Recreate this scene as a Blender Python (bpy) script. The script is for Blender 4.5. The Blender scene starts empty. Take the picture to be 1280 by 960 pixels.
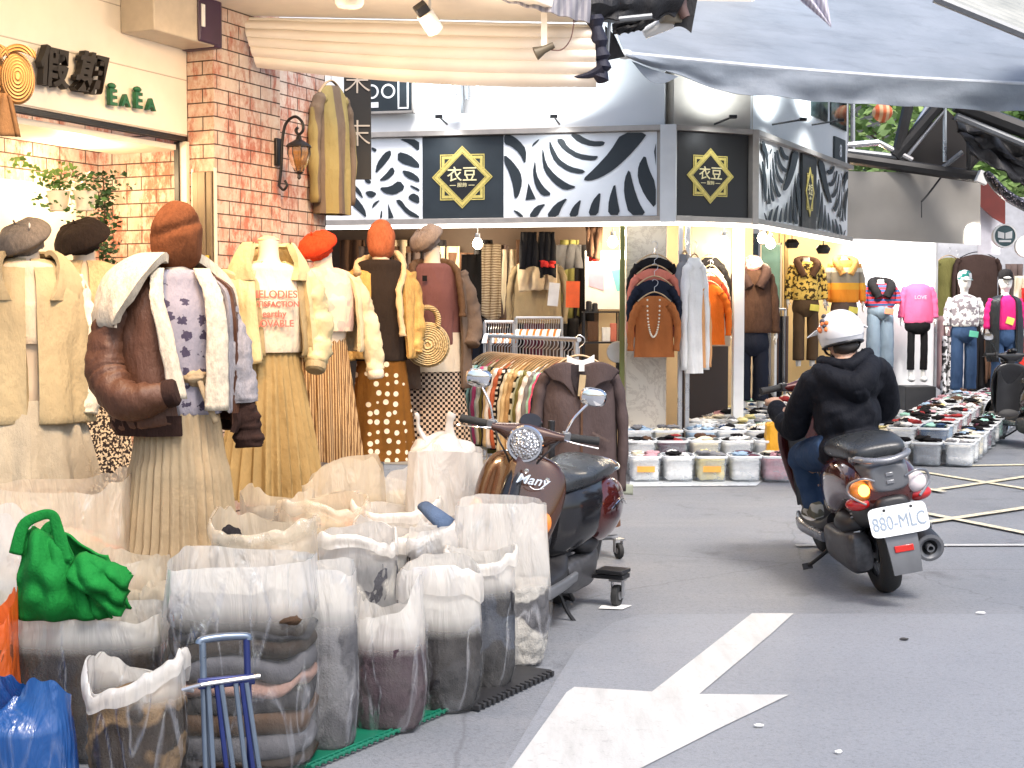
import bpy, math, random
from mathutils import Vector, Matrix, noise
random.seed(7)
S = bpy.context.scene
COL = S.collection
PI = math.pi
R = math.radians
# ------------------------------------------------------------------ camera
FPX = 1778.0
HC = 1.42
TH = math.atan(85 / FPX)
CT, ST = math.cos(TH), math.sin(TH)
cam_data = bpy.data.cameras.new('camera')
cam = bpy.data.objects.new('camera', cam_data)
COL.objects.link(cam)
cam.location = (0, 0, HC)
cam.rotation_euler = (PI / 2 - TH, 0, 0)
cam_data.sensor_width = 36
cam_data.lens = FPX * 36 / 1280
cam_data.clip_end = 500
S.camera = cam


def at(px, py, Y):
    """The point of the world that stands Y metres ahead and is seen at that spot of the photograph."""
    u = (480 - py) / FPX
    t = Y / (CT + ST * u)
    return Vector((t * (px - 640) / FPX, Y, HC + t * (-ST + CT * u)))


def gnd(px, py, z=0.0):
    u = (480 - py) / FPX
    t = (z - HC) / (-ST + CT * u)
    return Vector((t * (px - 640) / FPX, t * (CT + ST * u), z))


def zz(py, Y):
    return at(640, py, Y).z


def xx(px, Y):
    return at(px, 400, Y).x


# ------------------------------------------------------------------ materials
MATS = {}


class NT:
    def __init__(s, m):
        s.m = m
        m.use_nodes = True
        s.n = m.node_tree.nodes
        s.l = m.node_tree.links
        s.n.clear()
        s.out = s.n.new('ShaderNodeOutputMaterial')

    def node(s, t, **k):
        x = s.n.new(t)
        for a, b in k.items():
            if a.startswith('i_'):
                x.inputs[a[2:].replace('_', ' ')].default_value = b
            else:
                setattr(x, a, b)
        return x

    def link(s, a, b):
        s.l.new(a, b)

    def coord(s, scale=(1, 1, 1), rot=(0, 0, 0), kind='Object'):
        tc = s.node('ShaderNodeTexCoord')
        mp = s.node('ShaderNodeMapping')
        mp.inputs['Scale'].default_value = scale
        mp.inputs['Rotation'].default_value = rot
        s.link(tc.outputs[kind], mp.inputs['Vector'])
        return mp.outputs['Vector']

    def noise(s, vec, scale, detail=4, rough=.55, dist=0):
        x = s.node('ShaderNodeTexNoise')
        x.inputs['Scale'].default_value = scale
        x.inputs['Detail'].default_value = detail
        x.inputs['Roughness'].default_value = rough
        x.inputs['Distortion'].default_value = dist
        s.link(vec, x.inputs['Vector'])
        return x.outputs['Fac']

    def ramp(s, fac, stops, interp='LINEAR'):
        r = s.node('ShaderNodeValToRGB')
        r.color_ramp.interpolation = interp
        e = r.color_ramp.elements
        e[0].position, e[1].position = stops[0][0], stops[-1][0]
        for p, c in stops[1:-1]:
            e.new(p)
        for i, (p, c) in enumerate(stops):
            e[i].position = p
            e[i].color = (c[0], c[1], c[2], 1) if hasattr(c, '__len__') else (c, c, c, 1)
        s.link(fac, r.inputs['Fac'])
        return r.outputs['Color']

    def mix(s, fac, a, b, mode='MIX'):
        x = s.node('ShaderNodeMix', data_type='RGBA', blend_type=mode)
        for sock, v in ((x.inputs[0], fac), (x.inputs[6], a), (x.inputs[7], b)):
            if isinstance(v, (int, float)):
                sock.default_value = float(v) if sock.type == 'VALUE' else (v, v, v, 1)
            elif isinstance(v, tuple):
                sock.default_value = (v[0], v[1], v[2], 1)
            else:
                s.link(v, sock)
        return x.outputs[2]

    def bump(s, h, strength=.3, dist=.01):
        b = s.node('ShaderNodeBump')
        b.inputs['Strength'].default_value = strength
        b.inputs['Distance'].default_value = dist
        s.link(h, b.inputs['Height'])
        return b.outputs['Normal']

    def math(s, op, a, b=0.0):
        x = s.node('ShaderNodeMath', operation=op)
        for i, v in enumerate((a, b)):
            if isinstance(v, (int, float)):
                x.inputs[i].default_value = v
            else:
                s.link(v, x.inputs[i])
        return x.outputs[0]

    def pbr(s, color, rough=.7, metal=0, normal=None, **k):
        p = s.node('ShaderNodeBsdfPrincipled')
        if isinstance(color, tuple):
            p.inputs['Base Color'].default_value = (color[0], color[1], color[2], 1)
        else:
            s.link(color, p.inputs['Base Color'])
        if isinstance(rough, (int, float)):
            p.inputs['Roughness'].default_value = rough
        else:
            s.link(rough, p.inputs['Roughness'])
        p.inputs['Metallic'].default_value = metal
        for a, b in k.items():
            p.inputs[a.replace('_', ' ')].default_value = b
        if normal is not None:
            s.link(normal, p.inputs['Normal'])
        return p.outputs[0]

    def done(s, sh):
        s.link(sh, s.out.inputs['Surface'])
        return s.m


def new_mat(name):
    m = bpy.data.materials.new(name)
    MATS[name] = m
    return NT(m)


def solid(name, c, rough=.5, metal=0, var=.12, vs=9.0, bump=.0, bs=60.0, **k):
    if name in MATS:
        return MATS[name]
    t = new_mat(name)
    v = t.coord()
    n = t.noise(v, vs, 5)
    lo = tuple(x * (1 - var) for x in c)
    hi = tuple(min(1, x * (1 + var)) for x in c)
    col = t.ramp(n, [(.3, lo), (.7, hi)])
    nm = t.bump(t.noise(v, bs, 4), bump, .01) if bump else None
    rr = t.math('ADD', t.math('MULTIPLY', n, .25), rough - .12)
    return t.done(t.pbr(col, rr, metal, nm, **k))


def cloth(name, c, c2=None, pat=None, scale=1.0, rough=.9, bump=.35, ramp=None, weave=380, thin=0.0):
    """Woven or knitted fabric; PAT: stripes / hstripes / dots / check / speckle / knit / fur / quilt / flower / band."""
    if name in MATS:
        return MATS[name]
    t = new_mat(name)
    v = t.coord()
    n = t.noise(v, 6, 5)
    base = t.ramp(n, [(.25, tuple(x * .86 for x in c)), (.75, tuple(min(1, x * 1.1) for x in c))])
    w = t.noise(t.coord((1, 1, 1)), weave, 2)
    h = w
    if pat in ('stripes', 'hstripes', 'band'):
        wv = t.node('ShaderNodeTexWave', wave_type='BANDS', bands_direction='X' if pat == 'stripes' else 'Z')
        wv.inputs['Scale'].default_value = scale
        wv.inputs['Distortion'].default_value = .6 if pat != 'band' else 3
        wv.inputs['Detail'].default_value = 1
        t.link(v, wv.inputs['Vector'])
        f = t.ramp(wv.outputs['Fac'], [(.47, 0.0), (.53, 1.0)])
        base = t.mix(f, base, c2)
    elif pat in ('dots', 'flower'):
        vo = t.node('ShaderNodeTexVoronoi', feature='F1')
        vo.inputs['Scale'].default_value = scale
        vo.inputs['Randomness'].default_value = .35
        t.link(t.coord((1, .35, 1)), vo.inputs['Vector'])
        d = vo.outputs['Distance']
        if pat == 'flower':
            d = t.math('ADD', d, t.math('MULTIPLY', t.noise(v, scale * 5, 1), .5))
            f = t.ramp(d, [(.52, 1.0), (.56, 0.0)])
        else:
            f = t.ramp(d, [(.27, 1.0), (.3, 0.0)])
        base = t.mix(f, base, c2)
    elif pat == 'check':
        ck = t.node('ShaderNodeTexChecker')
        ck.inputs['Scale'].default_value = scale
        t.link(t.coord((1, .0, 1)), ck.inputs['Vector'])
        base = t.mix(ck.outputs['Fac'], base, c2)
    elif pat == 'speckle':
        f = t.ramp(t.noise(v, scale, 2, .5), [(.5, 0.0), (.54, 1.0)])
        base = t.mix(f, base, c2)
    elif pat == 'patch':
        f = t.ramp(t.noise(v, scale, 1, .5), [(.46, 0.0), (.5, 1.0)])
        base = t.mix(f, base, c2)
    elif pat == 'knit':
        wv = t.node('ShaderNodeTexWave', wave_type='BANDS', bands_direction='X')
        wv.inputs['Scale'].default_value = scale
        wv.inputs['Distortion'].default_value = 1.5
        t.link(v, wv.inputs['Vector'])
        h = t.math('ADD', t.math('MULTIPLY', wv.outputs['Fac'], 1.5), w)
    elif pat == 'fur':
        h = t.noise(t.coord((1, 1, .5)), scale, 6, .75)
        base = t.ramp(h, [(.3, tuple(x * .7 for x in c)), (.65, tuple(min(1, x * 1.12) for x in c))])
    elif pat == 'quilt':
        h = w
    elif pat == 'print':
        # bright multi coloured print
        f = t.noise(v, scale, 1, .5)
        base = t.ramp(f, ramp, 'CONSTANT')
    elif pat == 'zramp':
        sp = t.node('ShaderNodeSeparateXYZ')
        t.link(v, sp.inputs[0])
        f = t.math('MULTIPLY', t.math('ADD', sp.outputs['Z'], 0.0), scale)
        base = t.ramp(f, ramp, 'CONSTANT')
    big = t.noise(t.coord((1, 1, .45)), 14, 5, .6)
    nm = t.bump(h, bump, .004)
    b2 = t.node('ShaderNodeBump')
    b2.inputs['Strength'].default_value = .55
    b2.inputs['Distance'].default_value = .03
    t.link(big, b2.inputs['Height'])
    t.link(nm, b2.inputs['Normal'])
    p = t.node('ShaderNodeBsdfPrincipled')
    t.link(base, p.inputs['Base Color'])
    p.inputs['Roughness'].default_value = rough
    p.inputs['Specular IOR Level'].default_value = .12 if rough > .65 else .4
    p.inputs['Sheen Weight'].default_value = .0
    t.link(b2.outputs[0], p.inputs['Normal'])
    sh = p.outputs[0]
    if thin:
        tr = t.node('ShaderNodeBsdfTranslucent')
        t.link(base, tr.inputs['Color'])
        mx = t.node('ShaderNodeMixShader')
        mx.inputs[0].default_value = thin
        t.link(sh, mx.inputs[1])
        t.link(tr.outputs[0], mx.inputs[2])
        sh = mx.outputs[0]
    return t.done(sh)


def film(name, c=(.86, .87, .88), opac=(.25, .6), rough=.28, ns=7.0, haze=.4, gloss=.14):
    """Thin plastic film: part of the light goes straight through, the rest scatters and glints."""
    if name in MATS:
        return MATS[name]
    t = new_mat(name)
    v = t.coord((1, 1, .6))
    n = t.noise(v, ns, 6, .6, .4)
    at_ = t.node('ShaderNodeAttribute', attribute_name='haze')
    fac = t.math('ADD', t.ramp(n, [(.3, opac[0]), (.72, opac[1])]), t.math('MULTIPLY', at_.outputs['Fac'], haze))
    t.m['clamped'] = 1
    wr = t.noise(t.coord((1.1, 1.1, .3), (0, .35, 0)), 11, 4, .55, .8)
    nm = t.bump(wr, .7, .04)
    p = t.node('ShaderNodeBsdfPrincipled')
    p.inputs['Base Color'].default_value = (*c, 1)
    p.inputs['Roughness'].default_value = rough
    p.inputs['Specular IOR Level'].default_value = .7
    p.inputs['Coat Weight'].default_value = .3
    t.link(nm, p.inputs['Normal'])
    tl = t.node('ShaderNodeBsdfTranslucent')
    tl.inputs['Color'].default_value = (*c, 1)
    m1 = t.node('ShaderNodeMixShader')
    m1.inputs[0].default_value = .4
    t.link(p.outputs[0], m1.inputs[1])
    t.link(tl.outputs[0], m1.inputs[2])
    tp = t.node('ShaderNodeBsdfTransparent')
    m2 = t.node('ShaderNodeMixShader')
    sp = t.math('MINIMUM', fac, .97)
    t.link(sp, m2.inputs[0])
    t.link(tp.outputs[0], m2.inputs[1])
    t.link(m1.outputs[0], m2.inputs[2])
    gl = t.node('ShaderNodeBsdfGlossy')
    gl.inputs['Color'].default_value = (.95, .96, 1, 1)
    gl.inputs['Roughness'].default_value = .16
    t.link(nm, gl.inputs['Normal'])
    rd_ = t.noise(t.coord((1.0, 1.0, .28), (0, .35, 0)), 8, 2, .5, .7)
    gf = t.ramp(rd_, [(.46, .015), (.5, gloss), (.54, .015)])
    m3 = t.node('ShaderNodeMixShader')
    t.link(gf, m3.inputs[0])
    t.link(m2.outputs[0], m3.inputs[1])
    t.link(gl.outputs[0], m3.inputs[2])
    return t.done(m3.outputs[0])


def lamp_mat(name, c, strength):
    if name in MATS:
        return MATS[name]
    t = new_mat(name)
    e = t.node('ShaderNodeEmission')
    e.inputs['Color'].default_value = (*c, 1)
    e.inputs['Strength'].default_value = strength
    return t.done(e.outputs[0])


# ------------------------------------------------------------------ mesh building
def nz(x, y, z, s=1.0, seed=0.0):
    return noise.noise(Vector((x * s + seed * 7.13, y * s - seed * 3.7, z * s + seed * 1.9)))


class MB:
    def __init__(s):
        s.v, s.f, s.m = [], [], []
        s.mi = 0
        s.X = Matrix.Identity(4)

    def add(s, vs, fs):
        o = len(s.v)
        for p in vs:
            s.v.append(tuple(s.X @ Vector(p)))
        for f in fs:
            s.f.append([o + i for i in f])
            s.m.append(s.mi)
        return s

    def box(s, c, d, rot=None):
        hx, hy, hz = d[0] / 2, d[1] / 2, d[2] / 2
        vs = [Vector((a * hx, b * hy, e * hz)) for e in (-1, 1) for b in (-1, 1) for a in (-1, 1)]
        if rot is not None:
            M = rot if isinstance(rot, Matrix) else Matrix.Rotation(rot, 3, 'Z')
            vs = [M @ p for p in vs]
        vs = [p + Vector(c) for p in vs]
        return s.add(vs, [(0, 2, 3, 1), (4, 5, 7, 6), (0, 1, 5, 4), (2, 6, 7, 3), (0, 4, 6, 2), (1, 3, 7, 5)])

    def rings(s, rs, closed=True, caps=(True, True)):
        n = len(rs[0])
        vs = [p for r in rs for p in r]
        fs = []
        for i in range(len(rs) - 1):
            for j in range(n if closed else n - 1):
                k = (j + 1) % n
                fs.append((i * n + j, i * n + k, (i + 1) * n + k, (i + 1) * n + j))
        if closed and caps[0]:
            fs.append(tuple(range(n))[::-1])
        if closed and caps[1]:
            fs.append(tuple(range((len(rs) - 1) * n, len(rs) * n)))
        return s.add(vs, fs)

    def tube(s, path, r, n=10, caps=True, flat=1.0):
        path = [Vector(p) for p in path]
        if not hasattr(r, '__len__'):
            r = [r] * len(path)
        rs = []
        up = None
        for i, p in enumerate(path):
            t = (path[min(i + 1, len(path) - 1)] - path[max(i - 1, 0)])
            t.normalize()
            if up is None:
                a = Vector((0, 0, 1)) if abs(t.z) < .9 else Vector((0, 1, 0))
                up = t.cross(a).normalized()
            else:
                up = (up - t * up.dot(t)).normalized()
            sd = t.cross(up)
            rs.append([p + up * (math.cos(2 * PI * k / n) * r[i]) + sd * (math.sin(2 * PI * k / n) * r[i] * flat) for k in range(n)])
        return s.rings(rs, True, (caps, caps))

    def lathe(s, prof, n=24, c=(0, 0, 0), axis='Z', caps=(False, False)):
        c = Vector(c)
        rs = []
        for r, h in prof:
            ring = []
            for k in range(n):
                a = 2 * PI * k / n
                x, y = math.cos(a) * r, math.sin(a) * r
                q = {'Z': (x, y, h), 'X': (h, x, y), 'Y': (y, h, x)}[axis]
                ring.append(c + Vector(q))
            rs.append(ring)
        return s.rings(rs, True, caps)

    def prism(s, pts, fr, t):
        """Outline PTS (2D) laid out on the frame FR (4x4; x, y in the plane, z the normal), T thick."""
        n = len(pts)
        a = [fr @ Vector((p[0], p[1], 0)) for p in pts]
        b = [fr @ Vector((p[0], p[1], t)) for p in pts]
        fs = [tuple(range(n))[::-1], tuple(range(n, 2 * n))]
        fs += [(i, (i + 1) % n, n + (i + 1) % n, n + i) for i in range(n)]
        return s.add(a + b, fs)

    def blob(s, c, r, seed=0, amp=.15, fs=2.0, nu=20, nv=12, rot=None):
        c = Vector(c)
        rs = []
        for i in range(nv + 1):
            ph = PI * i / nv
            ring = []
            for k in range(nu):
                a = 2 * PI * k / nu
                d = Vector((math.sin(ph) * math.cos(a), math.sin(ph) * math.sin(a), -math.cos(ph)))
                q = 1 + amp * nz(d.x, d.y, d.z, fs, seed)
                p = Vector((d.x * r[0] * q, d.y * r[1] * q, d.z * r[2] * q))
                if rot is not None:
                    p = rot @ p
                ring.append(c + p)
            rs.append(ring)
        return s.rings(rs, True, (True, True))

    def sheet(s, fn, nu, nv, t=0.0):
        """Surface fn(u, v) -> point, u and v in 0..1, given thickness T along its normal."""
        P = [[Vector(fn(i / nu, j / nv)) for i in range(nu + 1)] for j in range(nv + 1)]
        vs = [p for r in P for p in r]
        w = nu + 1
        fs = [(j * w + i, j * w + i + 1, (j + 1) * w + i + 1, (j + 1) * w + i) for j in range(nv) for i in range(nu)]
        if not t:
            return s.add(vs, fs)
        N = []
        for j in range(nv + 1):
            for i in range(nu + 1):
                a = P[j][min(i + 1, nu)] - P[j][max(i - 1, 0)]
                b = P[min(j + 1, nv)][i] - P[max(j - 1, 0)][i]
                n = a.cross(b)
                if n.length < 1e-9:
                    n = Vector((0, 0, 1))
                N.append(n.normalized())
        o = len(vs)
        vs2 = [p - n * t for p, n in zip(vs, N)]
        f2 = [tuple(o + k for k in f[::-1]) for f in fs]
        edge = [(i, i + 1) for i in range(nu)] + [(nu + w * j, nu + w * (j + 1)) for j in range(nv)] + \
               [(nv * w + i + 1, nv * w + i) for i in range(nu)] + [(w * (j + 1), w * j) for j in range(nv)]
        f3 = [(b, a, a + o, b + o) for a, b in edge]
        return s.add(vs + vs2, fs + f2 + f3)

    def build(s, name, mat, parent=None, bevel=0, sharp=38, sub=0, **props):
        me = bpy.data.meshes.new(name)
        me.from_pydata(s.v, [], s.f)
        ms = mat if isinstance(mat, (list, tuple)) else [mat]
        for m in ms:
            me.materials.append(m)
        if len(ms) > 1:
            me.polygons.foreach_set('material_index', s.m)
        me.validate()
        me.update()
        me.polygons.foreach_set('use_smooth', [True] * len(me.polygons))
        me.set_sharp_from_angle(angle=R(sharp))
        o = bpy.data.objects.new(name, me)
        COL.objects.link(o)
        if bevel:
            b = o.modifiers.new('bevel', 'BEVEL')
            b.width = bevel
            b.segments = 2
            b.limit_method = 'ANGLE'
            b.angle_limit = R(40)
            b.harden_normals = False
        if sub:
            q = o.modifiers.new('sub', 'SUBSURF')
            q.levels = q.render_levels = sub
        if parent is not None:
            o.parent = parent
        for k, v in props.items():
            o[k] = v
        return o


def tag(o, label=None, cat=None, group=None, kind=None):
    for k, v in (('label', label), ('category', cat), ('group', group), ('kind', kind)):
        if v:
            o[k] = v
    return o


def thing(name, label, cat, loc=(0, 0, 0), rz=0.0, group=None, rot=None):
    o = bpy.data.objects.new(name, None)
    COL.objects.link(o)
    o.location = loc
    o.rotation_euler = rot if rot else (0, 0, rz)
    o.empty_display_size = .1
    return tag(o, label, cat, group)


def copy_tree(o, parent=None):
    c = o.copy()
    COL.objects.link(c)
    c.parent = parent
    for ch in [k for k in bpy.data.objects if k.parent == o]:
        copy_tree(ch, c)
    return c


def struct(name, mb, mat, **k):
    return tag(mb.build(name, mat, **k), kind='structure')


def bake(o, smooth_sharp=60):
    """Replace a modified object's mesh by its evaluated result."""
    bpy.context.view_layer.update()
    dg = bpy.context.evaluated_depsgraph_get()
    me = bpy.data.meshes.new_from_object(o.evaluated_get(dg))
    o.modifiers.clear()
    old = o.data
    o.data = me
    me.name = o.name
    bpy.data.meshes.remove(old)
    me.polygons.foreach_set('use_smooth', [True] * len(me.polygons))
    if smooth_sharp:
        me.set_sharp_from_angle(angle=R(smooth_sharp))
    return o


def organic(name, mb, mat, parent=None, voxel=.012, smooth=6, wr=0.0, wf=8.0, seed=0, cut=None):
    """One continuous surface grown over the overlapping shapes collected in MB."""
    o = mb.build(name, mat, None)
    m = o.modifiers.new('r', 'REMESH')
    m.mode = 'VOXEL'
    m.voxel_size = voxel
    m.use_smooth_shade = True
    k = o.modifiers.new('s', 'SMOOTH')
    k.factor = .5
    k.iterations = smooth
    bake(o, None)
    if wr:
        me = o.data
        for v in me.vertices:
            p = v.co
            a = nz(p.x, p.y, p.z * .6, wf, seed) + .5 * nz(p.x, p.y, p.z, wf * 2.3, seed + 3)
            v.co = p + v.normal * (a * wr)
    if isinstance(mat, (list, tuple)) is False:
        o.data.materials.clear()
        o.data.materials.append(mat)
    if parent is not None:
        o.parent = parent
    return o


def text_mesh(body, size, depth, mat, M, parent=None, name='lettering', shear=0, sx=1.0, bold=0.0, center=True):
    c = bpy.data.curves.new('t', 'FONT')
    c.body = body
    c.size = size
    c.extrude = depth
    c.shear = shear
    c.offset = bold
    if center:
        c.align_x = 'CENTER'
        c.align_y = 'CENTER'
    o = bpy.data.objects.new('t', c)
    COL.objects.link(o)
    bpy.context.view_layer.update()
    dg = bpy.context.evaluated_depsgraph_get()
    me = bpy.data.meshes.new_from_object(o.evaluated_get(dg))
    bpy.data.objects.remove(o)
    bpy.data.curves.remove(c)
    me.name = name
    me.transform(M @ Matrix.Diagonal((sx, 1, 1, 1)))
    me.materials.clear()
    me.materials.append(mat)
    q = bpy.data.objects.new(name, me)
    COL.objects.link(q)
    if parent is not None:
        q.parent = parent
    return q


def frame(o, x, n):
    """4x4 frame with origin O, first axis X, third axis N."""
    x = Vector(x).normalized()
    n = Vector(n)
    n = (n - x * n.dot(x)).normalized()
    y = n.cross(x)
    M = Matrix((x, y, n)).transposed().to_4x4()
    M.translation = Vector(o)
    return M


def bez(p0, p1, p2, n=12):
    p0, p1, p2 = Vector(p0), Vector(p1), Vector(p2)
    return [(1 - t) ** 2 * p0 + 2 * t * (1 - t) * p1 + t * t * p2 for t in [i / n for i in range(n + 1)]]


def spline(pts, k=6):
    """Smooth path through all the points."""
    P = [Vector(p) for p in pts]
    out = []
    for i in range(len(P) - 1):
        a, b, c, d = P[max(i - 1, 0)], P[i], P[i + 1], P[min(i + 2, len(P) - 1)]
        for j in range(k):
            t = j / k
            out.append(.5 * ((2 * b) + (c - a) * t + (2 * a - 5 * b + 4 * c - d) * t * t + (3 * b - a - 3 * c + d) * t ** 3))
    out.append(P[-1])
    return out
# ================================================================== world and lights
S.world = bpy.data.worlds.new('World')
S.world.use_nodes = True
wn, wl = S.world.node_tree.nodes, S.world.node_tree.links
wn.clear()
sky = wn.new('ShaderNodeTexSky')
sky.sky_type = 'NISHITA'
sky.sun_disc = False
sky.sun_elevation = R(58)
sky.sun_rotation = R(150)
sky.air_density = 1.0
sky.dust_density = 4.0
bg = wn.new('ShaderNodeBackground')
bg.inputs['Strength'].default_value = .15
wo = wn.new('ShaderNodeOutputWorld')
wl.new(sky.outputs[0], bg.inputs[0])
wl.new(bg.outputs[0], wo.inputs[0])
sd = bpy.data.lights.new('sun', 'SUN')
sd.energy = 1.5
sd.angle = R(14)
sd.color = (1, .97, .93)
so = bpy.data.objects.new('sun', sd)
COL.objects.link(so)
so.rotation_euler = (R(32), 0, R(30))
S.view_settings.view_transform = 'Standard'
S.view_settings.look = 'None'
S.view_settings.exposure = 1.0
S.view_settings.gamma = 1
S.cycles.use_denoising = True
S.cycles.max_bounces = 10
S.cycles.transparent_max_bounces = 24
S.cycles.diffuse_bounces = 4
S.cycles.glossy_bounces = 4
S.cycles.sample_clamp_indirect = 6
S.cycles.caustics_reflective = False
S.cycles.caustics_refractive = False
WARM = (1.0, .74, .42)
WARM2 = (1.0, .82, .58)


def spot(loc, to, energy, color=WARM, size=R(95), rad=.05, blend=.8):
    d = bpy.data.lights.new('spot', 'SPOT')
    d.energy = energy
    d.color = color
    d.spot_size = size
    d.spot_blend = blend
    d.shadow_soft_size = rad
    o = bpy.data.objects.new('spot', d)
    COL.objects.link(o)
    o.location = loc
    o.rotation_euler = (Vector(to) - Vector(loc)).to_track_quat('-Z', 'Y').to_euler()
    return o


def point(loc, energy, color=WARM2, rad=.05):
    d = bpy.data.lights.new('point_light', 'POINT')  # serves modelled bulbs and bare lights without a fixture
    d.energy = energy
    d.color = color
    d.shadow_soft_size = rad
    o = bpy.data.objects.new('point_light', d)
    COL.objects.link(o)
    o.location = loc
    return o


# ================================================================== ground
t = new_mat('asphalt')
v = t.coord()
n1 = t.noise(v, 90, 3, .7)
n2 = t.noise(v, 1.1, 6, .6)
n3 = t.noise(t.coord((.25, 1.6, 1)), 2.2, 5, .6)
c = t.ramp(n2, [(.3, (.13, .142, .16)), (.7, (.185, .198, .22))])
c = t.mix(t.ramp(n3, [(.42, 0.0), (.7, .55)]), c, (.21, .218, .235))
c = t.mix(t.ramp(t.noise(v, 240, 2, .8), [(.55, 0.0), (.7, .8)]), c, (.07, .07, .075))
c = t.mix(t.ramp(n1, [(.35, 0.0), (.75, .5)]), c, (.27, .275, .29))
c = t.mix(t.ramp(t.noise(v, 38, 3, .8), [(.50, 0.0), (.64, .55)]), c, (.10, .106, .118))
vo = t.node('ShaderNodeTexVoronoi', feature='DISTANCE_TO_EDGE')
vo.inputs['Scale'].default_value = .55
t.link(t.mix(.18, v, t.noise(v, 3, 5)), vo.inputs['Vector'])
c = t.mix(t.ramp(vo.outputs['Distance'], [(0, .40), (.004, 0.0)]), c, (.06, .06, .065))
c = t.mix(t.ramp(t.noise(v, 2.4, 3, .5), [(.62, 0.0), (.72, .5)]), c, (.06, .062, .07))
rr = t.ramp(n2, [(.3, .5), (.7, .75)])
M_ASPH = t.done(t.pbr(c, rr, 0, t.bump(n1, .5, .008)))
t = new_mat('asphalt_new')
v = t.coord()
n1 = t.noise(v, 150, 3, .7)
n2 = t.noise(v, .7, 6, .6)
c = t.ramp(n2, [(.3, (.165, .178, .20)), (.7, (.215, .23, .256))])
c = t.mix(t.ramp(t.noise(v, 260, 2, .8), [(.52, 0.0), (.68, .7)]), c, (.09, .092, .10))
c = t.mix(t.ramp(n1, [(.35, 0.0), (.75, .5)]), c, (.30, .31, .33))
c = t.mix(t.ramp(t.noise(v, 55, 3, .8), [(.52, 0.0), (.66, .45)]), c, (.10, .105, .115))
c = t.mix(t.ramp(t.noise(v, 5, 5, .7), [(.62, 0.0), (.75, .45)]), c, (.09, .09, .10))
c = t.mix(t.ramp(t.noise(t.coord((.3, 3, 1), (0, 0, .4)), 3, 4, .6), [(.6, 0.0), (.8, .3)]), c, (.10, .10, .11))
M_ASPH2 = t.done(t.pbr(c, .62, 0, t.bump(n1, .3, .005)))
t = new_mat('road_paint')
v = t.coord()
f = t.ramp(t.noise(v, 26, 6, .75), [(.28, .35), (.42, 1.0)])
f2 = t.noise(t.coord((3.5, .6, 1), (0, 0, -.6)), 3, 5, .7)
c = t.mix(f, (.2, .2, .2), t.ramp(f2, [(.3, (.36, .36, .35)), (.7, (.50, .50, .49))]))
M_PAINT = t.done(t.pbr(c, .6, 0, t.bump(t.noise(v, 120, 3), .3, .004)))
t = new_mat('road_paint_yellow')
v = t.coord()
f = t.ramp(t.noise(v, 14, 6, .75), [(.34, 0.0), (.5, 1.0)])
c = t.mix(f, (.2, .2, .19), (.62, .56, .40))
M_PAINTY = t.done(t.pbr(c, .6))
m = MB()
m.add([(-150, -60, 0), (150, -60, 0), (150, 260, 0), (-150, 260, 0)], [(0, 1, 2, 3)])
struct('ground', m, M_ASPH)
m = MB()
e = [gnd(1700, 768), gnd(1280, 768.5), gnd(1100, 768), gnd(940, 768), gnd(800, 769), gnd(765, 780), gnd(720, 812), gnd(690, 860), gnd(630, 960)]
e = [Vector((p.x, p.y, .004)) for p in e]
m.add(e + [Vector((e[-1].x - .3, 1.0, .004)), Vector((8, 1.0, .004)), Vector((8, e[0].y, .004))], [tuple(range(len(e) + 3))])
struct('resurfaced_road', m, M_ASPH2)


def decal(name, pts, mat, z=.008):
    m = MB()
    m.add([Vector((p.x, p.y, z)) for p in pts], [tuple(range(len(pts)))])
    return struct(name, m, mat)


def stripe(name, a, b, w, mat, z=.008):
    a, b = gnd(*a), gnd(*b)
    d = (b - a).normalized()
    s_ = Vector((-d.y, d.x, 0)) * w / 2
    return decal(name, [a - s_, b - s_, b + s_, a + s_], mat, z)


arrow = [gnd(*p) for p in ((940, 768.6), (992, 768.6), (963, 795), (874, 870), (986, 871), (897, 914), (807, 960), (550, 1088), (642, 960), (708, 868), (718, 861), (815, 867))]
m = MB()
za = .008
idx = [(0, 1, 2, 3, 11), (10, 11, 3, 4, 5, 6, 7, 8, 9)]
m.add([Vector((p.x, p.y, za)) for p in arrow], idx)
struct('road_arrow_marking', m, M_PAINT)
stripe('road_line_marking', (995, 683), (1500, 682), .07, M_PAINT)
stripe('road_line_marking', (1205, 583), (1400, 580), .10, M_PAINTY, .009)
stripe('box_junction_marking', (1147, 590), (1330, 620), .075, M_PAINTY, .010)
stripe('box_junction_marking', (1100, 624), (1330, 590), .075, M_PAINTY, .012)
stripe('box_junction_marking', (1100, 632), (1400, 692), .075, M_PAINTY, .014)
stripe('box_junction_marking', (1120, 661), (1400, 619), .075, M_PAINTY, .016)
stripe('box_junction_marking', (1085, 600), (1180, 617), .075, M_PAINTY, .018)

# ================================================================== left shop
SD = Vector((.4154, .9096, 0)).normalized()     # along the street
SN = Vector((.9096, -.4154, 0)).normalized()    # out towards the street
O = Vector((xx(237, 8.0), 8.0, 0))
RZ = math.atan2(SN.y, SN.x)

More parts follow.
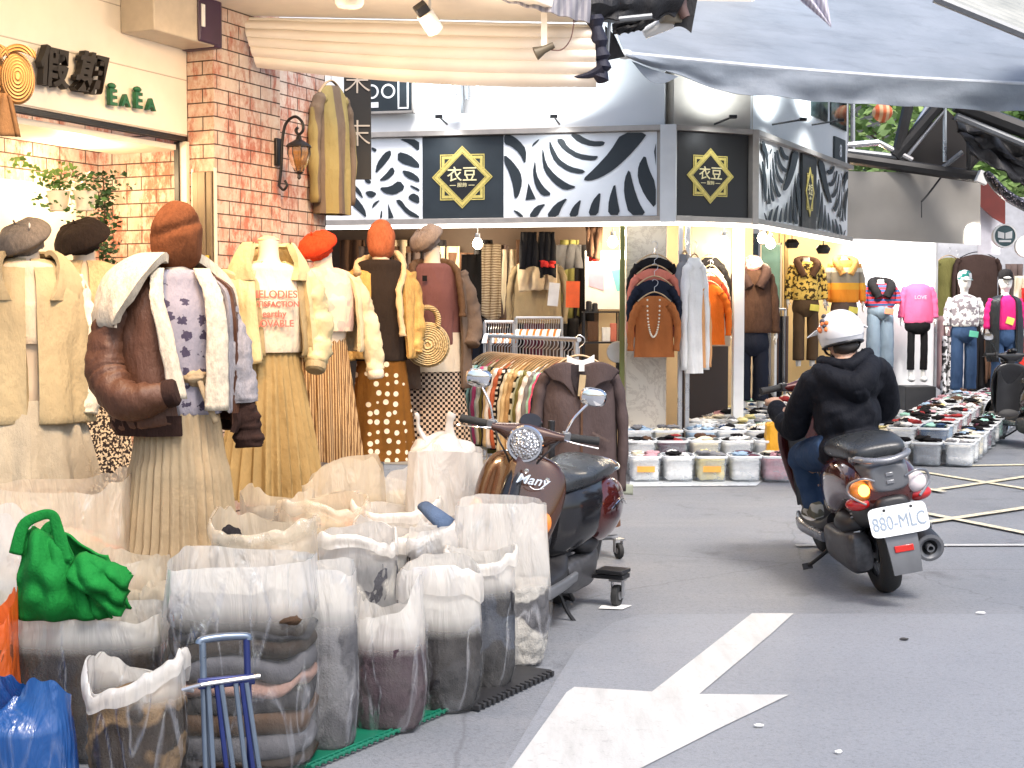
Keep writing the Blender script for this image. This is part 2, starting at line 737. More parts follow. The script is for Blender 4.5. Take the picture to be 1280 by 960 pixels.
t = new_mat('brick')
v = t.coord()
sp = t.node('ShaderNodeSeparateXYZ')
t.link(v, sp.inputs[0])
cb = t.node('ShaderNodeCombineXYZ')
t.link(t.math('ADD', sp.outputs['X'], sp.outputs['Y']), cb.inputs['X'])
t.link(sp.outputs['Z'], cb.inputs['Y'])
br = t.node('ShaderNodeTexBrick')
for k_, v_ in (('Scale', 1.0), ('Brick Width', .21), ('Row Height', .0765), ('Mortar Size', .0038), ('Mortar Smooth', .2), ('Bias', -.1)):
    br.inputs[k_].default_value = v_
br.inputs['Color1'].default_value = (.62, .50, .41, 1)
br.inputs['Color2'].default_value = (.48, .28, .21, 1)
br.inputs['Mortar'].default_value = (.055, .04, .035, 1)
t.link(cb.outputs[0], br.inputs['Vector'])
stain = t.ramp(t.noise(t.coord((1, 1, .45)), 4.5, 7, .78), [(.47, 0.0), (.56, .9)])
c = t.mix(stain, br.outputs['Color'], (.42, .14, .09))
c = t.mix(t.ramp(t.noise(t.coord((1, 1, .5)), 26, 5, .7), [(.46, 0.0), (.66, .85)]), c, (.66, .58, .50))
c = t.mix(t.math('MULTIPLY', br.outputs['Fac'], .9), c, (.07, .045, .035))
h = t.math('SUBTRACT', t.math('MULTIPLY', t.noise(v, 60, 4), .35), br.outputs['Fac'])
M_BRICK = t.done(t.pbr(c, .8, 0, t.bump(h, .8, .012)))

M_CREAM = solid('cream_board', (.74, .68, .58), .5, var=.05)
M_WHITE = solid('white_paint', (.78, .78, .76), .5, var=.04)
M_BLACKM = solid('black_metal', (.02, .02, .022), .4, .3)
M_DARK = solid('dark_board', (.03, .028, .027), .6)
M_STEEL = solid('steel', (.55, .55, .56), .3, .9, var=.06)
M_GREYM = solid('grey_metal', (.22, .23, .24), .45, .6)
M_BRASS = solid('brass', (.45, .32, .14), .35, .7)
M_GREEN = solid('green_paint', (.01, .11, .045), .45)
M_WOOD = solid('pale_wood', (.48, .33, .18), .55, var=.2, vs=20)
M_YELLOW = solid('yellow_tape', (.42, .33, .04), .5)


def wbox(name, o, d, ln, z0, z1, th, mat, label=None, cat=None, parent=None, bevel=0, kind=None, off=0.0):
    """Wall piece: starts at O, runs LN along D, TH thick to the left of D; local x runs along it."""
    d = Vector(d).normalized()
    m = MB()
    m.box((ln / 2, th / 2 + off, (z0 + z1) / 2), (ln, th, z1 - z0))
    ob = m.build(name, mat, parent, bevel)
    if parent is None:
        ob.location = (o[0], o[1], 0)
        ob.rotation_euler = (0, 0, math.atan2(d.y, d.x))
        tag(ob, label, cat, kind=kind)
    return ob


# column and side wall (L shaped plan, one mesh)
shop = thing('clothing_shop', 'left hand clothing shop with whitewashed red brick walls and cream fascia', 'shop', O, RZ)
m = MB()
# local frame: x = out to the street, y = along the street
m.box((.09, .325, 1.6), (.18, .65, 3.2))
m.box((.02, .95, 1.6), (.20, .60, 3.2))
m.box((-1.55, 1.18, 1.6), (2.94, .14, 3.2))
m.build('brick_column', M_BRICK, shop)
# pale metal corner profiles of the column
m = MB()
m.box((.183, .0, 1.12), (.012, .02, 2.24))
m.box((.035, -.006, 1.12), (.012, .012, 2.24))
m.build('corner_profile', M_CREAM, shop, .002)
m = MB()
m.box((.11, -.012, 1.12), (.13, .022, 2.2))
m.box((.11, -.025, 1.12), (.05, .01, 2.2))
m.build('steel_shutter_rail', solid('shutter_rail', (.13, .10, .07), .4, .5), shop, .003)
m = MB()
m.box((.148, -.032, 1.72), (.024, .008, .07))
m.build('yellow_sticker', M_YELLOW, shop)
# fascia above the window, running back along the street
t = new_mat('fascia_board')
v = t.coord()
sp = t.node('ShaderNodeSeparateXYZ')
t.link(v, sp.inputs[0])
fr_ = t.math('FRACT', t.math('MULTIPLY', sp.outputs['Z'], 3.3))
ln_ = t.ramp(fr_, [(0, 0.0), (.025, 1.0), (1, 1.0)])
c = t.mix(ln_, (.36, .30, .24), t.ramp(t.noise(v, 5, 4), [(.3, (.80, .73, .62)), (.7, (.86, .79, .68))]))
M_FASC = t.done(t.pbr(c, .42, 0, t.bump(ln_, .6, .006)))
m = MB()
m.box((-.06, -1.9, 2.99), (.12, 3.8, 1.14))
m.build('fascia', M_FASC, shop, .004)
m = MB()
m.box((-.03, -1.9, 2.405), (.05, 3.8, .025))
m.build('fascia_trim', M_BLACKM, shop)
m = MB()
m.box((-.28, -1.9, 2.36), (.46, 3.8, .03))
m.build('soffit_strip', M_CREAM, shop)
# window post
m = MB()
m.box((-.05, -.02, 1.2), (.03, .04, 2.38))
m.build('window_post', M_BLACKM, shop)
m = MB()
m.box((-.012, -.012, 1.2), (.045, .03, 2.38))
m.build('window_post_cover', M_CREAM, shop)
# niche walls
m = MB()
m.box((-.48, .10, 1.5), (.84, .08, 3.0))
m.build('brick_return_wall', M_BRICK, shop)
m = MB()
m.box((-.72, -1.7, 1.5), (.08, 3.5, 3.0))
m.build('brick_niche_wall', M_BRICK, shop)
m = MB()
m.box((-.66, -1.0, 1.25), (.03, 1.65, 1.8))
m.build('cream_panel', M_CREAM, shop, .004)
# sign characters
SGN = frame(O + SN * .004, SD * 1.0, SN)


def on_fascia(px, py):
    """Point of the fascia's front plane seen at that spot."""
    d = at(px, py, 1.0) - Vector((0, 0, HC))
    P = O + SN * 0.0
    k = (P - Vector((0, 0, HC))).dot(SN) / d.dot(SN)
    return Vector((0, 0, HC)) + d * k


shi = shop.matrix_basis.inverted()
for ch, px, py, sz in (('假', 56, 88, .20), ('期', 100, 95, .215)):
    p = on_fascia(px, py)
    text_mesh(ch, sz, .02, solid('sign_char', (.012, .008, .006), .6), shi @ frame(p + SN * .04, SD, SN), shop, 'sign_character', shear=.32 if ch == '期' else .1, sx=1.0, bold=.006)
for i, (ch, px, py, sz) in enumerate((('E', 134, 123, .115), ('A', 150, 127, .085), ('E', 166, 127, .115), ('A', 182, 132, .085))):
    p = on_fascia(px, py)
    text_mesh(ch, sz, .012, M_GREEN, shi @ frame(p + SN * .03, SD, SN), shop, 'sign_letter', sx=1.1, bold=.003)
    if ch == 'E':
        m = MB()
        m.blob(shi @ (p + SN * .03 + Vector((0, 0, .062))), (.018, .028, .016), 1, .1)
        m.build('sign_letter_crown', M_GREEN, shop)
bpy.context.view_layer.update()

# meter box with a purple end
mb_ = thing('control_box', 'cream metal control box with purple end mounted high on the fascia', 'electrical box', on_fascia(190, 30) + SN * .002, RZ)
m = MB()
m.box((.11, .0, .04), (.22, .52, .27))
m.build('box_body', solid('beige_metal', (.50, .43, .34), .4), mb_, .008)
m = MB()
m.box((.115, .28, .045), (.235, .06, .29))
m.box((.225, .2, .045), (.02, .2, .27))
m.build('end_cover', solid('purple_plastic', (.045, .02, .05), .35), mb_, .01)
m = MB()
m.box((.236, .13, .05), (.01, .03, .12))
m.build('label_plate', M_WHITE, mb_, .002)

# canopy soffit over the mannequins
sof = thing('shop_canopy', 'cream ceiling canopy with a pleated canvas drop over the shop front', 'canopy', (0, 0, 0))
A1, A2 = at(305, 27, 8.26), at(742, 36, 8.45)
zc = 3.14
e1 = Vector((A1.x, A1.y, zc))
e2 = Vector((A2.x, A2.y, zc))
m = MB()
pl = [e1, e2, e2 - SD * 1.1 - SN * .12, e2 - SD * 4.5 - SN * .5, e1 - SD * 4.5 - SN * .2, e1 - SD * .5 - SN * .3]
m.prism([(p.x, p.y) for p in pl], Matrix.Translation((0, 0, zc)), .06)
m.build('soffit', M_CREAM, sof)
t = new_mat('pleated_canvas')
v = t.coord()
M_CANV = t.done(t.pbr(t.ramp(t.noise(v, 4, 4), [(.3, (.78, .70, .60)), (.7, (.84, .77, .68))]), .75, 0, t.bump(t.noise(v, 40, 4), .2, .005)))
m = MB()
bot1, bot2 = at(322, 84, 8.26), at(745, 109, 8.45)


def canv(u, w):
    top = A1.lerp(A2, u)
    bt = bot1.lerp(bot2, u)
    sag = 0.035 * math.sin(PI * u) * w
    p = top.lerp(bt, w)
    pl_ = .02 * abs(math.sin(w * PI * 5.0)) + .012 * nz(u * 3, w * 2, 0, 2)
    return p + Vector((0, -pl_ - .02 - .05 * math.sin(w * PI), -sag))


m.sheet(canv, 60, 40, .008)
m.build('pleated_drop', M_CANV, sof)
point(at(500, 60, 7.5), 4, (1, .78, .55), .06)  # three added fill lights brighten the canvas, no fixture here
point(at(650, 75, 7.7), 3.5, (1, .80, .62), .06)
point(at(380, 60, 7.4), 3.5, (1, .78, .55), .06)
m = MB()
m.tube([A1 + Vector((0, -.02, .01)), A2 + Vector((0, -.02, .01))], .012)
m.build('drop_rail', M_CREAM, sof)

# ceiling spotlight fixtures
def spotlight(px, py, Y, label, aim, on=True, energy=60):
    p = at(px, py, Y)
    o = thing('ceiling_spotlight', label, 'spotlight', (p.x, p.y, zc - .005))
    m = MB()
    m.box((0, 0, 0), (.22, .035, .02))
    m.build('track_plate', M_BLACKM, o, .003)
    h = p - Vector((p.x, p.y, zc - .005))
    m = MB()
    m.box((0, 0, h.z * .45), (.015, .02, abs(h.z) * .9))
    m.build('bracket', M_WHITE, o)
    q = Matrix.Rotation(R(-35), 4, 'Y') @ Matrix.Rotation(R(35), 4, 'X')
    m = MB()
    m.X = Matrix.Translation(h) @ q
    m.lathe([(.0, .06), (.045, .06), (.048, .05), (.048, -.06), (.04, -.06), (.04, -.045), (0, -.045)], 20)
    m.build('lamp_head', M_WHITE if on else M_BLACKM, o)
    m = MB()
    m.X = Matrix.Translation(h) @ q
    m.box((.0, .0, .085), (.07, .07, .05))
    m.build('driver_box', M_BLACKM, o, .005)
    if on:
        m = MB()
        m.X = Matrix.Translation(h) @ q
        m.lathe([(0, -.05), (.039, -.05)], 16)
        m.build('lens', lamp_mat('lamp_lens', (1, .85, .62), 12), o)
    return o


spotlight(537, 27, 7.7, 'white tilted ceiling spotlight with black box at the middle of the canopy', (0, 0, 0))
o = thing('downlight', 'round ceiling downlight glowing next to a white dome at the top edge', 'ceiling light', at(437, 4, 7.45))
m = MB()
m.lathe([(0, -.03), (.06, -.02), (.075, .0), (.075, .03)], 20)
m.build('dome', M_CREAM, o)
o = thing('downlight', 'lit recessed ceiling downlight left of the dome fitting', 'ceiling light', Vector((xx(424, 7.45), 7.42, zc - .002)))
m = MB()
m.lathe([(0, -.004), (.035, -.004)], 20)
m.build('lamp_disc', lamp_mat('lamp_disc', (1, .85, .6), 14), o)
m = MB()
m.lathe([(.035, 0), (.036, -.008), (.048, -.006), (.05, .0)], 20)
m.build('trim_ring', M_WHITE, o)
# hanging clamp lamp
p = at(680, 62, 8.1)
o = thing('clamp_lamp', 'small brass clamp lamp hanging from a strap before the canvas', 'lamp', p)
m = MB()
m.X = Matrix.Rotation(R(65), 4, 'Y')
m.lathe([(0, .06), (.018, .06), (.022, .0), (.04, -.055), (.036, -.055), (0, -.02)], 18)
m.build('lamp_head', solid('old_brass', (.12, .10, .07), .5, .4), o)
m = MB()
m.box((.0, 0, .12), (.035, .006, .20))
m.build('strap', M_CREAM, o)
m = MB()
m.tube(spline([(.03, 0, 0), (.1, 0, .0), (.15, 0, .06), (.17, 0, .16)]), .004, 6)
m.build('cable', solid('brown_cable', (.12, .06, .05), .5), o)

# wall lantern on the brick column
CS = O + SN * .18     # plane of the column's street side
def on_side(px, py, off=0.0):
    d = at(px, py, 1.0) - Vector((0, 0, HC))
    P = CS + SN * off
    k = (P - Vector((0, 0, HC))).dot(SN) / d.dot(SN)
    return Vector((0, 0, HC)) + d * k


b0 = on_side(345, 190)
lan = thing('wall_lantern', 'wrought iron wall lantern with amber glass on the brick column', 'wall lamp', b0, RZ)
m = MB()
m.box((.012, 0, 0), (.02, .05, .16))
m.build('wall_plate', M_BLACKM, lan, .004)
m = MB()
m.tube(spline([(.02, 0, -.20), (.035, 0, -.1), (.045, 0, .06), (.07, 0, .16), (.13, 0, .20), (.18, 0, .17), (.19, 0, .12), (.16, 0, .095), (.14, 0, .12), (.155, 0, .135)], 6), .009, 8)
m.tube(spline([(.02, 0, -.20), (.05, 0, -.225), (.075, 0, -.2), (.06, 0, -.17)], 5), .008, 8)
m.build('scroll_arm', M_BLACKM, lan)
m = MB()
m.lathe([(0, .12), (.012, .11), (.02, .085), (.07, .055), (.078, .04), (.0, .045)], 8, (.16, 0, -.02))
m.lathe([(.0, -.15), (.012, -.14), (.01, -.12), (.03, -.105), (.0, -.1)], 8, (.16, 0, -.02))
m.build('lantern_cap', M_BLACKM, lan)
t = new_mat('amber_glass')
M_AMB = t.done(t.pbr((.55, .28, .08), .15, 0, None, Transmission_Weight=.75, Coat_Weight=.5))
m = MB()
m.lathe([(.062, .04), (.066, .0), (.05, -.06), (.025, -.1)], 8, (.16, 0, -.02))
m.build('glass_shade', M_AMB, lan)
m = MB()
for k in range(8):
    a = 2 * PI * k / 8
    m.tube([(.16 + math.cos(a) * .065, math.sin(a) * .065, .02), (.16 + math.cos(a) * .068, math.sin(a) * .068, -.02), (.16 + math.cos(a) * .026, math.sin(a) * .026, -.12)], .003, 5)
m.build('lantern_bars', M_BLACKM, lan)

# vertical banner sign by the column
bp = at(447, 150, 9.3)
ban = thing('vertical_banner', 'narrow black vertical banner with white characters beside the hanging jacket', 'sign', bp)
m = MB()
h_ = zz(92, 9.3) - zz(222, 9.3)
m.box((0, 0, 0), (.175, .012, h_ + .1))
m.build('banner_cloth', solid('banner_black', (.022, .020, .018), .7), ban, .002)
for z_, ch in ((.24, '末'), (-.1, '末')):
    text_mesh(ch, .185, .002, solid('banner_ink', (.55, .47, .38), .6), frame((0, -.009, z_), (1, 0, 0), (0, -1, 0)), ban, 'banner_character', bold=-.002)

# ================================================================== corner building
P_L = Vector((xx(400, 13.65), 13.65, 0))
P_M = Vector((xx(829, 13.0), 13.0, 0))
P_L = P_M + (P_L - P_M) * 1.6
P_C = Vector((xx(841, 12.98), 12.98, 0))
P_D = Vector((xx(941, 13.35), 13.35, 0))
P_E = Vector((xx(1060, 16.5), 16.5, 0))
ZS0, ZS1 = 2.33, 3.10
bld = thing('corner_shop', 'corner clothing shop with white upper wall and black and white leaf signboard', 'shop', (0, 0, 0))
t = new_mat('white_wall')
v = t.coord()
c = t.ramp(t.noise(v, 1.5, 6), [(.3, (.76, .78, .78)), (.7, (.84, .85, .84))])
M_WALL = t.done(t.pbr(c, .5, 0, t.bump(t.noise(v, 30, 4), .1, .005)))
M_BEIGE = solid('taupe_wall', (.56, .51, .44), .7, var=.05)
M_FRAMEW = solid('aluminium_frame', (.42, .38, .34), .4, .4)


def seg(name, a, b, z0, z1, th, mat, parent, off=0.0, bevel=0):
    """Upright slab from A to B (plan); front face OFF in front of the line, TH deep."""
    d = (b - a).normalized()
    nrm = Vector((d.y, -d.x, 0))
    m = MB()
    M3 = Matrix((d, -nrm, Vector((0, 0, 1)))).transposed()
    c_ = (a + b) / 2 + nrm * (off - th / 2)
    m.box((c_.x, c_.y, (z0 + z1) / 2), ((b - a).length, th, z1 - z0), M3)
    return m.build(name, mat, parent, bevel)


seg('upper_wall', P_L, P_M, ZS1 + .01, 5.6, .2, M_WALL, bld, -.03)
seg('corner_wall', P_C + Vector((.02, .04, 0)), P_D, ZS1 + .01, 5.6, .2, M_BEIGE, bld, -.03)
seg('side_wall', P_D, P_E, ZS1 + .01, 5.6, .2, M_WALL, bld, -.03)
# signboard backing
seg('sign_box', P_L, P_C, ZS0, ZS1, .16, M_FRAMEW, bld, -.02)
seg('sign_box', P_C, P_D, ZS0, ZS1, .16, M_DARK, bld, -.02)
seg('sign_box', P_D, P_E, ZS0, ZS1, .16, M_WHITE, bld, -.02)
for a, b in ((P_L, P_C), (P_C, P_D), (P_D, P_E)):
    seg('sign_rail', a, b, ZS1, ZS1 + .05, .14, M_FRAMEW, bld, .05, .004)
    seg('sign_rail', a, b, ZS0 - .05, ZS0, .14, M_FRAMEW, bld, .05, .004)
    m = seg('light_tube', a, b, ZS0 - .085, ZS0 - .052, .05, lamp_mat('led_tube', (1, .96, .9), 3.0), bld, .03)
M_SIGNB = solid('sign_black', (.018, .026, .032), .5)
M_SIGNB2 = solid('sign_black_neutral', (.012, .012, .013), .4)
M_SIGNW = solid('sign_white', (.88, .90, .91), .4, var=.02)
M_GOLD = solid('sign_gold', (.62, .50, .14), .4, .15, var=.15, vs=40)


def on_plane(px, py, P, nrm):
    d = at(px, py, 1.0) - Vector((0, 0, HC))
    k = (P - Vector((0, 0, HC))).dot(nrm) / d.dot(nrm)
    return Vector((0, 0, HC)) + d * k


dF = (P_M - P_L).normalized()
nF = Vector((dF.y, -dF.x, 0))
dC = (P_D - P_C).normalized()
nC = Vector((dC.y, -dC.x, 0))
dR = (P_E - P_D).normalized()
nR = Vector((dR.y, -dR.x, 0))


def panel(px0, px1, P, d, nrm, mat, name, off=.0, z0=ZS0 + .005, z1=ZS1 - .005):
    a, b = on_plane(px0, 230, P, nrm), on_plane(px1, 230, P, nrm)
    a.z = b.z = 0
    return seg(name, a, b, z0, z1, .03, mat, bld, off)


panel(370, 528, P_M, dF, nF, M_SIGNW, 'leaf_panel', .0)
panel(528.5, 629, P_M, dF, nF, M_SIGNB, 'logo_panel', .002)
panel(629.5, 821, P_M, dF, nF, M_SIGNW, 'leaf_panel', .0)
panel(846, 934, P_C, dC, nC, M_SIGNB2, 'logo_panel', .0)
seg('frame_post', P_M + dF * -.03, P_M + dF * .115, ZS0 - .06, ZS1 + .05, .1, M_WHITE, bld, .055, .004)
seg('frame_post', P_D - dC * .05, P_D + dC * .02, ZS0 - .06, ZS1 + .05, .1, M_FRAMEW, bld, .055, .004)


def leaf(shapes, conv, P, nrm, d, off):
    m = MB()
    for pts in shapes:
        q = [on_plane(*conv(*p), P, nrm) for p in pts]
        F_ = frame(P + nrm * off, d, nrm)
        Fi = F_.inverted()
        q2 = [(Fi @ (k + nrm * off)) for k in q]
        pp = [Vector((k.x, k.y)) for k in q2]
        if len(pp) > 3:                       # round the outline a little
            out = []
            n_ = len(pp)
            for i in range(n_):
                a_, b_ = pp[i], pp[(i + 1) % n_]
                out += [a_.lerp(b_, .22), a_.lerp(b_, .78)]
            pp = out
        m.prism([(k.x, k.y) for k in pp], F_, .006)
    return m.build('leaf_pattern', M_SIGNB, bld)


LR = [[(60, 105), (110, 108), (170, 150), (222, 215), (215, 330), (170, 240), (110, 190), (60, 175)],
      [(60, 250), (120, 300), (180, 380), (192, 460), (165, 555), (135, 575), (125, 480), (95, 380), (60, 310)],
      [(258, 200), (275, 165), (320, 135), (300, 165)], [(285, 285), (295, 400), (340, 480), (410, 545), (335, 555), (285, 480), (268, 380)],
      [(237, 460), (290, 575), (215, 583)], [(340, 195), (365, 320), (430, 400), (520, 465), (592, 488), (500, 515), (420, 460), (350, 370), (335, 270)],
      [(388, 145), (420, 210), (460, 285), (540, 340), (655, 368), (620, 395), (520, 375), (430, 310), (390, 220)],
      [(435, 140), (490, 135), (520, 195), (600, 245), (700, 262), (748, 262), (715, 298), (600, 285), (490, 220)],
      [(535, 102), (600, 102), (640, 130), (700, 155), (795, 155), (780, 190), (690, 192), (600, 165)],
      [(915, 92), (1105, 92), (1050, 170), (960, 270), (860, 360), (760, 420), (680, 445), (628, 435), (720, 350), (830, 230)],
      [(120, 650), (170, 670), (205, 706), (170, 706)], [(235, 706), (290, 625), (365, 608), (330, 650), (300, 706)],
      [(362, 706), (430, 610), (525, 562), (480, 630), (450, 706)], [(528, 704), (560, 630), (622, 572), (605, 640), (595, 702)],
      [(668, 695), (700, 590), (762, 518), (755, 600), (742, 693)], [(815, 692), (820, 580), (865, 450), (880, 560), (905, 692)],
      [(968, 692), (930, 540), (935, 430), (970, 350), (1000, 480), (1040, 600), (1095, 692)],
      [(1163, 655), (1080, 550), (1030, 430), (1035, 330), (1085, 248), (1110, 350), (1163, 465)], [(1163, 330), (1150, 230), (1163, 170)]]
leaf(LR, lambda x, y: (620 + x * 220 / 1280, 150 + y * 140 / 815), P_M, nF, dF, .001)
LL = [[(520, 125), (660, 130), (663, 215), (600, 160)], [(520, 210), (600, 232), (663, 290), (663, 325), (520, 282)],
      [(472, 200), (475, 240), (420, 310), (368, 362), (380, 290), (430, 220)], [(482, 308), (503, 350), (450, 400), (390, 407), (440, 360)],
      [(545, 333), (610, 345), (663, 385), (663, 420), (570, 380)], [(395, 450), (470, 445), (530, 400), (572, 455), (500, 500), (430, 490)],
      [(600, 430), (663, 458), (663, 478), (610, 450)], [(585, 515), (620, 485), (663, 508), (663, 560), (610, 540)],
      [(500, 535), (540, 530), (580, 590), (663, 640), (660, 655), (590, 640)], [(455, 560), (492, 650), (458, 658)], [(408, 605), (416, 605), (414, 655), (400, 655)],
      [(345, 590), (360, 550), (405, 530), (370, 570)], [(300, 480), (340, 470), (382, 490), (350, 520), (320, 510)],
      [(230, 500), (300, 590), (312, 655), (260, 610), (215, 570)], [(295, 395), (340, 400), (340, 425), (310, 420)], [(220, 420), (270, 470), (292, 530), (230, 470)],
      [(345, 180), (380, 195), (370, 215), (345, 200)], [(60, 180), (120, 240), (180, 330), (120, 310), (60, 240)], [(20, 300), (90, 380), (160, 500), (80, 440)],
      [(-60, 180), (-20, 260), (0, 380), (-40, 300)], [(-80, 420), (0, 500), (60, 640), (-20, 560)]]
leaf(LL, lambda x, y: (400 + x * .1875, 150 + y * .1875), P_M, nF, dF, .001)
# side face: fine curling leaves, generated, with the narrow logo panel between them
L_R = (P_E - P_D).length
F_ = frame(P_D + nR * .001 + Vector((0, 0, ZS0)), dR, nR)
hh = ZS1 - ZS0
for u0, u1, fl in ((.065, .435, False), (.595, .975, True)):
    m = MB()
    x0, x1 = u0 * L_R, u1 * L_R
    for pts in LR + [[(60 + (1165 - p[0]), p[1]) for p in q][::-1] for q in LR[:0]]:
        q2 = []
        for px_s, py_s in pts:
            u = (min(max(px_s, 60), 1165) - 60) / 1105
            w = (706 - min(max(py_s, 95), 706)) / 611
            if fl:
                u = 1 - u
            q2.append(Vector((x0 + u * (x1 - x0), .01 + w * (hh - .02))))
        if fl:
            q2 = q2[::-1]
        if len(q2) > 3:
            out = []
            for i in range(len(q2)):
                a_, b_ = q2[i], q2[(i + 1) % len(q2)]
                out += [a_.lerp(b_, .22), a_.lerp(b_, .78)]
            q2 = out
        m.prism([(p.x, p.y) for p in q2], F_, .006)
    m.build('leaf_pattern', M_SIGNB, bld)
m = MB()
m.box((L_R * .515, (ZS1 - ZS0) / 2, .004), (L_R * .15, ZS1 - ZS0 - .01, .02))
o = m.build('logo_panel', M_SIGNB2, bld)
o.data.transform(F_)


def emblem(F, s, parent, sx=1.0):
    """Eight pointed star emblem with two characters."""
    m = MB()

    def ring(rot, ro, ri, z, n=4):
        po = [(math.cos(rot + 2 * PI * k / n) * ro * sx, math.sin(rot + 2 * PI * k / n) * ro) for k in range(n)]
        pi_ = [(math.cos(rot + 2 * PI * k / n) * ri * sx, math.sin(rot + 2 * PI * k / n) * ri) for k in range(n)]
        for k in range(n):
            j = (k + 1) % n
            m.prism([po[k], po[j], pi_[j], pi_[k]], F, z)
    D = s
    Q = s * .73 * 1.4142
    ring(PI / 4, Q, Q * .955, .004)
    ring(PI / 4, Q * .92, Q * .80, .0035)
    ring(0, D, D * .95, .006)
    ring(0, D * .93, D * .80, .0055)
    ring(0, D * .78, D * .75, .006)
    o = m.build('emblem', M_GOLD, parent)
    m = MB()
    q = D * .79
    m.prism([(q * sx, 0), (0, q), (-q * sx, 0), (0, -q)], F, .0048)
    m.build('emblem_field', M_SIGNB2, parent)
    text_mesh('衣豆', s * .50, .0015, M_GOLDL, F @ Matrix.Translation((0, s * .06, .009)), parent, 'shop_name', sx=sx, bold=.0012)
    text_mesh('服飾', s * .15, .0012, M_GOLDL, F @ Matrix.Translation((0, -s * .26, .009)), parent, 'shop_name_line', sx=sx * 1.1, bold=0)
    m = MB()
    for sg in (-1, 1):
        m.X = F
        m.box((sg * s * .31 * sx, -s * .26, .008), (s * .2 * sx, s * .02, .002))
    m.build('name_dash', M_GOLDL, parent)


M_GOLDL = solid('sign_gold_light', (.78, .68, .38), .4)
for px, py, P, nn, dd, rad in ((578, 221.5, P_M, nF, dF, 39 * 13.3 / 1778), (887.5, 220, P_C, nC, dC, 34.5 * 13.1 / 1778)):
    c_ = on_plane(px, py, P, nn)
    emblem(frame(c_ + nn * .004, dd, nn), rad, bld)
c_ = P_D + dR * L_R * .515 + Vector((0, 0, (ZS0 + ZS1) / 2)) + nR * .018
emblem(frame(c_, dR, nR), .26, bld, .62)
bpy.context.view_layer.update()
# second storey window strip and small sign on the side wall
m = MB()
m.X = frame(P_D + nR * -.028 + Vector((0, 0, 0)), dR, nR)
z_ = 3.98
for u0, u1 in ((.56, .74), (.78, .97)):
    m.box(((u0 + u1) / 2 * L_R, z_, 0), ((u1 - u0) * L_R, .9, .03))
m.build('upper_window', solid('dark_glass', (.015, .025, .025), .08), bld)
m = MB()
m.X = frame(P_D + nR * -.02, dR, nR)
m.box((.885 * L_R, 3.27, 0), (.13 * L_R, .3, .03))
m.build('small_sign', solid('grey_sign', (.05, .06, .065), .4), bld)
text_mesh('8', .2, .002, M_SIGNW, frame(P_D + dR * .885 * L_R + nR * .0 + Vector((0, 0, 3.27)), dR, nR), bld, 'small_sign_mark')
# dark sign with rings on the front wall
ds = thing('upper_sign', 'dark signboard with white ring letters high on the white wall', 'sign', on_plane(485, 118, P_M, nF), math.atan2(dF.y, dF.x))
m = MB()
m.box((0, -.03, .03), (.50, .06, .40))
m.build('sign_plate', M_SIGNB, ds, .004)
m = MB()
m.box((0, -.03, -.175), (.52, .08, .02))
m.box((.26, -.03, .02), (.02, .08, .41))
m.build('sign_frame', M_FRAMEW, ds)
m = MB()
for cx_ in (-.14, .02):
    m.X = frame((cx_, -.062, .02), (1, 0, 0), (0, -1, 0))
    n_ = 28
    for k in range(n_):
        a, b = 2 * PI * k / n_, 2 * PI * (k + 1) / n_
        m.prism([(math.cos(a) * .068, math.sin(a) * .068), (math.cos(b) * .068, math.sin(b) * .068), (math.cos(b) * .05, math.sin(b) * .05), (math.cos(a) * .05, math.sin(a) * .05)], Matrix.Identity(4), .004)
m.X = frame((.17, -.062, 0), (1, 0, 0), (0, -1, 0))
for a, b in (((-.05, 0), (.014, .3)), ((.04, 0), (.014, .3)), ((-.005, -.14), (.10, .014))):
    m.box((a[0], a[1], .002), (b[0], b[1], .004))
m.X = frame((-.14, -.062, -.105), (1, 0, 0), (0, -1, 0))
m.box((0, 0, .002), (.13, .05, .004))
m.build('ring_lettering', M_SIGNW, ds)
# lattice bracket
o = thing('wall_bracket', 'grey steel lattice bracket fixed on the white wall under the canopy', 'bracket', on_plane(575, 125, P_M, nF) + nF * .05)
m = MB()
m.tube([(.02, 0, .16), (.02, 0, -.13)], .03, 8)
for k in range(5):
    m.tube([(-.16 + k * .03, 0, .16 - k * .05), (0, 0, .10 - k * .045)], .008, 6)
m.tube([(-.18, 0, .17), (0, 0, -.08)], .012, 6)
m.tube([(.08, 0, .15), (.08, 0, .0)], .02, 6)
m.build('bracket_frame', M_GREYM, o)

# big blue grey awning over the corner
E1, E2 = at(782, 68, 11.0), at(1330, 108, 12.6)
T1 = Vector((P_M.x - .55, 14.0, 4.95))
T2 = Vector((E2.x + 1.4, 16.4, 5.6))
t = new_mat('awning_canvas')
v = t.coord()
n = t.noise(v, 1.6, 5, .6)
n2 = t.noise(t.coord((.6, 1, 3)), 3, 6, .7)
c = t.ramp(n, [(.3, (.27, .31, .36)), (.7, (.36, .40, .455))])
c = t.mix(t.ramp(n2, [(.5, 0.0), (.8, .5)]), c, (.13, .15, .18))
ps = t.pbr(c, .45, 0, t.bump(t.noise(v, 5, 5, .6), .35, .04), Specular_IOR_Level=.6)
tr_ = t.node('ShaderNodeBsdfTranslucent')
t.link(c, tr_.inputs[0])
mx = t.node('ShaderNodeMixShader')
mx.inputs[0].default_value = .3
t.link(ps, mx.inputs[1])
t.link(tr_.outputs[0], mx.inputs[2])
M_AWN = t.done(mx.outputs[0])
aw = thing('awning', 'large blue grey canvas awning sloping out over the corner shop', 'awning', (0, 0, 0))
m = MB()


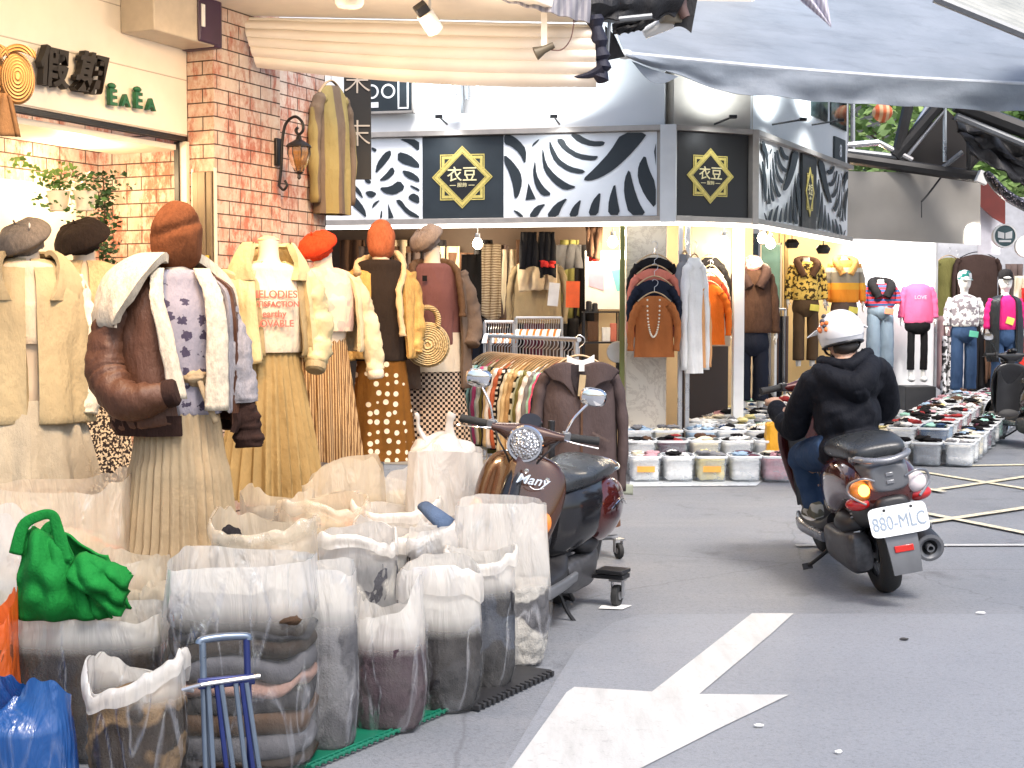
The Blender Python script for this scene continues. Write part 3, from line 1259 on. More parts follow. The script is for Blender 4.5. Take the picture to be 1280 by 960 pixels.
def awn(u, w):
    e_ = E1.lerp(E2, u)
    t_ = T1.lerp(T2, u)
    p = e_.lerp(t_, w)
    return p + Vector((0, 0, -.10 * math.sin(PI * w) + .02 * nz(u * 5, w * 3, 0, 1.5) - .03 * math.sin(PI * u) * (1 - w)))


m.sheet(awn, 60, 24, .006)
m.build('awning_top', M_AWN, aw)
m = MB()


def val(u, w):
    e_ = E1.lerp(E2, u)
    d_ = .02 + min(1, u * 4.5) * .215
    p = e_ + Vector((0, 0, -.03 * math.sin(PI * u) - d_ * w))
    fold = (.05 * nz(u * 9, w * 1.2, 0, 1.6) + .03 * math.sin(u * 17 + w * 3)) * w
    return p + Vector((0, -.02 - fold, .012 * nz(u * 14, 2, 0) * w))


m.sheet(val, 110, 10, .006)
m.build('valance', M_AWN, aw)
m = MB()
m.tube([E1.lerp(E2, k / 20) + Vector((0, -.005, -.03 * math.sin(PI * k / 20))) for k in range(21)], .024, 8)
m.build('front_bar', solid('awning_bar', (.5, .53, .57), .5), aw)
m = MB()
m.lathe([(0, -.05), (.035, -.04), (.04, .0), (.03, .04), (0, .05)], 12, E1, 'X')
m.build('bar_cap', M_WHITE, aw)
m = MB()
qa, qb = at(790, 78, 11.02), at(848, 97, 11.1)


def scoop(u, w):
    p = qa.lerp(qb, u)
    return p + Vector((0, .06 * math.sin(PI * u), -.10 * math.sin(PI * u) * w + .01))


m.sheet(scoop, 16, 6, .004)
m.build('loose_flap', M_AWN, aw)
# awning side arm down to the wall
m = MB()
m.tube([E1.lerp(E2, .08) + Vector((0, 0, -.03)), Vector((P_C.x, 13.0, 3.7))], .018, 8)
m.tube([E1.lerp(E2, .62) + Vector((0, 0, -.03)), Vector((P_E.x - .4, 15.9, 3.9))], .018, 8)
m.build('awning_arm', M_GREYM, aw)

# corrugated metal roof at the top right edge, above the awning
t = new_mat('corrugated')
v = t.coord()
M_CORR = t.done(t.pbr(t.ramp(t.noise(v, 3, 6), [(.3, (.25, .26, .24)), (.7, (.42, .42, .38))]), .5, .2))
rf = thing('corrugated_roof', 'weathered corrugated metal roof sheet above the blue grey awning', 'roof', (0, 0, 0))
m = MB()
c0, c1 = at(1168, -8, 9.5), at(1340, 62, 9.5)
c2 = c1 + Vector((2.0, 3.0, .9))
c3 = c0 + Vector((2.0, 3.0, .9))


def cor(u, w):
    p = c0.lerp(c1, u).lerp(c3.lerp(c2, u), w)
    return p + Vector((0, 0, .012 * math.sin(w * 2 * PI * 26)))


m.sheet(cor, 2, 208, .004)
m.build('roof_sheet', M_CORR, rf)
m = MB()
m.tube([c0 + Vector((0, 0, -.03)), c1 + Vector((0, 0, -.03))], .03, 6)
m.build('edge_beam', M_GREYM, rf)
# pale striped cloth corner hanging down at the top
o = MB()
a_, b_, c_ = at(985, -12, 9.0), at(1033, -12, 9.0), at(1039, 34, 9.0)
o.sheet(lambda u, w: a_.lerp(b_, u).lerp(c_, w) + Vector((0, .03 * math.sin(u * 14), 0)) * (1 - w), 24, 12, .004)
tag(o.build('canopy_flap', cloth('lilac_stripe', (.45, .42, .50), (.60, .58, .64), 'stripes', 14), sharp=80), 'pale lilac striped canopy corner hanging down at the top edge', 'awning')

# furled dark awning, rods and tarp between the canopy and the big awning
fa = thing('furled_awning', 'dark furled awning with steel rods beside the end of the cream canopy', 'awning', (0, 0, 0))
M_NAVY = cloth('navy_tarp', (.012, .013, .03), rough=.6)
M_BTARP = cloth('black_tarp', (.012, .011, .012), rough=.5)
m = MB()
pts = [at(743, 20, 8.4), at(750, 60, 8.4), at(753, 84, 8.4), at(748, 104, 8.4)]
m.tube(spline(pts, 5), [.045 + .012 * math.sin(k * 2.1) for k in range(15)] + [.01], 10)
m.tube(spline([at(752, 85, 8.38), at(735, 94, 8.38), at(706, 98, 8.38)], 5), [.04, .035, .03, .028, .024, .02, .016, .012, .008, .006, .003], 8)
m.build('tied_tarp', M_NAVY, fa)
m = MB()
m.sheet(lambda u, w: at(600, -40, 7.9).lerp(at(742, -40, 8.2), u).lerp(at(600, -6, 7.75).lerp(at(735, 29, 8.2), u), w) + Vector((0, .02 * math.sin(u * 40 + w * 4), .0)), 60, 10, .01)
m.build('striped_canvas', cloth('grey_stripe', (.50, .48, .50), (.34, .33, .37), 'stripes', 9, thin=.3), fa)
m = MB()
m.sheet(lambda u, w: at(718, -30, 8.3).lerp(at(870, -30, 8.8), u).lerp(at(716, 28, 8.3).lerp(at(842, 22, 8.8), u), w) + Vector((0, .05 * nz(u * 6, w * 4, 1), .03 * nz(u * 8, w * 3, 4))), 40, 14, .012)
m.build('furled_cloth', M_BTARP, fa)
m = MB()
m.sheet(lambda u, w: at(765, 30, 8.8).lerp(at(835, 12, 8.9), u).lerp(at(766, 44, 8.8).lerp(at(800, 38, 8.9), u), w) + Vector((0, .03 * nz(u * 6, w * 4, 1), 0)), 20, 8, .01)
m.sheet(lambda u, w: at(756, 32, 8.85).lerp(at(768, 44, 8.85), u).lerp(at(758, 76, 8.85).lerp(at(781, 71, 8.85), u), w), 6, 8, .01)
m.sheet(lambda u, w: at(858, -25, 8.9).lerp(at(876, -25, 8.9), u).lerp(at(842, 34, 8.9).lerp(at(864, 42, 8.9), u), w) + Vector((0, 0, .02 * math.sin(u * 3) * w)), 8, 12, .01)
m.build('dark_flap', M_BTARP, fa)
m = MB()
m.sheet(lambda u, w: at(752, -20, 8.6).lerp(at(806, -20, 8.7), u).lerp(at(754, 14, 8.6).lerp(at(808, 15, 8.7), u), w) + Vector((0, .02 * math.sin(w * 16), 0)), 20, 20, .006)
m.build('silver_lining', solid('silver_cloth', (.6, .6, .62), .3, .5), fa)
m = MB()
m.tube([at(720, 20, 8.5), at(765, 25, 8.5), at(815, 20, 8.5)], .018, 8)
m.tube([at(762, 25, 8.5), at(759, 72, 8.5)], .01, 8)
m.build('support_rod', M_GREYM, fa)
m = MB()
m.box(at(838, 20, 8.9), (.12, .1, .09), R(20))
m.build('mount_block', solid('khaki_block', (.22, .19, .14), .6), fa, .01)
m = MB()
m.tube([at(805, 42, 8.95), at(838, 26, 8.95)], [.035, .05], 10)
m.build('crumpled_film', M_WHITE, fa)
m = MB()
m.tube([at(849, -12, 8.85), at(852, 10, 8.85), at(857, 22, 8.85)], [.04, .035, .03], 10)
m.build('brown_roll', solid('brown_roll', (.12, .07, .06), .5), fa)
# ================================================================== inside the corner shop
M_FLOORT = solid('shop_floor_tile', (.30, .26, .21), .35, var=.1)
t = new_mat('marble')
v = t.coord()
vein = t.ramp(t.noise(v, 2.2, 8, .7, 1.6), [(.47, 0.0), (.5, 1.0), (.53, 0.0)])
M_MARB = t.done(t.pbr(t.mix(t.math('MULTIPLY', vein, .5), (.66, .60, .50), (.35, .28, .22)), .25))
M_BACKW = solid('brown_backdrop', (.075, .048, .032), .7, var=.2, vs=2)
M_WARMW = solid('warm_wall', (.60, .46, .28), .6, var=.06)
m = MB()
m.add([P_L + Vector((0, .1, .004)), P_M + Vector((0, .0, .004)), P_D + Vector((0, .2, .004)), P_E + Vector((0, .2, .004)), Vector((P_E.x, 19.5, .004)), Vector((P_L.x, 19.5, .004))], [(0, 1, 2, 3, 4, 5)])
struct('shop_floor', m, M_FLOORT)
seg('back_wall', Vector((P_L.x, 16.4, 0)), Vector((.95, 15.6, 0)), 0, 2.6, .08, M_BACKW, bld)
seg('back_wall', Vector((.95, 15.6, 0)), Vector((2.6, 15.4, 0)), 0, 2.6, .08, M_WARMW, bld)
m = MB()
m.add([P_L + Vector((0, .2, 2.62)), P_M + Vector((0, .2, 2.62)), P_D + Vector((0, .3, 2.62)), P_E + Vector((0, .2, 2.62)), Vector((P_E.x, 18.4, 2.62)), Vector((P_L.x, 18.4, 2.62))], [(0, 1, 2, 3, 4, 5)])
m.build('shop_ceiling', solid('shop_ceiling', (.30, .22, .14), .6), bld)
# marble pillar, green post, metal posts
m = MB()
a, b = P_M.copy(), P_M.copy()
a.x, b.x = xx(783, 13.12), xx(834, 13.12)
m.box(((a.x + b.x) / 2, 13.32, 1.2), (b.x - a.x, .3, 2.4))
m.build('marble_pillar', M_MARB, bld, .006)
m = MB()
m.box((xx(778, 13.05), 13.08, 1.15), (.045, .05, 2.3))
m.build('green_post', solid('olive_post', (.16, .17, .04), .4), bld, .004)
m = MB()
for px in (851, 860):
    m.box((xx(px, 13.05), 13.1, 1.15), (.04, .05, 2.3))
m.build('door_rail', M_STEEL, bld, .004)
m = MB()
m.box((xx(890, 13.6), 13.72, 1.72), (.38, .06, 1.18))
m.build('display_board', solid('display_board', (.50, .42, .32), .5, var=.05), bld, .005)
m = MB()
m.box((xx(890, 13.6), 14.1, .58), (.46, .06, 1.1))  # dark slab stands in for the shade inside the doorway
m.build('doorway_shade_slab', solid('doorway_shade_slab', (.03, .02, .018), .5), bld, .005)
m = MB()
m.box((xx(924, 13.35), 13.42, 1.15), (.10, .12, 2.3))
m.build('white_pillar', M_WHITE, bld, .006)
# side opening: warm display wall and mirror
m = MB()
m.box((xx(1010, 19), 19.04, 1.5), (xx(1062, 19) - xx(958, 19), .08, 2.9))
m.build('warm_display_wall', solid('warm_display', (.72, .50, .22), .6, var=.04), bld)
m = MB()
for px in (977, 984):
    m.box((xx(px, 18.6), 18.7, 1.3), (.05, .06, 2.6))
m.build('display_post', M_BRASS, bld, .004)
mi = thing('standing_mirror', 'green tinted mirror on the side wall behind the trouser rack', 'mirror', at(963, 345, 18.2))
m = MB()
m.box((0, 0, 0), (.24, .03, .8))
m.build('mirror_glass', solid('mirror_glass', (.25, .42, .34), .15, .6), mi)
m = MB()
for s_ in (-1, 1):
    m.box((s_ * .13, -.01, 0), (.02, .04, .84))
    m.box((0, -.01, s_ * .41), (.28, .04, .02))
m.build('mirror_frame', M_CREAM, mi)

# hanging bulbs
def bulb(px, py, Y, label, e=14, lit=True):
    p = at(px, py, Y)
    o = thing('hanging_bulb', label, 'lamp', p, 0, 'bulb lamps inside the corner shop')
    m = MB()
    m.lathe([(0, .09), (.022, .09), (.026, .05), (.02, .04)], 12)
    m.tube([(0, 0, .09), (0, 0, .3)], .005, 6)
    m.build('socket', M_STEEL, o)
    m = MB()
    m.lathe([(0, -.065), (.025, -.06), (.045, -.035), (.05, -.01), (.035, .025), (.02, .045)], 16)
    m.build('glass_bulb', lamp_mat('bulb_glow', (1, .84, .58), 22) if lit else M_BLACKM, o)
    if lit:
        point(p + Vector((0, -.02, -.12)), e)
    return o


bulb(597, 303, 13.7, 'glowing bulb over the taupe mannequin at the shop entrance', 13)
bulb(766, 301, 13.5, 'glowing bulb beside the green post over the counter', 13)
bulb(905, 301, 13.3, 'glowing bulb over the orange sweaters', 12)
bulb(953, 296, 13.9, 'glowing bulb left of the second bright lamp over the fur vest', 14)
bulb(963, 303, 14.4, 'glowing bulb right of the paired lamps over the fur vest', 14)
point((-.6, 15.2, 2.2), 20)
point((.9, 15.0, 2.3), 22)
point((2.3, 14.6, 2.2), 12)
point((xx(1040, 18), 18.2, 2.5), 20)
point((xx(985, 18), 17.4, 2.5), 15)
for px, py, l_ in ((990, 304, 'black round ceiling speaker beside the yellow display wall'), (1029, 311, 'black round lamp shade above the orange sweater mannequin'), (935, 300, 'dark round lamp shade behind the glowing bulbs')):
    p = at(px, py, 16.2)
    o = thing('round_lamp_shade', l_, 'lamp', p)
    m = MB()
    m.lathe([(0, .05), (.05, .045), (.085, .0), (.06, -.055), (.0, -.05)], 18)
    m.build('shade', M_BLACKM, o)
    m = MB()
    m.tube([(0, 0, .05), (0, 0, .25)], .006, 6)
    m.build('stem', M_BLACKM, o)


# ------------------------------------------------------------------ garments on hangers
def hanger_part(parent, w=.2, mat=None, z=0.0):
    m = MB()
    m.tube(spline([(0, 0, z + .08), (.025, 0, z + .10), (.03, 0, z + .13), (0, 0, z + .15), (-.02, 0, z + .135)], 4), .003, 6)
    m.tube([(0, 0, z + .08), (0, 0, z + .03)], .003, 6)
    m.build('hanger_hook', M_STEEL, parent)
    m = MB()
    m.tube(spline([(-w, 0, z - .05), (-w * .5, 0, z + .01), (0, 0, z + .035), (w * .5, 0, z + .01), (w, 0, z - .05)], 4), .011, 8, flat=.6)
    m.build('hanger', mat or M_WOOD, parent)


def top_mesh(w=.21, h=.6, depth=.05, sleeve=.5, seed=0, open_front=False, flare=1.05):
    """A hanging sweater or jacket: flat body and two hanging sleeves, all with folds; origin at the neck."""
    m = MB()
    n = 40
    rs = []
    rows = 22
    for i in range(rows + 1):
        f = i / rows
        z = -f * h
        if f < .12:
            q = f / .12
            rx = .055 + (w - .055) * q ** .75
            zz_ = -.075 * q ** 1.2
            z = zz_
        else:
            g = (f - .12) / .88
            rx = w * (1 + (flare - 1) * g) * (1 - .05 * math.sin(PI * g))
            z = -.075 - g * (h - .075)
        ry = depth * (.6 + .6 * min(1, f * 3))
        ring = []
        for k in range(n):
            a = 2 * PI * k / n
            fo = 1 + .22 * nz(math.cos(a) * 2.2, math.sin(a) * 1.5, z * 1.3, 1.6, seed) * min(1, f * 4)
            ring.append((math.cos(a) * rx * (1 + .03 * nz(z * 9, k * .01, 0, 1, seed)), math.sin(a) * ry * fo + .012 * math.sin(a * 5 + seed + z * 4) * f, z))
        rs.append(ring)
    m.rings(rs, True, (False, False))
    bs = []
    for s_ in (-1, 1):
        b = MB()
        L = sleeve
        pts = [(s_ * (w - .045), 0, -.075), (s_ * (w + .005), 0, -.16), (s_ * (w + .035), -.01, -.075 - L * .5), (s_ * (w + .03 + .01 * math.sin(seed + s_)), -.015, -.075 - L)]
        sp_ = spline(pts, 6)
        rr_ = [.058 - .022 * (i / (len(sp_) - 1)) + .005 * math.sin(i * 1.7 + seed) for i in range(len(sp_))]
        b.tube(sp_, rr_, 12, True, .75)
        bs.append(b)
    return m, bs


def hung_top(p, mat, label, rz=0, w=.21, h=.6, sleeve=.5, seed=0, cat='sweater', name='hanging_sweater', group=None, hmat=None, depth=.05, extra=None, flare=1.05, sleeves=True, neck=None, z0=0.0):
    o = thing(name, label, cat, p, rz, group)
    m, b = top_mesh(w, h, depth, sleeve, seed, flare=flare)
    m.build('garment_body', mat, o, sharp=180)
    if sleeves:
        for b_ in b:
            b_.build('sleeve', mat, o, sharp=180)
    hanger_part(o, w * .85, hmat)
    if neck:
        q = MB()
        q.tube([(math.cos(a) * .06, math.sin(a) * .035, -.01 - .03 * (1 - math.sin(a)) * .5) for a in [2 * PI * k / 16 for k in range(17)]], .016, 8)
        q.build('collar', neck, o)
    return o


C_CORAL = cloth('coral_knit', (.62, .20, .14), pat='knit', scale=60)
C_RUST = cloth('rust_knit', (.48, .16, .05), pat='knit', scale=50, bump=.8)
C_ORANGE = cloth('orange_knit', (.80, .17, .02), pat='knit', scale=40)
C_BLACK = cloth('black_cloth', (.014, .013, .014))
C_NAVY = cloth('navy_cloth', (.015, .018, .03))
C_CREAMC = cloth('cream_cloth', (.74, .66, .50))
C_GREYC = cloth('grey_cloth', (.22, .22, .23))
C_BROWNC = cloth('brown_cloth', (.10, .055, .035))
C_TAUPE = cloth('taupe_cloth', (.115, .085, .078))
C_BEIGE = cloth('beige_cloth', (.48, .38, .26))
C_WHITEC = cloth('white_cloth', (.78, .77, .74))
C_PINK = cloth('pink_cloth', (.78, .12, .25))
C_RED = cloth('red_cloth', (.60, .04, .03))
C_OLIVE = cloth('olive_cloth', (.16, .15, .05))
C_JEAN = cloth('blue_denim', (.045, .085, .17), bump=.5)
C_JEANL = cloth('light_denim', (.20, .26, .32), bump=.5)
C_MINT = cloth('mint_cloth', (.35, .62, .52))

# four tops one over the other on the marble pillar
for i, (py, mat, l_, w, h, sl) in enumerate(((322, C_BLACK, 'black top on a hanger, highest of the four before the marble pillar', .19, .5, .42),
                                           (336, C_CORAL, 'coral sweater second from the top before the marble pillar', .19, .62, .6),
                                           (350, C_NAVY, 'near black sweater third from the top before the marble pillar', .185, .42, .3),
                                           (370, C_RUST, 'rust openwork sweater hanging lowest before the marble pillar', .175, .55, .42))):
    hung_top(at(818, py, 13.02 - i * .07), mat, l_, 0, w, h, sl, i, group='tops hung on the marble pillar', depth=.035)
o = thing('bead_necklace', 'pale bead necklace draped over the rust openwork sweater', 'necklace', at(817, 375, 12.72))
m = MB()
for k in range(30):
    a = PI * k / 29
    m.blob((math.cos(a) * .055, 0, -.33 * math.sin(a) ** .8), (.009, .009, .009), k, .1, nu=8, nv=5)
m.build('beads', C_CREAMC, o)
for i, (px, py, mat, l_, h, w) in enumerate(((888, 322, C_BLACK, 'black cardigan on a hanger behind the orange sweaters', .4, .13),
                                        (888, 336, C_CREAMC, 'cream collar top hanging between the black and the dark red ones', .4, .12),
                                        (887, 345, cloth('dark_red', (.38, .05, .02)), 'dark red sweater hanging behind the bright orange one', .45, .135),
                                        (886, 356, C_ORANGE, 'bright orange sweater hanging in front of the display board', .56, .15))):
    hung_top(at(px, py, 13.5 - i * .06), mat, l_, 0, w, h, .4, i + 5, group='sweaters hung on the display board', depth=.04)
for px, py, mat, h, l_, w in ((856, 318, C_GREYC, .65, 'grey blouse seen edge on beside the door rail', .05), (868, 322, C_WHITEC, 1.05, 'long white coat hanging in front of the orange sweaters', .09), (874, 350, cloth('peach', (.70, .36, .16)), .8, 'peach long sleeved top with its sleeve hanging below the white coat', .06)):
    hung_top(at(px, py, 13.0 if h < .9 else 12.95), mat, l_, R(30), w, h, h * .9, px, name='hanging_blouse', cat='top', depth=.05)

# wall of hanging dark clothes behind
def hung_flat(px, py, Y, w, h, mat, label, name='hanging_cloth', cat='garment', seed=0, group='clothes on the back wall', low=1.0):
    p = at(px, py, Y)
    m = MB()
    m.sheet(lambda u, q: ((u - .5) * w * (1 + (low - 1) * q), .03 * nz(u * 4, q * 1.5, seed, 1.5) + .02 * math.sin(u * 16 + seed + q * 2), -q * h * (1 + .05 * math.sin(u * 5 + seed))), 24, 14, .02)
    o = m.build(name, mat, sharp=180)
    o.location = p
    return tag(o, label, cat, group)


hung_flat(661, 290, 13.6, .15, .34, C_BLACK, 'black trouser leg hanging at the left under the shop sign', seed=1)
hung_flat(684, 290, 13.6, .14, .42, C_BLACK, 'black trouser leg hanging with a red hem under the shop sign', seed=2)
hung_flat(684, 326, 13.58, .13, .06, C_RED, 'red hem band of the black trousers', 'red_hem', 'garment', seed=3)
hung_flat(742, 283, 13.6, .14, .30, C_BROWNC, 'dark brown garment hanging near the counter lamp', seed=4)
hung_flat(742, 320, 13.7, .10, .05, C_RED, 'dark red garment tip under the brown hanging garment', seed=3)
hung_flat(614, 305, 14.4, .20, .75, cloth('brown_scarf', (.20, .14, .09), (.4, .33, .24), 'band', 12), 'patterned brown scarf hanging behind the first lamp', seed=5)
hung_flat(595, 318, 14.6, .30, .50, C_BLACK, 'large black bag hanging on the back wall beside the scarf', seed=6)
hung_flat(711, 306, 14.2, .25, .24, C_GREYC, 'grey top hanging high beside the white ring', seed=7)
p = at(672, 325, 14.0)
hung_top(p, cloth('khaki_jacket', (.26, .20, .12)), 'khaki and beige jacket hanging over the counter', 0, .24, .62, .55, 9, 'jacket', 'hanging_jacket', depth=.07)
hung_flat(672, 330, 13.85, .36, .26, C_BEIGE, 'pale beige yoke of the hanging khaki jacket', seed=8)
for k in range(9):
    px = 440 + k * 17
    hung_flat(px, 300 + (k % 3) * 8, 15.6, .28, 1.1, [C_BROWNC, C_TAUPE, C_BLACK, C_BEIGE][k % 4], '%s garment on the back wall, number %d of the row behind the mannequins' % (['brown', 'taupe', 'black', 'beige'][k % 4], k + 1), seed=k)
for k in range(6):
    px = 605 + k * 21
    hung_flat(px, 398, 15.0, .22, .7, [C_NAVY, C_BROWNC, C_BLACK, cloth('plum', (.10, .03, .05)), C_TAUPE, C_BLACK][k], '%s skirt on the low back rail, place %d counted from the scarf' % (['navy', 'brown', 'black', 'plum', 'taupe', 'jet black'][k], k + 1), seed=k + 20, group='skirts on the low back rail')
for k in range(8):
    hung_flat(604 + k * 18, 300 + (k % 3) * 6, 15.35, .20, .85, [C_BLACK, C_TAUPE, C_CREAMC, C_BROWNC, C_NAVY, C_GREYC, C_OLIVE, C_BLACK][k], '%s long garment on the rear wall, place %d counted from the scarf' % (['black', 'taupe', 'cream', 'brown', 'navy', 'grey', 'olive', 'jet black'][k], k + 1), seed=k + 70, group='long garments on the rear wall')
# papers and poster
def card(px, py, Y, w, h, mat, label, rot=0, name='paper_card', cat='card'):
    p = at(px, py, Y)
    m = MB()
    m.box((0, 0, 0), (w, .004, h), Matrix.Rotation(rot, 3, 'Y'))
    o = m.build(name, mat)
    o.location = p
    return tag(o, label, cat)


card(716, 368, 13.5, .13, .25, solid('orange_paper', (.85, .12, .02), .6), 'bright orange paper sheet hanging over the counter', .02)
card(692, 368, 13.55, .10, .22, solid('white_paper', (.72, .68, .62), .6), 'pale price card hanging left of the orange sheet', .1)
po = thing('wall_poster', 'white wall poster with pink and turquoise shapes beside the green post', 'poster', at(757, 350, 15.2))
m = MB()
m.box((0, 0, 0), (.44, .01, .62))
m.build('poster_sheet', M_WHITE, po)
m = MB()
m.sheet(lambda u, w: (-.18 + u * .16, -.008, .16 - w * .22 - u * .05), 3, 3, .004)
m.build('pink_shape', solid('poster_pink', (.72, .40, .55), .6), po)
m = MB()
m.sheet(lambda u, w: (.06 + u * .12 + w * .06, -.008, .10 - w * .22 + u * .02), 3, 3, .004)
m.build('turquoise_shape', solid('poster_turquoise', (.20, .60, .65), .6), po)
# counter shelf with goods
cs = thing('counter_shelf', 'black framed shelf with cosmetics and paper bags beside the counter', 'shelf', (xx(752, 13.9), 13.9, 0))
m = MB()
zt = zz(390, 13.9)
for sx_ in (-.17, .17):
    for y_ in (0, .3):
        m.box((sx_, y_, zt / 2), (.016, .016, zt))
m.box((0, .15, zt), (.36, .32, .016))
m.box((0, .15, zt - .3), (.36, .32, .016))
m.build('shelf_frame', M_BLACKM, cs)
for k, (x_, w_, h_, mm) in enumerate(((-.08, .1, .2, C_BROWNC), (.05, .08, .14, C_WHITEC), (.12, .06, .18, C_CORAL))):
    m = MB()
    m.box((0, 0, h_ / 2), (w_, .1, h_))
    o = m.build('paper_bag', mm, None, .004)
    o.location = (xx(752, 13.9) + x_, 14.0, zt - .29)
    tag(o, ['dark brown paper bag at the left of the counter shelf', 'white paper bag in the middle of the counter shelf', 'coral paper bag at the right of the counter shelf'][k], 'paper bag')
for k, (x_, r_, h_) in enumerate(((-.12, .03, .09), (-.06, .028, .07))):
    m = MB()
    m.lathe([(0, 0), (r_, 0), (r_, h_), (r_ * .6, h_ + .01), (0, h_ + .012)], 12)
    o = m.build('jar', M_BLACKM)
    o.location = (xx(752, 13.9) + x_, 14.0, zt + .01)
    tag(o, ['taller black jar on the counter shelf', 'shorter black jar on the counter shelf'][k], 'jar')
# mirror disc near the rack
o = thing('round_mirror', 'round standing mirror between the clothes rack and the green post', 'mirror', at(772, 440, 13.6))
m = MB()
m.lathe([(0, .01), (.10, .01), (.105, 0), (.10, -.01), (0, -.01)], 24, axis='Y')
m.build('mirror_disc', M_STEEL, o)
m = MB()
m.tube([(0, 0, -.1), (0, 0, -.45)], .01, 8)
m.build('mirror_stem', M_BLACKM, o)


# ------------------------------------------------------------------ clothes racks
def rack(px0, px1, py, Y, label, d=(1, 0), wheels=True, mat=None):
    a, b = at(px0, py, Y), at(px1, py, Y)
    o = thing('clothes_rack', label, 'clothes rack', (a.x, a.y, 0))
    dv = Vector((d[0], d[1], 0)).normalized()
    L = abs(b.x - a.x) / abs(dv.x)
    z = a.z
    m = MB()
    m.tube([(0, 0, z), dv * L + Vector((0, 0, z))], .014, 10)
    m.build('rail', mat or M_STEEL, o)
    for q in (0, L):
        m = MB()
        m.tube([dv * q + Vector((0, 0, .1)), dv * q + Vector((0, 0, z))], .016, 10)
        m.build('post', mat or M_STEEL, o)
        m = MB()
        s_ = Vector((-dv.y, dv.x, 0))
        m.tube([dv * q + s_ * .25 + Vector((0, 0, .1)), dv * q - s_ * .25 + Vector((0, 0, .1))], .014, 8)
        m.build('foot_bar', mat or M_STEEL, o)
    return o, Vector((a.x, a.y, 0)), dv, L, z


# inner racks with hangers
for (p0, p1, py, Y, lab, n_) in ((606, 642, 402, 13.4, 'short steel rail full of pale hangers left behind the counter', 12), (645, 702, 397, 13.6, 'steel rail with orange and white hangers behind the near rack', 20)):
    o, a, dv, L, z = rack(p0, p1, py, Y, lab)
    for k in range(n_):
        g = thing('spare_hanger', '%s hanger on the %s rail, place %d counted from its left post' % (['white', 'orange'][k % 3 == 2], 'short' if p0 == 606 else 'rear', k + 1), 'hanger', a + dv * L * (k + .5) / n_ + Vector((0, 0, z - .15)), R(80), 'spare hangers on the inner rails')
        hanger_part(g, .16, solid('orange_hanger', (.7, .2, .03), .4) if k % 3 == 2 else M_WHITE)

# the near rack running from behind the parked scooter
Yr = 8.6
ra, rb = at(612, 420, 9.9), at(724, 424, 8.2)
rk = thing('clothes_rack', 'long clothes rack on casters behind the parked scooter', 'clothes rack', (0, 0, 0))
zr = (ra.z + rb.z) / 2
ra.z = rb.z = zr
m = MB()
m.tube([ra, rb], .014, 10)
m.build('rail', M_STEEL, rk)
rd = (rb - ra).normalized()
rs_ = Vector((-rd.y, rd.x, 0))
for q in (ra, rb + rd * -.05):
    m = MB()
    m.tube([Vector((q.x, q.y, .12)), Vector((q.x, q.y, zr))], .016, 10)
    m.build('post', M_STEEL, rk)
    m = MB()
    m.tube([Vector((q.x, q.y, .12)) - rs_ * .26, Vector((q.x, q.y, .12)) + rs_ * .26], .015, 8)
    m.build('foot_bar', M_GREYM, rk)


def caster(p, parent=None, rz=0.0, s=1.0):
    m = MB()
    m.X = Matrix.Translation(p) @ Matrix.Rotation(rz, 4, 'Z') @ Matrix.Scale(s, 4)
    m.lathe([(.02, -.014), (.035, -.016), (.045, -.012), (.047, 0), (.045, .012), (.035, .016), (.02, .014)], 20, (0, 0, .047), 'X')
    a_ = m.build('caster_wheel', solid('rubber', (.02, .02, .02), .7), parent)
    m = MB()
    m.X = Matrix.Translation(p) @ Matrix.Rotation(rz, 4, 'Z') @ Matrix.Scale(s, 4)
    m.lathe([(0, -.018), (.018, -.016), (.018, .016), (0, .018)], 12, (0, 0, .047), 'X')
    m.box((-.024, .01, .075), (.004, .03, .075))
    m.box((.024, .01, .075), (.004, .03, .075))
    m.box((0, .01, .113), (.06, .06, .01))
    m.build('caster_fork', M_STEEL, parent)
    return a_


cw = gnd(771, 758)
for q, sg in ((ra, 1), (ra, -1), (rb, 1)):
    caster(Vector((q.x, q.y, 0)) + rs_ * .25 * sg, rk, .4)
# caster that shows beside the scooter, with the platform end above it
cart = thing('rolling_base', 'black rolling stand end with a rubber caster beside the parked scooter', 'rolling stand', cw, R(-25))
caster(Vector((0, 0, 0)), cart, 0, 1.15)
m = MB()
m.box((-.16, .0, .15), (.42, .10, .022))
m.box((-.02, 0, .175), (.14, .12, .02))
m.build('base_beam', M_BLACKM, cart, .004)
m = MB()
m.tube([(-.35, .0, .15), (-.35, .0, .9)], .018, 10)
m.build('upright', M_BLACKM, cart)
tag(decal('paper_scrap', [gnd(752, 758), gnd(772, 757), gnd(790, 758), gnd(778, 763), gnd(748, 762)], M_WHITE, .006), 'small white paper scrap lying under the caster', 'paper scrap')
bpy.data.objects['paper_scrap']['kind'] = ''
del bpy.data.objects['paper_scrap']['kind']
wh = solid('white_hanger', (.75, .74, .70), .4)
mats = [(C_GREYC, 'grey'), (C_MINT, 'mint'), (C_PINK, 'pink'), (C_NAVY, 'navy'), (cloth('rust_plain', (.50, .14, .07)), 'rust red'),
        (cloth('bw_stripe', (.70, .66, .58), (.02, .02, .02), 'hstripes', 9), 'black and cream striped'), (C_BLACK, 'black'), (cloth('ivory', (.72, .68, .52)), 'ivory'),
        (cloth('mustard_pale', (.60, .46, .25)), 'pale mustard'), (cloth('camel', (.46, .30, .14)), 'camel'), (cloth('ivory_stripe', (.68, .66, .52), (.03, .03, .02), 'hstripes', 4.5), 'ivory with black bands'),
        (cloth('mint_pale', (.42, .48, .36)), 'pale green'), (C_OLIVE, 'olive'), (C_WHITEC, 'white')]
NR = 26
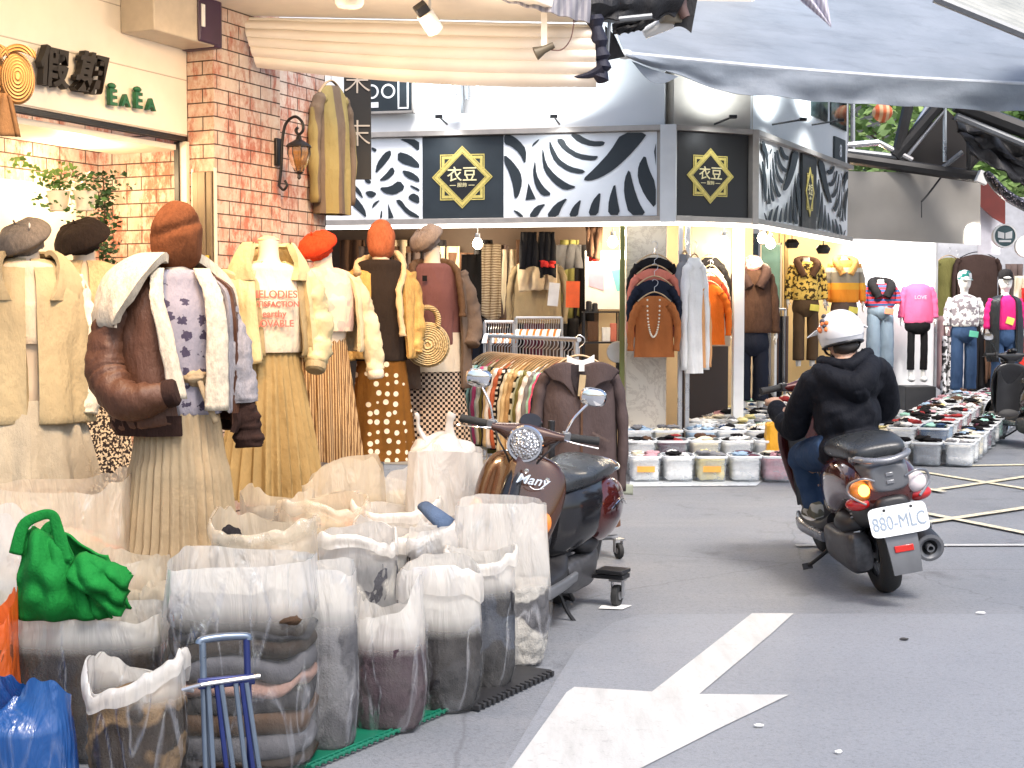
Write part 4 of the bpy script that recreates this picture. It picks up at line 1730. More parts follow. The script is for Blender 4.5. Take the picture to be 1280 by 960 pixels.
for k in range(NR):
    f = (k + .4) / (NR + 1.2)
    p = ra.lerp(rb, f)
    mt, nm = mats[k * 5 % 14] if k < 12 else mats[(k - 8) % 14]
    hung_top(p + Vector((0, 0, -.15)), mt, '%s sweater, place %d from the far end of the near rack' % (nm, k + 1), math.atan2(rd.y, rd.x) + R(42 + 5 * math.sin(k * 1.3)), .20, .58 + .05 * math.sin(k), .5, k, name='hanging_sweater', group='sweaters on the near rack', depth=.035)
# the taupe hoodie facing us at the end of the rack
ph = at(724, 452, 8.05)
hd = thing('hooded_jacket', 'taupe hooded zip jacket on a pale wooden hanger at the end of the near rack', 'jacket', ph, R(4))
C_HOOD = cloth('taupe_sweat', (.085, .062, .060), bump=.25)
hz = zz(452, 8.05) - zz(612, 8.05)
m, b = top_mesh(.215, hz, .09, .66, 3, flare=1.06)
m.build('jacket_body', C_HOOD, hd, sharp=180)
for b_ in b:
    b_.build('sleeve', C_HOOD, hd, sharp=180)
hanger_part(hd, .17, M_WOOD)
m = MB()
for s_ in (-1, 1):
    m.sheet(lambda u, w: (s_ * (.015 + .20 * u * (1 - .25 * w)), -.075 - .03 * math.sin(PI * u) - .012 * w, -.02 - .03 * u + .035 * math.sin(PI * u) - w * (.16 * (1 - u) + .05)), 14, 10, .016)
m.build('hood', C_HOOD, hd, sharp=180)
m = MB()
m.sheet(lambda u, w: ((u - .5) * .17 * (1 - .8 * w), -.088 - .02 * w, -.015 - .19 * w), 8, 8, .006)
m.build('inner_lining', cloth('hood_lining', (.035, .028, .03)), hd)
m = MB()
m.sheet(lambda u, w: ((u - .5) * .15, -.06 - .02 * math.sin(PI * u), .04 - .06 * w - .03 * math.sin(PI * u)), 10, 4, .008)
m.build('white_lining', C_WHITEC, hd)
m = MB()
m.box((0, -.125, -hz * .55), (.012, .006, hz * .8))
m.build('zip', C_BROWNC, hd)
for s_ in (-1, 1):
    m = MB()
    m.box((s_ * .11, -.112, -.42), (.11, .008, .012), Matrix.Rotation(s_ * .5, 3, 'Y'))
    m.build('pocket_edge', C_TAUPE, hd)
m = MB()
m.box((0, -.13, -.13), (.035, .004, .12), Matrix.Rotation(.1, 3, 'Y'))
m.build('price_tag', cloth('tag_card', (.45, .34, .20)), hd)
m = MB()
m.box((.0, -.12, -.03), (.03, .004, .04))
m.build('neck_label', C_WHITEC, hd)
# layer below: pale shirt hem and brown skirt behind the jacket
o = MB()
pz = at(745, 596, 8.15)
o.sheet(lambda u, w: ((u - .5) * .42, .02 * math.sin(u * 14), -.05 + .02 * math.sin(u * 3) - w * .06), 24, 4, .015)
q = o.build('shirt_hem', cloth('sage_hem', (.34, .36, .28)), sharp=180)
q.location = pz
tag(q, 'sage green shirt hem showing under the taupe hooded jacket', 'shirt')
m = MB()
h_ = zz(606, 8.2) - zz(657, 8.2)
m.lathe([(.145, .1), (.15, 0), (.165, -h_ * .7), (.17, -h_), (.16, -h_ + .004), (.15, -h_ * .5), (.14, .1)], 40)
q = m.build('hanging_skirt', cloth('brown_suede', (.20, .10, .06)), sharp=60)
q.location = at(740, 606, 8.35)
tag(q, 'tan brown short skirt hanging lowest at the end of the near rack', 'skirt')

# fur vest mannequin zone: dark long garments and the trouser rack
o, a, dv, L, z = rack(932, 1000, 386, 15.5, 'side rail with trousers under the fur vest', (1, 1.4))
for k in range(16):
    f = (k + .5) / 16
    p = a + dv * L * f + Vector((0, 0, z))
    mt = [C_GREYC, C_BEIGE, C_WHITEC, C_BROWNC, C_NAVY, C_BLACK, C_GREYC, C_TAUPE][k % 8]
    g = thing('hanging_trousers', '%s trousers on the side rail, place %d from the white pillar' % (['grey', 'beige', 'white', 'brown', 'navy', 'black', 'mid grey', 'taupe'][k % 8], k + 1), 'trousers', p, R(10), 'trousers on the side rail')
    m = MB()
    hh = .85 + .1 * math.sin(k * 2.1)
    m.sheet(lambda u, w: (-.02 + (u - .5) * .12, .02 * math.sin(u * 9 + k), -.08 - w * hh), 10, 8, .02)
    m.build('trouser_cloth', mt, g, sharp=180)
    m = MB()
    m.tube([(0, 0, -.07), (0, 0, .02)], .003, 5)
    m.build('clip_hanger', M_STEEL, g)
# ================================================================== far end of the street
GRP_BACK = 'buildings at the far end of the lane'
M_CONC = solid('grey_concrete', (.24, .24, .24), .8, var=.15, vs=1.5)
M_CONCD = solid('dark_concrete', (.07, .075, .08), .8, var=.2, vs=1.5)


def far_house(px0, px1, Y, h, mat, label, wins=(3, 3), z0=0, deep=6):
    a, b = xx(px0, Y), xx(px1, Y)
    o = thing('building', label, 'building', ((a + b) / 2, Y, 0), 0, GRP_BACK)
    m = MB()
    m.box((0, deep / 2, h / 2 + z0), (b - a, deep, h))
    m.build('wall', mat, o)
    n, r = wins
    for j in range(r):
        for i in range(n):
            x_ = (i + .5) / n * (b - a) - (b - a) / 2
            z_ = z0 + (j + .6) / r * h
            m = MB()
            m.box((x_, -.02, z_), ((b - a) / n * .6, .04, h / r * .55))
            w_ = m.build('window', solid('window_glass', (.03, .04, .045), .1), o)
            m = MB()
            m.box((x_, -.05, z_), (.05, .04, h / r * .55))
            m.box((x_, -.05, z_ - h / r * .29), ((b - a) / n * .66, .08, .06))
            m.build('frame', M_STEEL, w_)
    return o


far_house(955, 1210, 34, 9, M_CONCD, 'dark building behind the steel truss and the paper lantern', (5, 3))
far_house(1150, 1420, 36, 7.0, solid('grey_shop', (.12, .12, .125), .7), 'grey building behind the dressed mannequins at the far right', (4, 2))
far_house(560, 960, 26, 10, M_CONC, 'grey building hidden behind the corner shop', (6, 3))
# back wall of the clothing stand behind the right mannequins
m = MB()
m.box((xx(1130, 21.4), 21.5, 1.6), (xx(1400, 21.4) - xx(1040, 21.4), .1, 3.2))
tag(m.build('partition_wall', solid('pale_partition', (.50, .50, .52), .6)), 'pale partition wall behind the right hand mannequins', 'wall')
# white bright display board
wp = thing('display_board', 'tall white display panel behind the pink hoodie mannequin', 'display board', (xx(1113, 20), 20, 0))
w_ = xx(1168, 20) - xx(1056, 20)
m = MB()
m.box((0, 0, (zz(299, 20)) / 2), (w_, .06, zz(299, 20)))
m.build('white_board', solid('bright_board', (.86, .86, .86), .5, var=.02), wp, .004)
m = MB()
m.box((w_ / 2, -.02, zz(299, 20) / 2), (.03, .06, zz(299, 20)))
m.build('edge_trim', M_STEEL, wp)
spot(at(1110, 285, 18.4), at(1110, 400, 20), 120, (1, .97, .92), R(120))
spot(at(1215, 285, 18.0), at(1215, 400, 19.5), 70, (1, .97, .92), R(120))
# grey canvas panel under the truss
gp = thing('canvas_screen', 'taupe canvas screen hanging below the steel truss', 'screen', (0, 0, 0))
g0, g1, g2, g3 = at(1058, 214, 17.2), at(1224, 218, 18.2), at(1224, 306, 18.2), at(1058, 298, 17.2)
m = MB()
m.sheet(lambda u, w: g0.lerp(g1, u).lerp(g3.lerp(g2, u), w) + Vector((0, .05 * nz(u * 3, w * 2, 0), 0)), 20, 10, .02)
m.build('canvas', solid('taupe_canvas', (.30, .28, .25), .7, var=.08, vs=2), gp)
m = MB()
m.tube(spline([at(1176, 222, 17.6), at(1160, 243, 17.55), at(1152, 252, 17.5)], 5), .012, 6)
m.tube([at(1152, 252, 17.5), at(1152, 272, 17.5)], .006, 6)
m.build('loose_cable', M_BLACKM, gp)
m = MB()
w0, w1, w2 = at(1222, 255, 18.6), at(1250, 282, 18.6), at(1222, 318, 18.6)
m.prism([(w0.x, w0.z), (w1.x, w1.z), (w1.x, at(1250, 318, 18.6).z), (w2.x, w2.z)], frame((0, 18.6, 0), (1, 0, 0), (0, -1, 0)), .02)
m.build('pale_side_panel', solid('lilac_panel', (.55, .54, .60), .6), gp)
m = MB()
pts = [at(1225, 212, 18.5), at(1256, 235, 18.5), at(1256, 281, 18.5), at(1240, 272, 18.5), at(1225, 258, 18.5)]
m.prism([(p.x, p.z) for p in pts], frame((0, 18.5, 0), (1, 0, 0), (0, -1, 0)), .02)
m.build('maroon_panel', solid('maroon_panel', (.13, .02, .015), .6), gp)
# steel truss awning frame
tr = thing('steel_truss', 'dark steel awning truss with diagonal struts at the upper right', 'truss', (0, 0, 0))
Yt = 17.5


def bar(p, q, r=.045, y0=Yt, y1=None, mat=M_GREYM, name='strut'):
    m = MB()
    m.tube([at(*p, y0), at(*q, y1 or y0)], r, 8)
    return m.build(name, mat, tr)


M_TR = solid('dark_steel', (.035, .034, .034), .45, .4)
bar((1050, 196), (1228, 222), .075, mat=M_TR, name='lower_beam')
bar((1050, 188), (1120, 196), .04, mat=M_GREYM, name='cross_rail')
bar((1118, 196), (1182, 122), .075, mat=M_TR)
bar((1133, 196), (1182, 137), .022, mat=M_STEEL)
bar((1181, 132), (1181, 202), .024, mat=M_STEEL)
bar((1138, 120), (1122, 190), .07, mat=M_TR)
bar((1203, 190), (1178, 210), .03, mat=M_GREYM)
bar((1211, 160), (1211, 212), .03, mat=M_TR)
bar((1236, 180), (1212, 212), .02, mat=M_TR)
bar((1195, 130), (1340, 185), .10, 17.0, mat=M_TR, name='upper_beam')
bar((1195, 145), (1340, 205), .05, 17.0, mat=M_GREYM, name='upper_rail')
bar((1056, 112), (1056, 215), .05, mat=M_GREYM, name='hanger_post')
bar((1066, 112), (1066, 205), .03, mat=M_STEEL, name='hanger_post')
bar((1052, 182), (1098, 178), .04, mat=M_STEEL, name='cross_rail')
bar((1098, 178), (1140, 200), .035, mat=M_STEEL)
bar((1168, 118), (1140, 165), .03, y0=18.5, mat=M_STEEL)
bar((1195, 122), (1236, 128), .06, mat=M_TR, name='cross_rail')
m = MB()
pts = [at(1184, 138, 17.9), at(1236, 190, 17.9), at(1210, 214, 17.9), at(1120, 202, 17.9), at(1150, 165, 17.9)]
m.prism([(p.x, p.z) for p in pts], frame((0, 17.9, 0), (1, 0, 0), (0, -1, 0)), .02)
m.build('dark_tarp', solid('dark_tarp', (.022, .019, .018), .8), tr)
m = MB()
m.sheet(lambda u, w: at(1190, 150, 17.3).lerp(at(1340, 205, 17.3), u).lerp(at(1215, 190, 17.1).lerp(at(1340, 275, 17.1), u), w) + Vector((0, .15 * nz(u * 5, w * 4, 0), .10 * nz(u * 7, w * 4, 3))), 40, 20, .02)
m.build('black_awning_cloth', M_BTARP, tr)
m = MB()
m.box(at(1228, 222, 17.2), (.13, .1, .14), Matrix.Rotation(.4, 3, 'Y'))
m.build('white_end_cap', M_WHITE, tr)
t = new_mat('sequins')
v = t.coord()
vo = t.node('ShaderNodeTexVoronoi')
vo.inputs['Scale'].default_value = 38
t.link(v, vo.inputs['Vector'])
c = t.mix(t.noise(v, 3, 2), (.7, .45, .35), (.55, .62, .8))
M_SEQ = t.done(t.pbr(t.mix(t.ramp(vo.outputs['Distance'], [(.2, 0.0), (.4, 1.0)]), c, (.05, .05, .06)), .25, .7))
m = MB()
m.tube(spline([at(1232, 215, 16.9), at(1248, 235, 16.9), at(1264, 248, 16.9), at(1290, 262, 16.9)], 6), [.06, .09, .11, .12, .12, .13, .13, .13, .13, .13, .14, .14, .14, .14, .14, .14, .14, .14, .14], 12, flat=.4)
tag(m.build('sequin_cloth', M_SEQ), 'glittering sequin trim hanging along the dark awning at the right edge', 'cloth')
# round shop sign with white shirt mark
rs0 = thing('round_sign', 'round teal shop sign with a white book shaped mark', 'sign', at(1255, 295, 17.2))
m = MB()
m.lathe([(0, -.03), (.125, -.03), (.125, .03), (0, .03)], 36, axis='Y')
m.build('sign_disc', solid('teal_sign', (.05, .10, .11), .5), rs0)
m = MB()
m.lathe([(.125, -.04), (.142, -.04), (.142, .035), (.125, .035)], 36, axis='Y')
m.build('sign_rim', M_WHITE, rs0)
m = MB()
Fs = frame((0, -.033, .0), (1, 0, 0), (0, -1, 0))
m.prism([(-.085, .055), (-.01, .035), (-.01, -.035), (-.085, -.02)], Fs, .006)
m.prism([(.005, .035), (.085, .06), (.085, -.03), (.005, -.035)], Fs, .006)
m.prism([(-.075, -.05), (.075, -.05), (.07, -.075), (-.07, -.075)], Fs, .006)
m.build('book_mark', M_WHITE, rs0)
ws = thing('round_sign', 'plain white round sign cut by the frame right of the teal one', 'sign', at(1282, 308, 16.9))
m = MB()
m.lathe([(0, -.03), (.13, -.03), (.13, .03), (0, .03)], 30, axis='Y')
m.build('sign_disc', M_WHITE, ws)
# paper lantern
lt = thing('paper_lantern', 'small round orange and cream paper lantern below the awning', 'lantern', at(1103, 141, 17.0))
m = MB()
pr = [(.04, -.115)] + [(.12 * math.sin(PI * (k + 1) / 14) ** .7 + .004 * (k % 2), -.11 + .22 * (k + .5) / 12.5) for k in range(12)] + [(.04, .115)]
t = new_mat('lantern_paper')
v = t.coord()
wv = t.node('ShaderNodeTexWave', bands_direction='X')
wv.inputs['Scale'].default_value = 4
t.link(v, wv.inputs['Vector'])
m.lathe(pr, 24)
m.build('paper_shade', t.done(t.pbr(t.ramp(wv.outputs['Fac'], [(.4, (.75, .16, .05)), (.6, (.80, .50, .28))]), .6)), lt)
m = MB()
m.lathe([(0, .115), (.045, .115), (.045, .135), (0, .135)], 14)
m.tube([(0, 0, .13), (0, 0, .4)], .006, 6)
m.build('lantern_top', M_BLACKM, lt)
# foliage far behind
t = new_mat('leaf')
v = t.coord()
M_LEAF = t.done(t.pbr(t.ramp(t.noise(v, 1.2, 4), [(.3, (.12, .24, .05)), (.7, (.34, .46, .16))]), .6, Transmission_Weight=.0))
M_BARK = solid('bark', (.09, .065, .045), .9, bump=.6, bs=30)


def tree(x, y, h, r, label, seed=0, zc_=None, n=1500):
    o = thing('broadleaf_tree', label, 'tree', (x, y, 0), 0, 'trees beyond the lane')
    m = MB()
    m.tube(spline([(0, 0, 0), (.1, .1, h * .3), (.0, .1, h * .55), (.05, 0, h * .8)], 4), [.22, .2, .18, .16, .15, .14, .13, .12, .11, .09, .08, .06, .05], 10)
    rg = random.Random(seed)
    for k in range(6):
        a = rg.uniform(0, 6.28)
        m.tube(spline([(0, 0, h * .45), (math.cos(a) * r * .4, math.sin(a) * r * .4, h * .65), (math.cos(a) * r * .75, math.sin(a) * r * .75, h * .8)], 4), [.08, .07, .07, .06, .05, .04, .035, .03, .02], 6)
    m.build('trunk', M_BARK, o)
    m = MB()
    cl = [(rg.gauss(0, r * .5), rg.gauss(0, r * .5), h * .72 + rg.gauss(0, h * .14), rg.uniform(.35, .7) * r * .6) for _ in range(16)]
    for k in range(n):
        c_ = cl[k % len(cl)]
        d = Vector((rg.gauss(0, 1), rg.gauss(0, 1), rg.gauss(0, 1))).normalized() * c_[3] * rg.uniform(.5, 1.1)
        p = Vector(c_[:3]) + d
        a = Vector((rg.uniform(-1, 1), rg.uniform(-1, 1), rg.uniform(-.4, .4))).normalized() * rg.uniform(.07, .14)
        b = Vector((rg.uniform(-1, 1), rg.uniform(-1, 1), rg.uniform(-1, 1))).normalized()
        b = (b - a.normalized() * b.dot(a.normalized())).normalized() * a.length * .5
        m.add([p - a, p + b, p + a, p - b], [(0, 1, 2, 3)])
    m.build('crown', M_LEAF, o, sharp=180)
    return o


tree(xx(1238, 26), 26, 6.0, 2.9, 'pale green tree behind the awning truss at the right', 1, n=9000)
tree(xx(1330, 24), 24, 6.0, 2.4, 'green tree cut by the frame at the far right', 2, n=3000)
tree(xx(1160, 30), 30, 7.2, 1.6, 'distant tree between the dark building and the truss', 3, n=2000)

# ================================================================== mannequins
M_MANN = solid('mannequin_skin', (.72, .60, .45), .45, var=.04)
M_MANW = solid('mannequin_white', (.80, .78, .74), .35, var=.03)


def body_rings(prof, n=36, cy=0.0):
    """PROF rows (z, rx, ry[, cx, cy]) -> rings."""
    rs = []
    for p in prof:
        z, rx, ry = p[:3]
        cx, c_y = (p[3], p[4]) if len(p) > 4 else (0, cy)
        rs.append([(cx + math.sin(2 * PI * k / n) * rx, c_y - math.cos(2 * PI * k / n) * ry, z) for k in range(n)])
    return rs


def smooth_prof(prof, k=4):
    d = max(len(p) for p in prof)
    P = [tuple(p) + (0,) * (5 - len(p)) for p in prof]
    out = []
    for i in range(len(P) - 1):
        a, b, c, e = P[max(i - 1, 0)], P[i], P[i + 1], P[min(i + 2, len(P) - 1)]
        for j in range(k):
            t = j / k
            out.append(tuple(.5 * (2 * b[q] + (c[q] - a[q]) * t + (2 * a[q] - 5 * b[q] + 4 * c[q] - e[q]) * t * t + (3 * b[q] - a[q] - 3 * c[q] + e[q]) * t ** 3) for q in range(5)))
    out.append(P[-1])
    return out


def torso(root, zs, mat, s=1.0, head=False, legs=None):
    """Bust with neck; ZS is the shoulder height."""
    m = MB()
    pr = [(zs - .70, .06, .05), (zs - .64, .09, .07), (zs - .52, .115, .085), (zs - .40, .115, .09), (zs - .22, .15, .12), (zs - .08, .175, .105), (zs - .01, .14, .08), (zs + .035, .065, .058), (zs + .09, .05, .052), (zs + .15, .05, .055)]
    m.rings(body_rings(smooth_prof(pr)), True, (True, True))
    m.build('mannequin_body', mat, root, sharp=70)
    if not head:
        m = MB()
        m.lathe([(0, .17), (.02, .168), (.05, .155), (.055, .148), (.05, .145)], 20, (0, 0, zs))
        m.build('neck_cap', M_WOOD, root)


def head_mesh(root, zs, mat, tilt=0):
    m = MB()
    pr = [(zs + .10, .05, .055, 0, .01), (zs + .14, .052, .07, 0, .0), (zs + .17, .065, .085, 0, -.01), (zs + .22, .078, .098, 0, -.005), (zs + .28, .08, .10, 0, 0), (zs + .33, .068, .085, 0, .005), (zs + .36, .03, .04, 0, .005)]
    m.rings(body_rings(smooth_prof(pr)), True, (True, True))
    m.blob((0, -.105, zs + .225), (.012, .02, .022), 1, 0)
    m.build('head', mat, root, sharp=70)


def shell(root, name, mat, prof, gap=0.0, fold=.05, nf=7, seed=0, thick=.014, lean=0, n=72, sub=3, hemwave=.0):
    """A garment wrapped round the body; GAP opens it at the front (radians to each side; or function of 0..1 from the top)."""
    P = smooth_prof(prof, sub)
    m = MB()
    N = len(P) - 1
    zt, zb = P[0][0], P[-1][0]

    def fn(u, v):
        x = v * N
        i = min(int(x), N - 1)
        t = x - i
        z, rx, ry, cx, cy = [P[i][q] * (1 - t) + P[i + 1][q] * t for q in range(5)]
        f = (zt - z) / max(1e-6, zt - zb)
        g = gap(f) if callable(gap) else gap
        gr, gl = g if isinstance(g, tuple) else (g, g)
        a = gr + (2 * PI - gl - gr) * u
        q = fold * min(1, f * 2.2 + .1)
        k = 1 + q * (.6 * nz(math.sin(a) * 1.3, math.cos(a) * 1.3, z * 2.2, 2.0, seed) + .45 * math.sin(a * nf + seed + z * 3) * f + .5 * nz(math.sin(a) * 3, math.cos(a) * 3, z * 6, 2.0, seed + 5))
        k += .055 * min(1, f * 2 + .15) * (.55 - 1.6 * abs(nz(math.sin(a) * 2.6, math.cos(a) * 2.6, z * 1.1, 1.2, seed + 11)))
        zz__ = z + hemwave * math.sin(a * 3 + seed) * f
        return (cx + math.sin(a) * rx * k, cy - math.cos(a) * ry * k, zz__)
    m.sheet(fn, n, N, -thick)
    return m.build(name, mat, root, sharp=75)


def pleated(root, name, mat, z0, z1, r0, r1, n=26, amp=.06, seed=0, tiers=None, flat=.75, wave=.05, cx=0, cy=0, dots=0):
    m = MB()
    rows = 22
    seg_ = n * 6

    def fn(u, v):
        a = 2 * PI * u
        f = v
        r = r0 + (r1 - r0) * f ** .85
        tri = abs(((u * n + .25 * math.sin(a * 2 + seed) + .12 * nz(u * 8, v * 2, 0, 1, seed)) % 1) * 2 - 1)
        k = 1 + amp * (f + .15) * (tri - .5) * 2 * (r1 / max(r, .01)) ** .3 + wave * f * math.sin(a * 3 + seed) + wave * .6 * f * nz(math.sin(a) * 2, math.cos(a) * 2, 0, 2, seed)
        if tiers:
            for tz in tiers:
                if f > tz:
                    k += .05
                k += .03 * math.exp(-((f - tz) / .012) ** 2) * math.sin(a * n * 2)
        return (cx + math.sin(a) * r * k, cy - math.cos(a) * r * flat * k, z0 + (z1 - z0) * f + .012 * math.sin(a * 2 + seed) * f)
    m.sheet(fn, seg_, rows, -.006)
    return m.build(name, mat, root, sharp=50)


def arm_tube(root, name, mat, pts, rad, seed=0, wr=.08, cuff=None, flat=.86, quilt=0):
    pts = [(p[0] * .90, p[1], p[2]) for p in pts]
    rad = [r * .86 for r in rad]
    sp_ = spline(pts, 12)
    n = len(sp_)
    rr_ = []
    for i in range(n):
        f = i / (n - 1) * (len(rad) - 1)
        j = min(int(f), len(rad) - 2)
        r = rad[j] + (rad[j + 1] - rad[j]) * (f - j)
        r *= 1 + wr * 1.3 * nz(i * .30, seed, 0, 1) + wr * .5 * nz(i * .9, seed + 4, 0, 1)
        if quilt:
            r *= .9 + .16 * abs(math.sin(i / (n - 1) * PI * quilt))
        rr_.append(r)
    m = MB()
    m.tube(sp_, rr_, 20, True, flat)
    # folds and creases round the sleeve
    for i in range(n):
        c_ = sp_[i]
        for k in range(20):
            a_ = 2 * PI * k / 20
            q_ = 1 + .08 * nz(math.cos(a_) * 1.1, math.sin(a_) * 1.1, i * .17, 1.2, seed + 8) - .42 * max(0, .22 - abs(nz(math.cos(a_) * .9, math.sin(a_) * .9, i * .30, 1.1, seed + 20)))
            p_ = Vector(m.v[i * 20 + k])
            m.v[i * 20 + k] = tuple(c_ + (p_ - c_) * q_)
    vs = []
    for p in m.v:
        q = 1.0
        vs.append((p[0] + .012 * nz(p[0] * 1, p[1], p[2], 14, seed), p[1] + .012 * nz(p[0], p[1], p[2], 14, seed + 2), p[2] + .006 * nz(p[0], p[1], p[2], 12, seed + 4)))
    vs = [(x + .007 * nz(x, y, z * 1.6, 26, seed), y + .007 * nz(x, y, z * 1.6, 26, seed + 3), z) for x, y, z in vs]
    m.v = vs
    o = m.build(name, mat, root, sharp=180)
    if cuff:
        m = MB()
        a, b = sp_[-2], sp_[-1]
        d = (b - a).normalized()
        r = rr_[-1] * 1.02
        m.tube([a, b + d * .005, b + d * .03, b + d * .04], [r, r * 1.05, r, r * .8], 18)
        m.build('cuff', cuff, o)
    return o


def beret(root, z, mat, rx=.115, tilt=(0, 0), off=(0, 0), h=.075, seed=0, full=False, name='beret', rz=.115):
    m = MB()
    Mx = Matrix.Translation((off[0], off[1], z)) @ Matrix.Rotation(tilt[0], 4, 'X') @ Matrix.Rotation(tilt[1], 4, 'Y')
    m.X = Mx
    n = 40
    pr = [(.068, -.03), (.074, -.012), (.092, .0), (rx * .98, .012), (rx, .034), (rx * .93, .055), (rx * .7, h), (rx * .35, h * 1.12), (.012, h * 1.15)]
    rs = []
    for i, (r, zz_) in enumerate(smooth_pairs(pr)):
        rs.append([(math.cos(2 * PI * k / n) * r * (1 + .06 * nz(math.cos(2 * PI * k / n) * 2, math.sin(2 * PI * k / n) * 2, zz_ * 20, 1.4, seed)),
                    math.sin(2 * PI * k / n) * r * (1 + .06 * nz(math.cos(2 * PI * k / n), math.sin(2 * PI * k / n) * 2, zz_ * 20, 1.4, seed + 1)), zz_ + .008 * nz(math.cos(2 * PI * k / n) * 2, math.sin(2 * PI * k / n) * 2, 0, 1.6, seed)) for k in range(n)])
    m.rings(rs, True, (False, True))
    m.tube([(0, 0, h * 1.1), (0, 0, h * 1.15 + .02)], .004, 6)
    return m.build(name, mat, root, sharp=180)


def smooth_pairs(pr, k=4):
    return [(p[0], p[1]) for p in smooth_prof([(a, b, 0) for a, b in pr], k)]


def stand(root, ztop, r=.15):
    m = MB()
    m.lathe([(0, 0), (r, 0), (r, .008), (.03, .02), (.015, .03), (.014, ztop), (0, ztop)], 24)
    m.build('stand', M_STEEL, root)


def collar_fur(root, name, mat, pts, r, seed=0, flat=1.0, amp=.25):
    sp_ = spline(pts, 8)
    m = MB()
    m.tube(sp_, [r * (1 + amp * nz(i * .5, seed, 0, 1.3)) for i in range(len(sp_))], 14, True, flat)
    m.v = [(x + .01 * nz(x, y, z, 40, seed), y + .01 * nz(x, y, z, 40, seed + 1), z + .008 * nz(x, y, z, 40, seed + 2)) for x, y, z in m.v]
    return m.build(name, mat, root, sharp=180)


# fabrics of the left row
F_SATIN = cloth('brown_satin', (.085, .034, .017), rough=.56, bump=.1)
F_SATIN_D = cloth('dark_brown_rib', (.035, .018, .014), pat='knit', scale=60)
F_SHERPA = cloth('cream_sherpa', (.60, .52, .40), pat='fur', scale=60, bump=1.0)
F_SHERPAG = cloth('grey_sherpa', (.30, .28, .29), pat='fur', scale=60, bump=1.0)
F_KNITG = cloth('lilac_knit', (.30, .28, .32), (.06, .05, .08), 'flower', 15)
F_TULLE = cloth('tulle', (.52, .40, .25), bump=.5, thin=.35)
F_PUFF = cloth('cream_puffer', (.50, .41, .22), rough=.5, bump=.1)
F_PUFFD = cloth('khaki_lining', (.30, .23, .12), rough=.6)
F_SAGE = cloth('olive_beige', (.30, .21, .09), bump=.3)
F_CREAMT = cloth('cream_tee', (.66, .56, .42))
F_FLEECE = cloth('mustard_fleece', (.58, .36, .12), pat='fur', scale=50, bump=.8)
F_BRPL = cloth('cream_brown_pleat', (.46, .31, .16), (.14, .075, .035), 'stripes', 22)
F_DOTS = cloth('brown_dots', (.17, .072, .014), (.80, .70, .52), 'dots', 17)
F_CHECK = cloth('black_check', (.50, .38, .28), (.015, .012, .012), 'check', 55)
F_MAUVE = cloth('mauve_knit', (.17, .075, .068))
F_GREYCO = cloth('grey_brown_corduroy', (.16, .115, .085), pat='knit', scale=50)
F_LICOAT = cloth('pale_oat_coat', (.42, .34, .20))
F_OAT2 = cloth('oat_skirt', (.40, .35, .26), bump=.6)
F_CFUR = cloth('cream_fur', (.56, .44, .25), pat='fur', scale=45, bump=1.2)
F_SEQ = cloth('speckled_sequin', (.03, .022, .02), (.62, .50, .34), 'speckle', 85)
F_BROWNH = cloth('brown_wool', (.16, .055, .022), pat='fur', scale=70, bump=.9)
F_REDH = cloth('red_wool', (.62, .055, .018), pat='fur', scale=90, bump=.6)
F_ORH = cloth('rust_wool', (.42, .13, .06), pat='fur', scale=90, bump=.6)
F_TAUH = cloth('taupe_wool', (.26, .20, .16), pat='fur', scale=90, bump=.6)
F_GRYH = cloth('grey_wool', (.17, .145, .12), pat='fur', scale=80, bump=.7)
F_BLKH = cloth('black_brown_wool', (.022, .016, .014), pat='fur', scale=80, bump=.7)


def jacket_prof(zs, zb, w=.235, d=.15, flare=1.0, cy=0.0):
    """Shoulder line to hem."""
    return [(zs + .035, .085, .075, 0, cy), (zs + .01, .15, .09, 0, cy), (zs - .04, w * .93, d * .78, 0, cy), (zs - .13, w, d, 0, cy), (zs - (zs - zb) * .5, w * 1.0 * (1 + (flare - 1) * .4), d * 1.05, 0, cy), (zb + .04, w * flare, d * flare * 1.05, 0, cy), (zb, w * flare * .97, d * flare, 0, cy)]


# --- brown satin jacket, nearest
Yb = 5.6
g = at(221, 360, Yb)
M1 = thing('mannequin', 'mannequin in brown satin jacket with cream fleece lining, brown hat and long tulle skirt', 'mannequin', (g.x, Yb, 0), R(22), 'dressed mannequins in front of the left shop')
zs = zz(352, Yb)
stand(M1, zs - .7)
torso(M1, zs, M_MANN)
shell(M1, 'knit_top', F_KNITG, jacket_prof(zs + .01, zs - .52, .175, .125, .95), 0, .05, 6, 1)
zj = zz(532, Yb)
shell(M1, 'jacket', F_SATIN, jacket_prof(zs + .015, zj, .235, .165, 1.06, .01), lambda f: (1.15 - .1 * f, .50 - .42 * f), .10, 6, 2, .02, hemwave=.01)
shell(M1, 'jacket_lining', F_SHERPAG, jacket_prof(zs + .005, zj + .05, .222, .152, 1.04, .005), lambda f: (1.0 - .05 * f, .45 - .38 * f), .06, 6, 2, .012)
shell(M1, 'hem_band', F_SATIN_D, [(zj + .05, .255, .18, 0, .01), (zj + .01, .25, .178, 0, .01), (zj - .03, .235, .17, 0, .01)], (1.0, .05), .05, 9, 3, .02)
